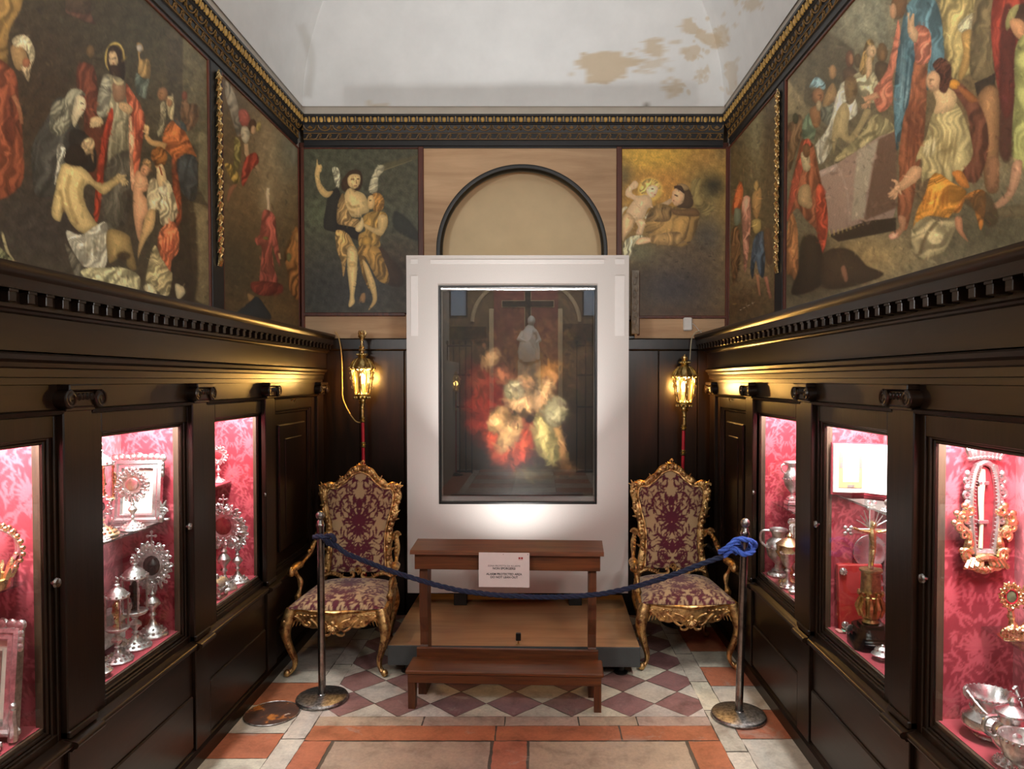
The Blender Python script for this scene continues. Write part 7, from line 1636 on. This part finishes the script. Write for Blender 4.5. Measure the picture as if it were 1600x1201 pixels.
# ---------------- back wall, left corner picture (4.365 per pixel, from (470,225))
P, U, V = back_canvas(-1.691, -.853, 2.246, 3.448, 200, 280)
c = Canvas((U.ravel() - 470) * 4.365, (V.ravel() - 225) * 4.365, (60, 60, 46))
c.wash(300, 80, 400, 160, (66, 68, 52)); c.wash(110, 480, 110, 120, (76, 82, 58), .8); c.wash(700, 520, 160, 120, (72, 76, 62), .8); c.wash(700, 300, 200, 160, (66, 66, 50), .9); c.wash(680, 850, 160, 200, (62, 46, 34), .8); c.wash(350, 1000, 400, 200, (44, 44, 44), .9); c.wash(130, 1000, 160, 200, (40, 42, 38), .8); c.mottle(90, .16, 5); c.mottle(22, .06, 8)
c.stroke([(560, 160), (680, 120), (800, 85)], [24, 18, 8], (96, 86, 54), soft=16, op=.6); c.stroke([(560, 180), (760, 110)], [4, 3], (140, 126, 84), soft=6, op=.6)
c.poly([(215, 165), (250, 160), (268, 210), (262, 290), (240, 290), (225, 230)], (176, 170, 136), soft=9, fold=(.5, 14, .35)); c.poly([(500, 190), (530, 145), (570, 150), (560, 190), (530, 230), (520, 330), (465, 325), (475, 250)], (170, 162, 128), soft=9, fold=(.9, 18, .3))
c.poly([(640, 460), (720, 500), (800, 600), (800, 660), (700, 620), (630, 560)], (34, 36, 32), soft=20, op=.8); c.poly([(540, 700), (620, 780), (690, 860), (700, 960), (600, 960), (540, 860)], (58, 40, 28), soft=24, op=.9)
c.poly([(190, 350), (250, 300), (280, 400), (250, 480), (260, 590), (190, 590), (155, 560), (170, 440)], (38, 36, 30), soft=10)
c.poly([(96, 215), (104, 150), (112, 100), (120, 140), (140, 140), (146, 175), (128, 210), (140, 270), (180, 320), (220, 320), (190, 362), (150, 355), (112, 300)], (206, 168, 104), soft=6, rim=.25)
c.poly([(300, 220), (340, 180), (400, 180), (420, 230), (410, 300), (340, 330), (290, 320), (275, 270)], (64, 44, 28), soft=9); c.poly([(320, 230), (350, 205), (400, 210), (406, 250), (390, 290), (360, 306), (325, 280)], (216, 180, 118), soft=6, rim=.25, sh=(-.4, -.2, .15)); c.stroke([(340, 240), (365, 240)], 4, (84, 56, 34), soft=4); c.stroke([(382, 238), (398, 238)], 4, (84, 56, 34), soft=4); c.stroke([(376, 245), (380, 270)], 3, (140, 100, 60), soft=4); c.stroke([(362, 285), (384, 284)], 3, (140, 70, 50), soft=4)
c.poly([(300, 340), (330, 300), (370, 315), (430, 340), (460, 400), (465, 460), (420, 480), (400, 500), (330, 490), (290, 420)], (212, 178, 116), soft=7, rim=.28); c.stroke([(320, 400), (350, 430), (400, 420)], 8, (150, 114, 64), soft=14, op=.55); c.stroke([(325, 455), (365, 470)], 7, (150, 114, 64), soft=12, op=.5)
c.poly([(255, 400), (280, 340), (295, 345), (310, 420), (350, 500), (400, 515), (390, 570), (260, 550), (245, 480)], (176, 138, 84), soft=6, fold=(.5, 22, .28)); c.poly([(250, 550), (390, 580), (400, 660), (350, 640), (250, 590)], (32, 28, 24), soft=8); c.poly([(240, 590), (320, 610), (360, 680), (390, 740), (330, 700), (310, 800), (290, 905), (275, 800), (245, 720)], (172, 134, 76), soft=7, fold=(.15, 22, .3))
c.poly([(318, 720), (350, 695), (386, 740), (385, 830), (380, 930), (365, 1030), (368, 1080), (340, 1110), (325, 1100), (335, 1030), (325, 930), (315, 830)], (212, 180, 116), soft=7, rim=.3, sh=(-.4, 0, .15)); c.ell(350, 820, 26, 20, (150, 116, 66), soft=16, op=.4)
c.poly([(470, 370), (500, 335), (545, 340), (570, 390), (555, 450), (500, 460), (490, 420)], (160, 112, 54), soft=8, fold=(.7, 16, .25)); c.poly([(460, 360), (490, 350), (505, 400), (490, 440), (462, 440), (455, 410)], (206, 166, 104), soft=6, rim=.2); c.stroke([(466, 385), (482, 384)], 4, (70, 44, 28), soft=4)
c.poly([(430, 490), (490, 460), (580, 470), (590, 560), (540, 640), (540, 700), (470, 720), (400, 700), (395, 620), (440, 590), (425, 540)], (160, 122, 60), soft=8, fold=(.4, 28, .28)); c.poly([(525, 500), (560, 480), (590, 510), (575, 590), (540, 625), (470, 590), (430, 560), (440, 545), (520, 575)], (210, 174, 110), soft=6, rim=.25); c.poly([(370, 580), (400, 530), (420, 500), (430, 560), (400, 600)], (216, 184, 124), soft=6)
c.ell(450, 665, 36, 40, (176, 132, 60), soft=7, rim=.4); c.poly([(395, 700), (520, 700), (570, 800), (600, 890), (590, 950), (520, 920), (440, 780), (480, 1000), (430, 920), (400, 800)], (146, 108, 52), soft=8, fold=(.3, 30, .3)); c.poly([(420, 790), (455, 820), (490, 900), (510, 960), (520, 1060), (490, 1110), (460, 1130), (490, 1060), (470, 980), (440, 880)], (206, 170, 106), soft=6, rim=.28); c.poly([(415, 1020), (440, 1020), (435, 1080), (400, 1070)], (140, 104, 66), soft=8)
c.brush(600, 34, 6, 9, .14, .45); c.brush(500, 18, 4, 10, .14, .45)
f = MB(); f.bbox(-1.691, -.853, 5.24, 5.26, 3.444, 3.453, .002)
hang('dark corner picture left of the arch, a winged angel guiding a child', P, c, GB, f)

# ---------------- back wall, right corner picture (4.29 per pixel, from (955,225))
P, U, V = back_canvas(.642, 1.403, 2.224, 3.448, 190, 290)
c = Canvas((U.ravel() - 955) * 4.29, (V.ravel() - 225) * 4.29, (150, 112, 52))
c.wash(250, 90, 330, 130, (196, 152, 58)); c.wash(400, 280, 300, 120, (182, 124, 54)); c.wash(640, 120, 120, 90, (176, 122, 58), .8); c.wash(740, 60, 60, 60, (112, 88, 52), .8); c.wash(80, 210, 70, 100, (98, 82, 48), .95); c.wash(640, 320, 150, 190, (112, 98, 58), .95); c.wash(690, 280, 70, 70, (44, 40, 28), .95); c.wash(640, 620, 140, 160, (74, 70, 58), .95); c.wash(420, 960, 420, 280, (52, 46, 46), 1, .8); c.wash(420, 760, 240, 90, (84, 70, 54), .8); c.wash(180, 720, 130, 90, (92, 90, 64), .9); c.wash(420, 1130, 420, 50, (66, 48, 36), .8)
c.mottle(90, .10, 5); c.mottle(20, .06, 9)
c.poly([(540, 250), (600, 230), (590, 330), (640, 400), (700, 420), (640, 480), (570, 420), (535, 330)], (140, 122, 72), soft=18, fold=(.9, 40, .25), op=.8)
c.ell(262, 305, 84, 78, (222, 190, 92), soft=26, rim=0, op=.65); c.poly([(190, 300), (215, 250), (270, 232), (325, 265), (325, 300), (270, 300), (235, 330), (200, 330)], (214, 172, 92), soft=7, fold=(.6, 16, .22))
c.poly([(235, 300), (275, 275), (312, 290), (305, 330), (280, 358), (250, 350)], (234, 196, 152), soft=6, rim=.22); c.stroke([(268, 302), (284, 300)], 3.5, (110, 70, 46), soft=4); c.ell(272, 328, 10, 8, (222, 140, 110), soft=8, rim=0, op=.6); c.stroke([(288, 340), (298, 338)], 3, (180, 80, 64), soft=4)
c.poly([(130, 270), (160, 245), (182, 265), (170, 295), (140, 310), (150, 340), (190, 345), (235, 340), (270, 370), (280, 420), (320, 405), (370, 380), (400, 365), (405, 390), (360, 420), (300, 430), (250, 430), (215, 500), (150, 510), (100, 460), (140, 390), (150, 375), (100, 350), (98, 310)], (230, 190, 142), soft=7, rim=.26)
c.poly([(70, 500), (110, 460), (160, 510), (140, 570), (100, 620), (76, 650), (66, 580)], (216, 172, 120), soft=8, rim=.35); c.poly([(160, 515), (210, 500), (235, 530), (220, 570), (205, 610), (165, 600), (180, 555)], (226, 184, 134), soft=7, rim=.3); c.poly([(64, 450), (90, 420), (110, 425), (76, 470), (70, 560), (62, 560)], (206, 190, 150), soft=6); c.poly([(225, 490), (275, 425), (280, 430), (240, 500)], (216, 204, 166), soft=5)
c.poly([(260, 440), (330, 400), (420, 420), (540, 430), (590, 470), (560, 600), (500, 680), (400, 680), (260, 660), (250, 600), (230, 590), (230, 520)], (146, 112, 62), soft=10, fold=(.5, 44, .22)); c.poly([(240, 500), (290, 440), (340, 425), (400, 430), (390, 510), (300, 520)], (122, 94, 56), soft=9, fold=(.1, 40, .3)); c.poly([(430, 500), (520, 490), (500, 580), (460, 640), (410, 600)], (184, 140, 76), soft=9, rim=.2); c.poly([(400, 430), (450, 440), (560, 430), (590, 480), (480, 480), (420, 470)], (110, 80, 48), soft=9)
c.poly([(420, 300), (450, 275), (510, 290), (540, 340), (550, 400), (520, 430), (440, 420), (470, 390), (480, 340)], (84, 62, 40), soft=8); c.ell(482, 288, 40, 22, (150, 120, 78), .3, soft=8); c.poly([(415, 310), (450, 295), (490, 330), (480, 390), (440, 415), (410, 390), (405, 360)], (214, 166, 120), soft=6, rim=.22); c.stroke([(424, 340), (446, 348)], 4, (80, 52, 36), soft=4); c.stroke([(412, 376), (424, 382)], 3, (160, 70, 56), soft=4); c.poly([(420, 285), (470, 280), (490, 330), (460, 310)], (70, 48, 32), soft=6)
c.poly([(80, 690), (110, 630), (180, 610), (220, 620), (160, 660), (130, 770), (105, 740), (95, 780)], (190, 180, 140), soft=6, fold=(.2, 18, .35)); c.poly([(160, 665), (200, 625), (265, 630), (265, 655), (200, 672)], (222, 176, 128), soft=6); c.poly([(265, 620), (400, 590), (470, 600), (450, 670), (300, 670)], (160, 124, 74), soft=10, fold=(.2, 40, .2))
for k in range(40):
    r = random.Random(100 + k); x, y = r.uniform(240, 720), r.uniform(540, 1150); c.ell(x, y, r.uniform(4, 14), r.uniform(2, 5), r.choice([(120, 110, 96), (40, 34, 30), (96, 84, 70)]), r.uniform(-.3, .3), soft=5, op=.5)
c.brush(600, 34, 6, 11, .14, .45); c.brush(500, 18, 4, 12, .14, .45)
f = MB(); f.bbox(.642, 1.403, 5.24, 5.26, 3.444, 3.453, .002)
hang('golden-skied corner picture right of the arch, a child reaching to a friar in brown', P, c, GB, f)

# ---------------- carved festoons between the side paintings
for side, X, y0, y1, lab in (('left', WL, 3.806, 3.945, 'black strip with a hanging gilt festoon between the two left wall paintings'), ('right', WR, 4.065, 4.19, 'black strip with a hanging gilt festoon between the two right wall paintings')):
    s = 1 if side == 'left' else -1
    t = thing('festoon_strip', lab, 'carved strip'); b = MB(); b.bbox(X - s * .006, X + s * .018, y0, y1, 2.09, 3.452, .004); b.build('backing', M['navy'], t, smooth=False)
    g = MB(); yc = (y0 + y1) / 2; z = 3.40; k = 0
    while z > 2.47:
        w_ = .021 if k % 4 else .027
        g.ball((X + s * .030, yc + .004 * sin(k * 2.1), z - .012), .020, .55, w_ / .02, 1.5, 9, 6)
        for q in (-1, 1):
            g.tube([(X + s * .022, yc, z + .016), (X + s * .036, yc + q * .016, z - .006), (X + s * .026, yc + q * w_ * 1.15, z - .034)], [.004, .009, .002], 6)
            g.tube([(X + s * .022, yc + q * .006, z - .016), (X + s * .034, yc + q * .012, z - .036), (X + s * .026, yc + q * .006, z - .056)], [.004, .007, .002], 6)
        g.ball((X + s * .030, yc, z + .022), .007, .8, 1, 1, 6, 4); z -= .062 + .008 * sin(k * 1.3); k += 1
    for q in (-1, 0, 1): g.tube([(X + s * .024, yc, z + .03), (X + s * .032, yc + q * .012, z), (X + s * .026, yc + q * .018, z - .035)], [.004, .009, .004], 6)
    g.tube([(X + s * .022, yc, 3.41), (X + s * .022, yc, 2.46)], .004, 5); g.build('festoon', M['gilt'], t)
# ================================================================== CHAPEL END OPPOSITE (seen reflected in the picture's glass)
FW = -4.2
M['marble'] = m_plain('red_marble', C(150, 84, 74), .35, var=.25, scale=5)
M['chapel'] = m_plain('brown_chapel_wall', C(128, 104, 72), .7, var=.12, scale=3)
M['statue'] = m_plain('white_marble_statue', C(226, 224, 220), .5, var=.04)
b = MB(); b.box(WL, WR, FW + .002, FW + .02, 0, 5.0); struct(b.build('trim_11', M['chapel'], smooth=False))
b = MB(); b.bbox(-.86, .40, FW + .02, FW + .05, 1.4, 4.0, .005); struct(b.build('trim_12', M['marble'], smooth=False))
b = MB()
for x in (-.95, .40): b.bbox(x, x + .09, FW + .02, FW + .10, 1.2, 3.15, .01)
b.tube([(-.23 + 1.05 * cos(a), FW + .04, 2.9 + .85 * sin(a)) for a in lin(0, pi, 30)], .04, 8)
struct(b.build('trim_13', M['lunette']))
b = MB(); b.bbox(.50, 1.42, FW + .02, FW + .16, 2.52, 2.85, .02); b.bbox(-1.72, -1.0, FW + .02, FW + .10, 2.55, 2.80, .02); struct(b.build('trim_14', M['wood'], smooth=False))
M['sky'] = m_emit('daylit_pane', C(150, 170, 195), 0.3)
for i, (x0, x1) in enumerate(((-1.70, -1.40), (.90, 1.30))):
    b = MB(); b.box(x0, x1, FW + .018, FW + .03, 3.02, 3.56); o = struct(b.build('window_%d' % (i + 1), M['sky'], smooth=False))
    f = MB(); f.bbox(x0 - .03, x0, FW + .02, FW + .06, 2.99, 3.59); f.bbox(x1, x1 + .03, FW + .02, FW + .06, 2.99, 3.59); f.bbox(x0, x1, FW + .02, FW + .06, 3.56, 3.59); f.bbox(x0, x1, FW + .02, FW + .06, 2.99, 3.02); f.build('window_frame', M['wood'], o, smooth=False)
t = thing('wall_cross', 'large black cross with a pale edge on the red marble opposite, reflected in the glass', 'cross', (-.19, FW + .05, 2.75))
b = MB(); b.bbox(-.055, .055, 0, .03, 0, 1.0, .004); b.bbox(-.50, -.0551, 0, .03, .44, .55, .004); b.bbox(.0551, .50, 0, .03, .44, .55, .004); b.build('beams', M['black'], t, smooth=False)
b = MB(); b.box(-.068, .068, -.0, .012, -.01, 1.01); b.box(-.513, -.068, 0, .012, .427, .563); b.box(.068, .513, 0, .012, .427, .563); b.build('pale_border', M['lunette'], t, smooth=False)
t = thing('marble_statue', 'white marble seated figure below the black cross opposite, reflected in the glass', 'statue', (-.16, FW + .22, 2.06))
b = MB(); b.bbox(-.22, .22, -.14, .14, -.86, .08, .01); b.build('pedestal', M['plainwall'], t, smooth=False)
b = MB(); b.tube([(0, 0, .08), (-.02, .03, .25), (-.02, .02, .42), (.0, -.02, .58), (.02, -.01, .70), (.03, .02, .76)], [.20, .21, .17, .15, .10, .05], 14); b.ball((.04, .03, .84), .085, .9, 1, 1.15, 12, 8)
b.tube([(-.12, .0, .62), (-.2, .08, .48), (-.05, .16, .42)], [.05, .05, .04], 8); b.tube([(.12, .0, .62), (.19, .08, .46), (.10, .16, .38)], [.05, .05, .04], 8); b.tube([(.10, .14, .30), (.06, .15, .45), (.10, .16, .55)], [.06, .07, .04], 8); b.ball((.11, .16, .62), .05, 1, 1, 1.1, 10, 6)
for k in range(9): b.tube([(-.16 + .04 * k, .16, .42), (-.18 + .045 * k, .17, .24), (-.17 + .043 * k, .15, .09)], [.02, .03, .03], 6)
b.build('figure', M['statue'], t)
M['iron'] = m_plain('wrought_iron', C(24, 24, 26), .5)
for (x0, x1, side) in ((-1.70, -1.24, 'left'), (.74, 1.40, 'right')):
    t = thing('iron_grille', 'tall black iron grille on the %s of the chapel end opposite, reflected in the glass' % side, 'grille', ((x0 + x1) / 2, FW + .6, 0)); w_ = (x1 - x0) / 2
    b = MB(); n = 5
    for z in (.03, 1.25, 1.85, 2.40): b.tube([(-w_, 0, z), (w_, 0, z)], .018, 6)
    b.build('rails', M['iron'], t)
    b = MB()
    for k in range(n): x = -w_ + 2 * w_ * k / (n - 1); b.tube([(x, 0, 0), (x, 0, 2.45)], .012, 6); b.ball((x, 0, 2.46), .025, 1, 1, 1.6, 8, 5); b.ball((x, 0, 1.55), .024, 1, 1, 1, 8, 5)
    b.build('bars', M['iron'], t)
lantern((-1.50, FW + .95, .001), 1.67, 'small lit lantern before the left iron grille opposite, reflected in the glass', False, 4)
lantern((1.14, FW + .95, .001), 1.67, 'small lit lantern before the right iron grille opposite, reflected in the glass', False, 4)
# ================================================================== groups of repeats
GROUPS = {'display_cabinet': 'built-in cabinets along the side walls', 'pilaster_pier': 'end pilasters of the cabinet rows', 'entablature': 'wooden entablatures above the cabinets', 'gilt_armchair': 'gilt armchairs beside the picture case',
          'stanchion': 'chrome barrier posts', 'lamp_cable': 'cables of the lanterns', 'oil_painting': 'oil paintings on the walls', 'festoon_strip': 'gilt festoon strips between paintings', 'cylinder_reliquary': 'glass cylinder reliquaries',
          'monstrance': 'silver monstrances in the left cabinets', 'framed_relic': 'framed relics in the cabinets', 'silver_dish': 'small silver dishes', 'silver_casket': 'silver caskets', 'iron_grille': 'iron grilles of the chapel end', 'processional_lantern': 'lit lanterns'}
for o in list(COL.objects):
    if o.parent is None and 'label' in o.keys():
        k = o.name.split('.')[0]
        if k in GROUPS: o['group'] = GROUPS[k]
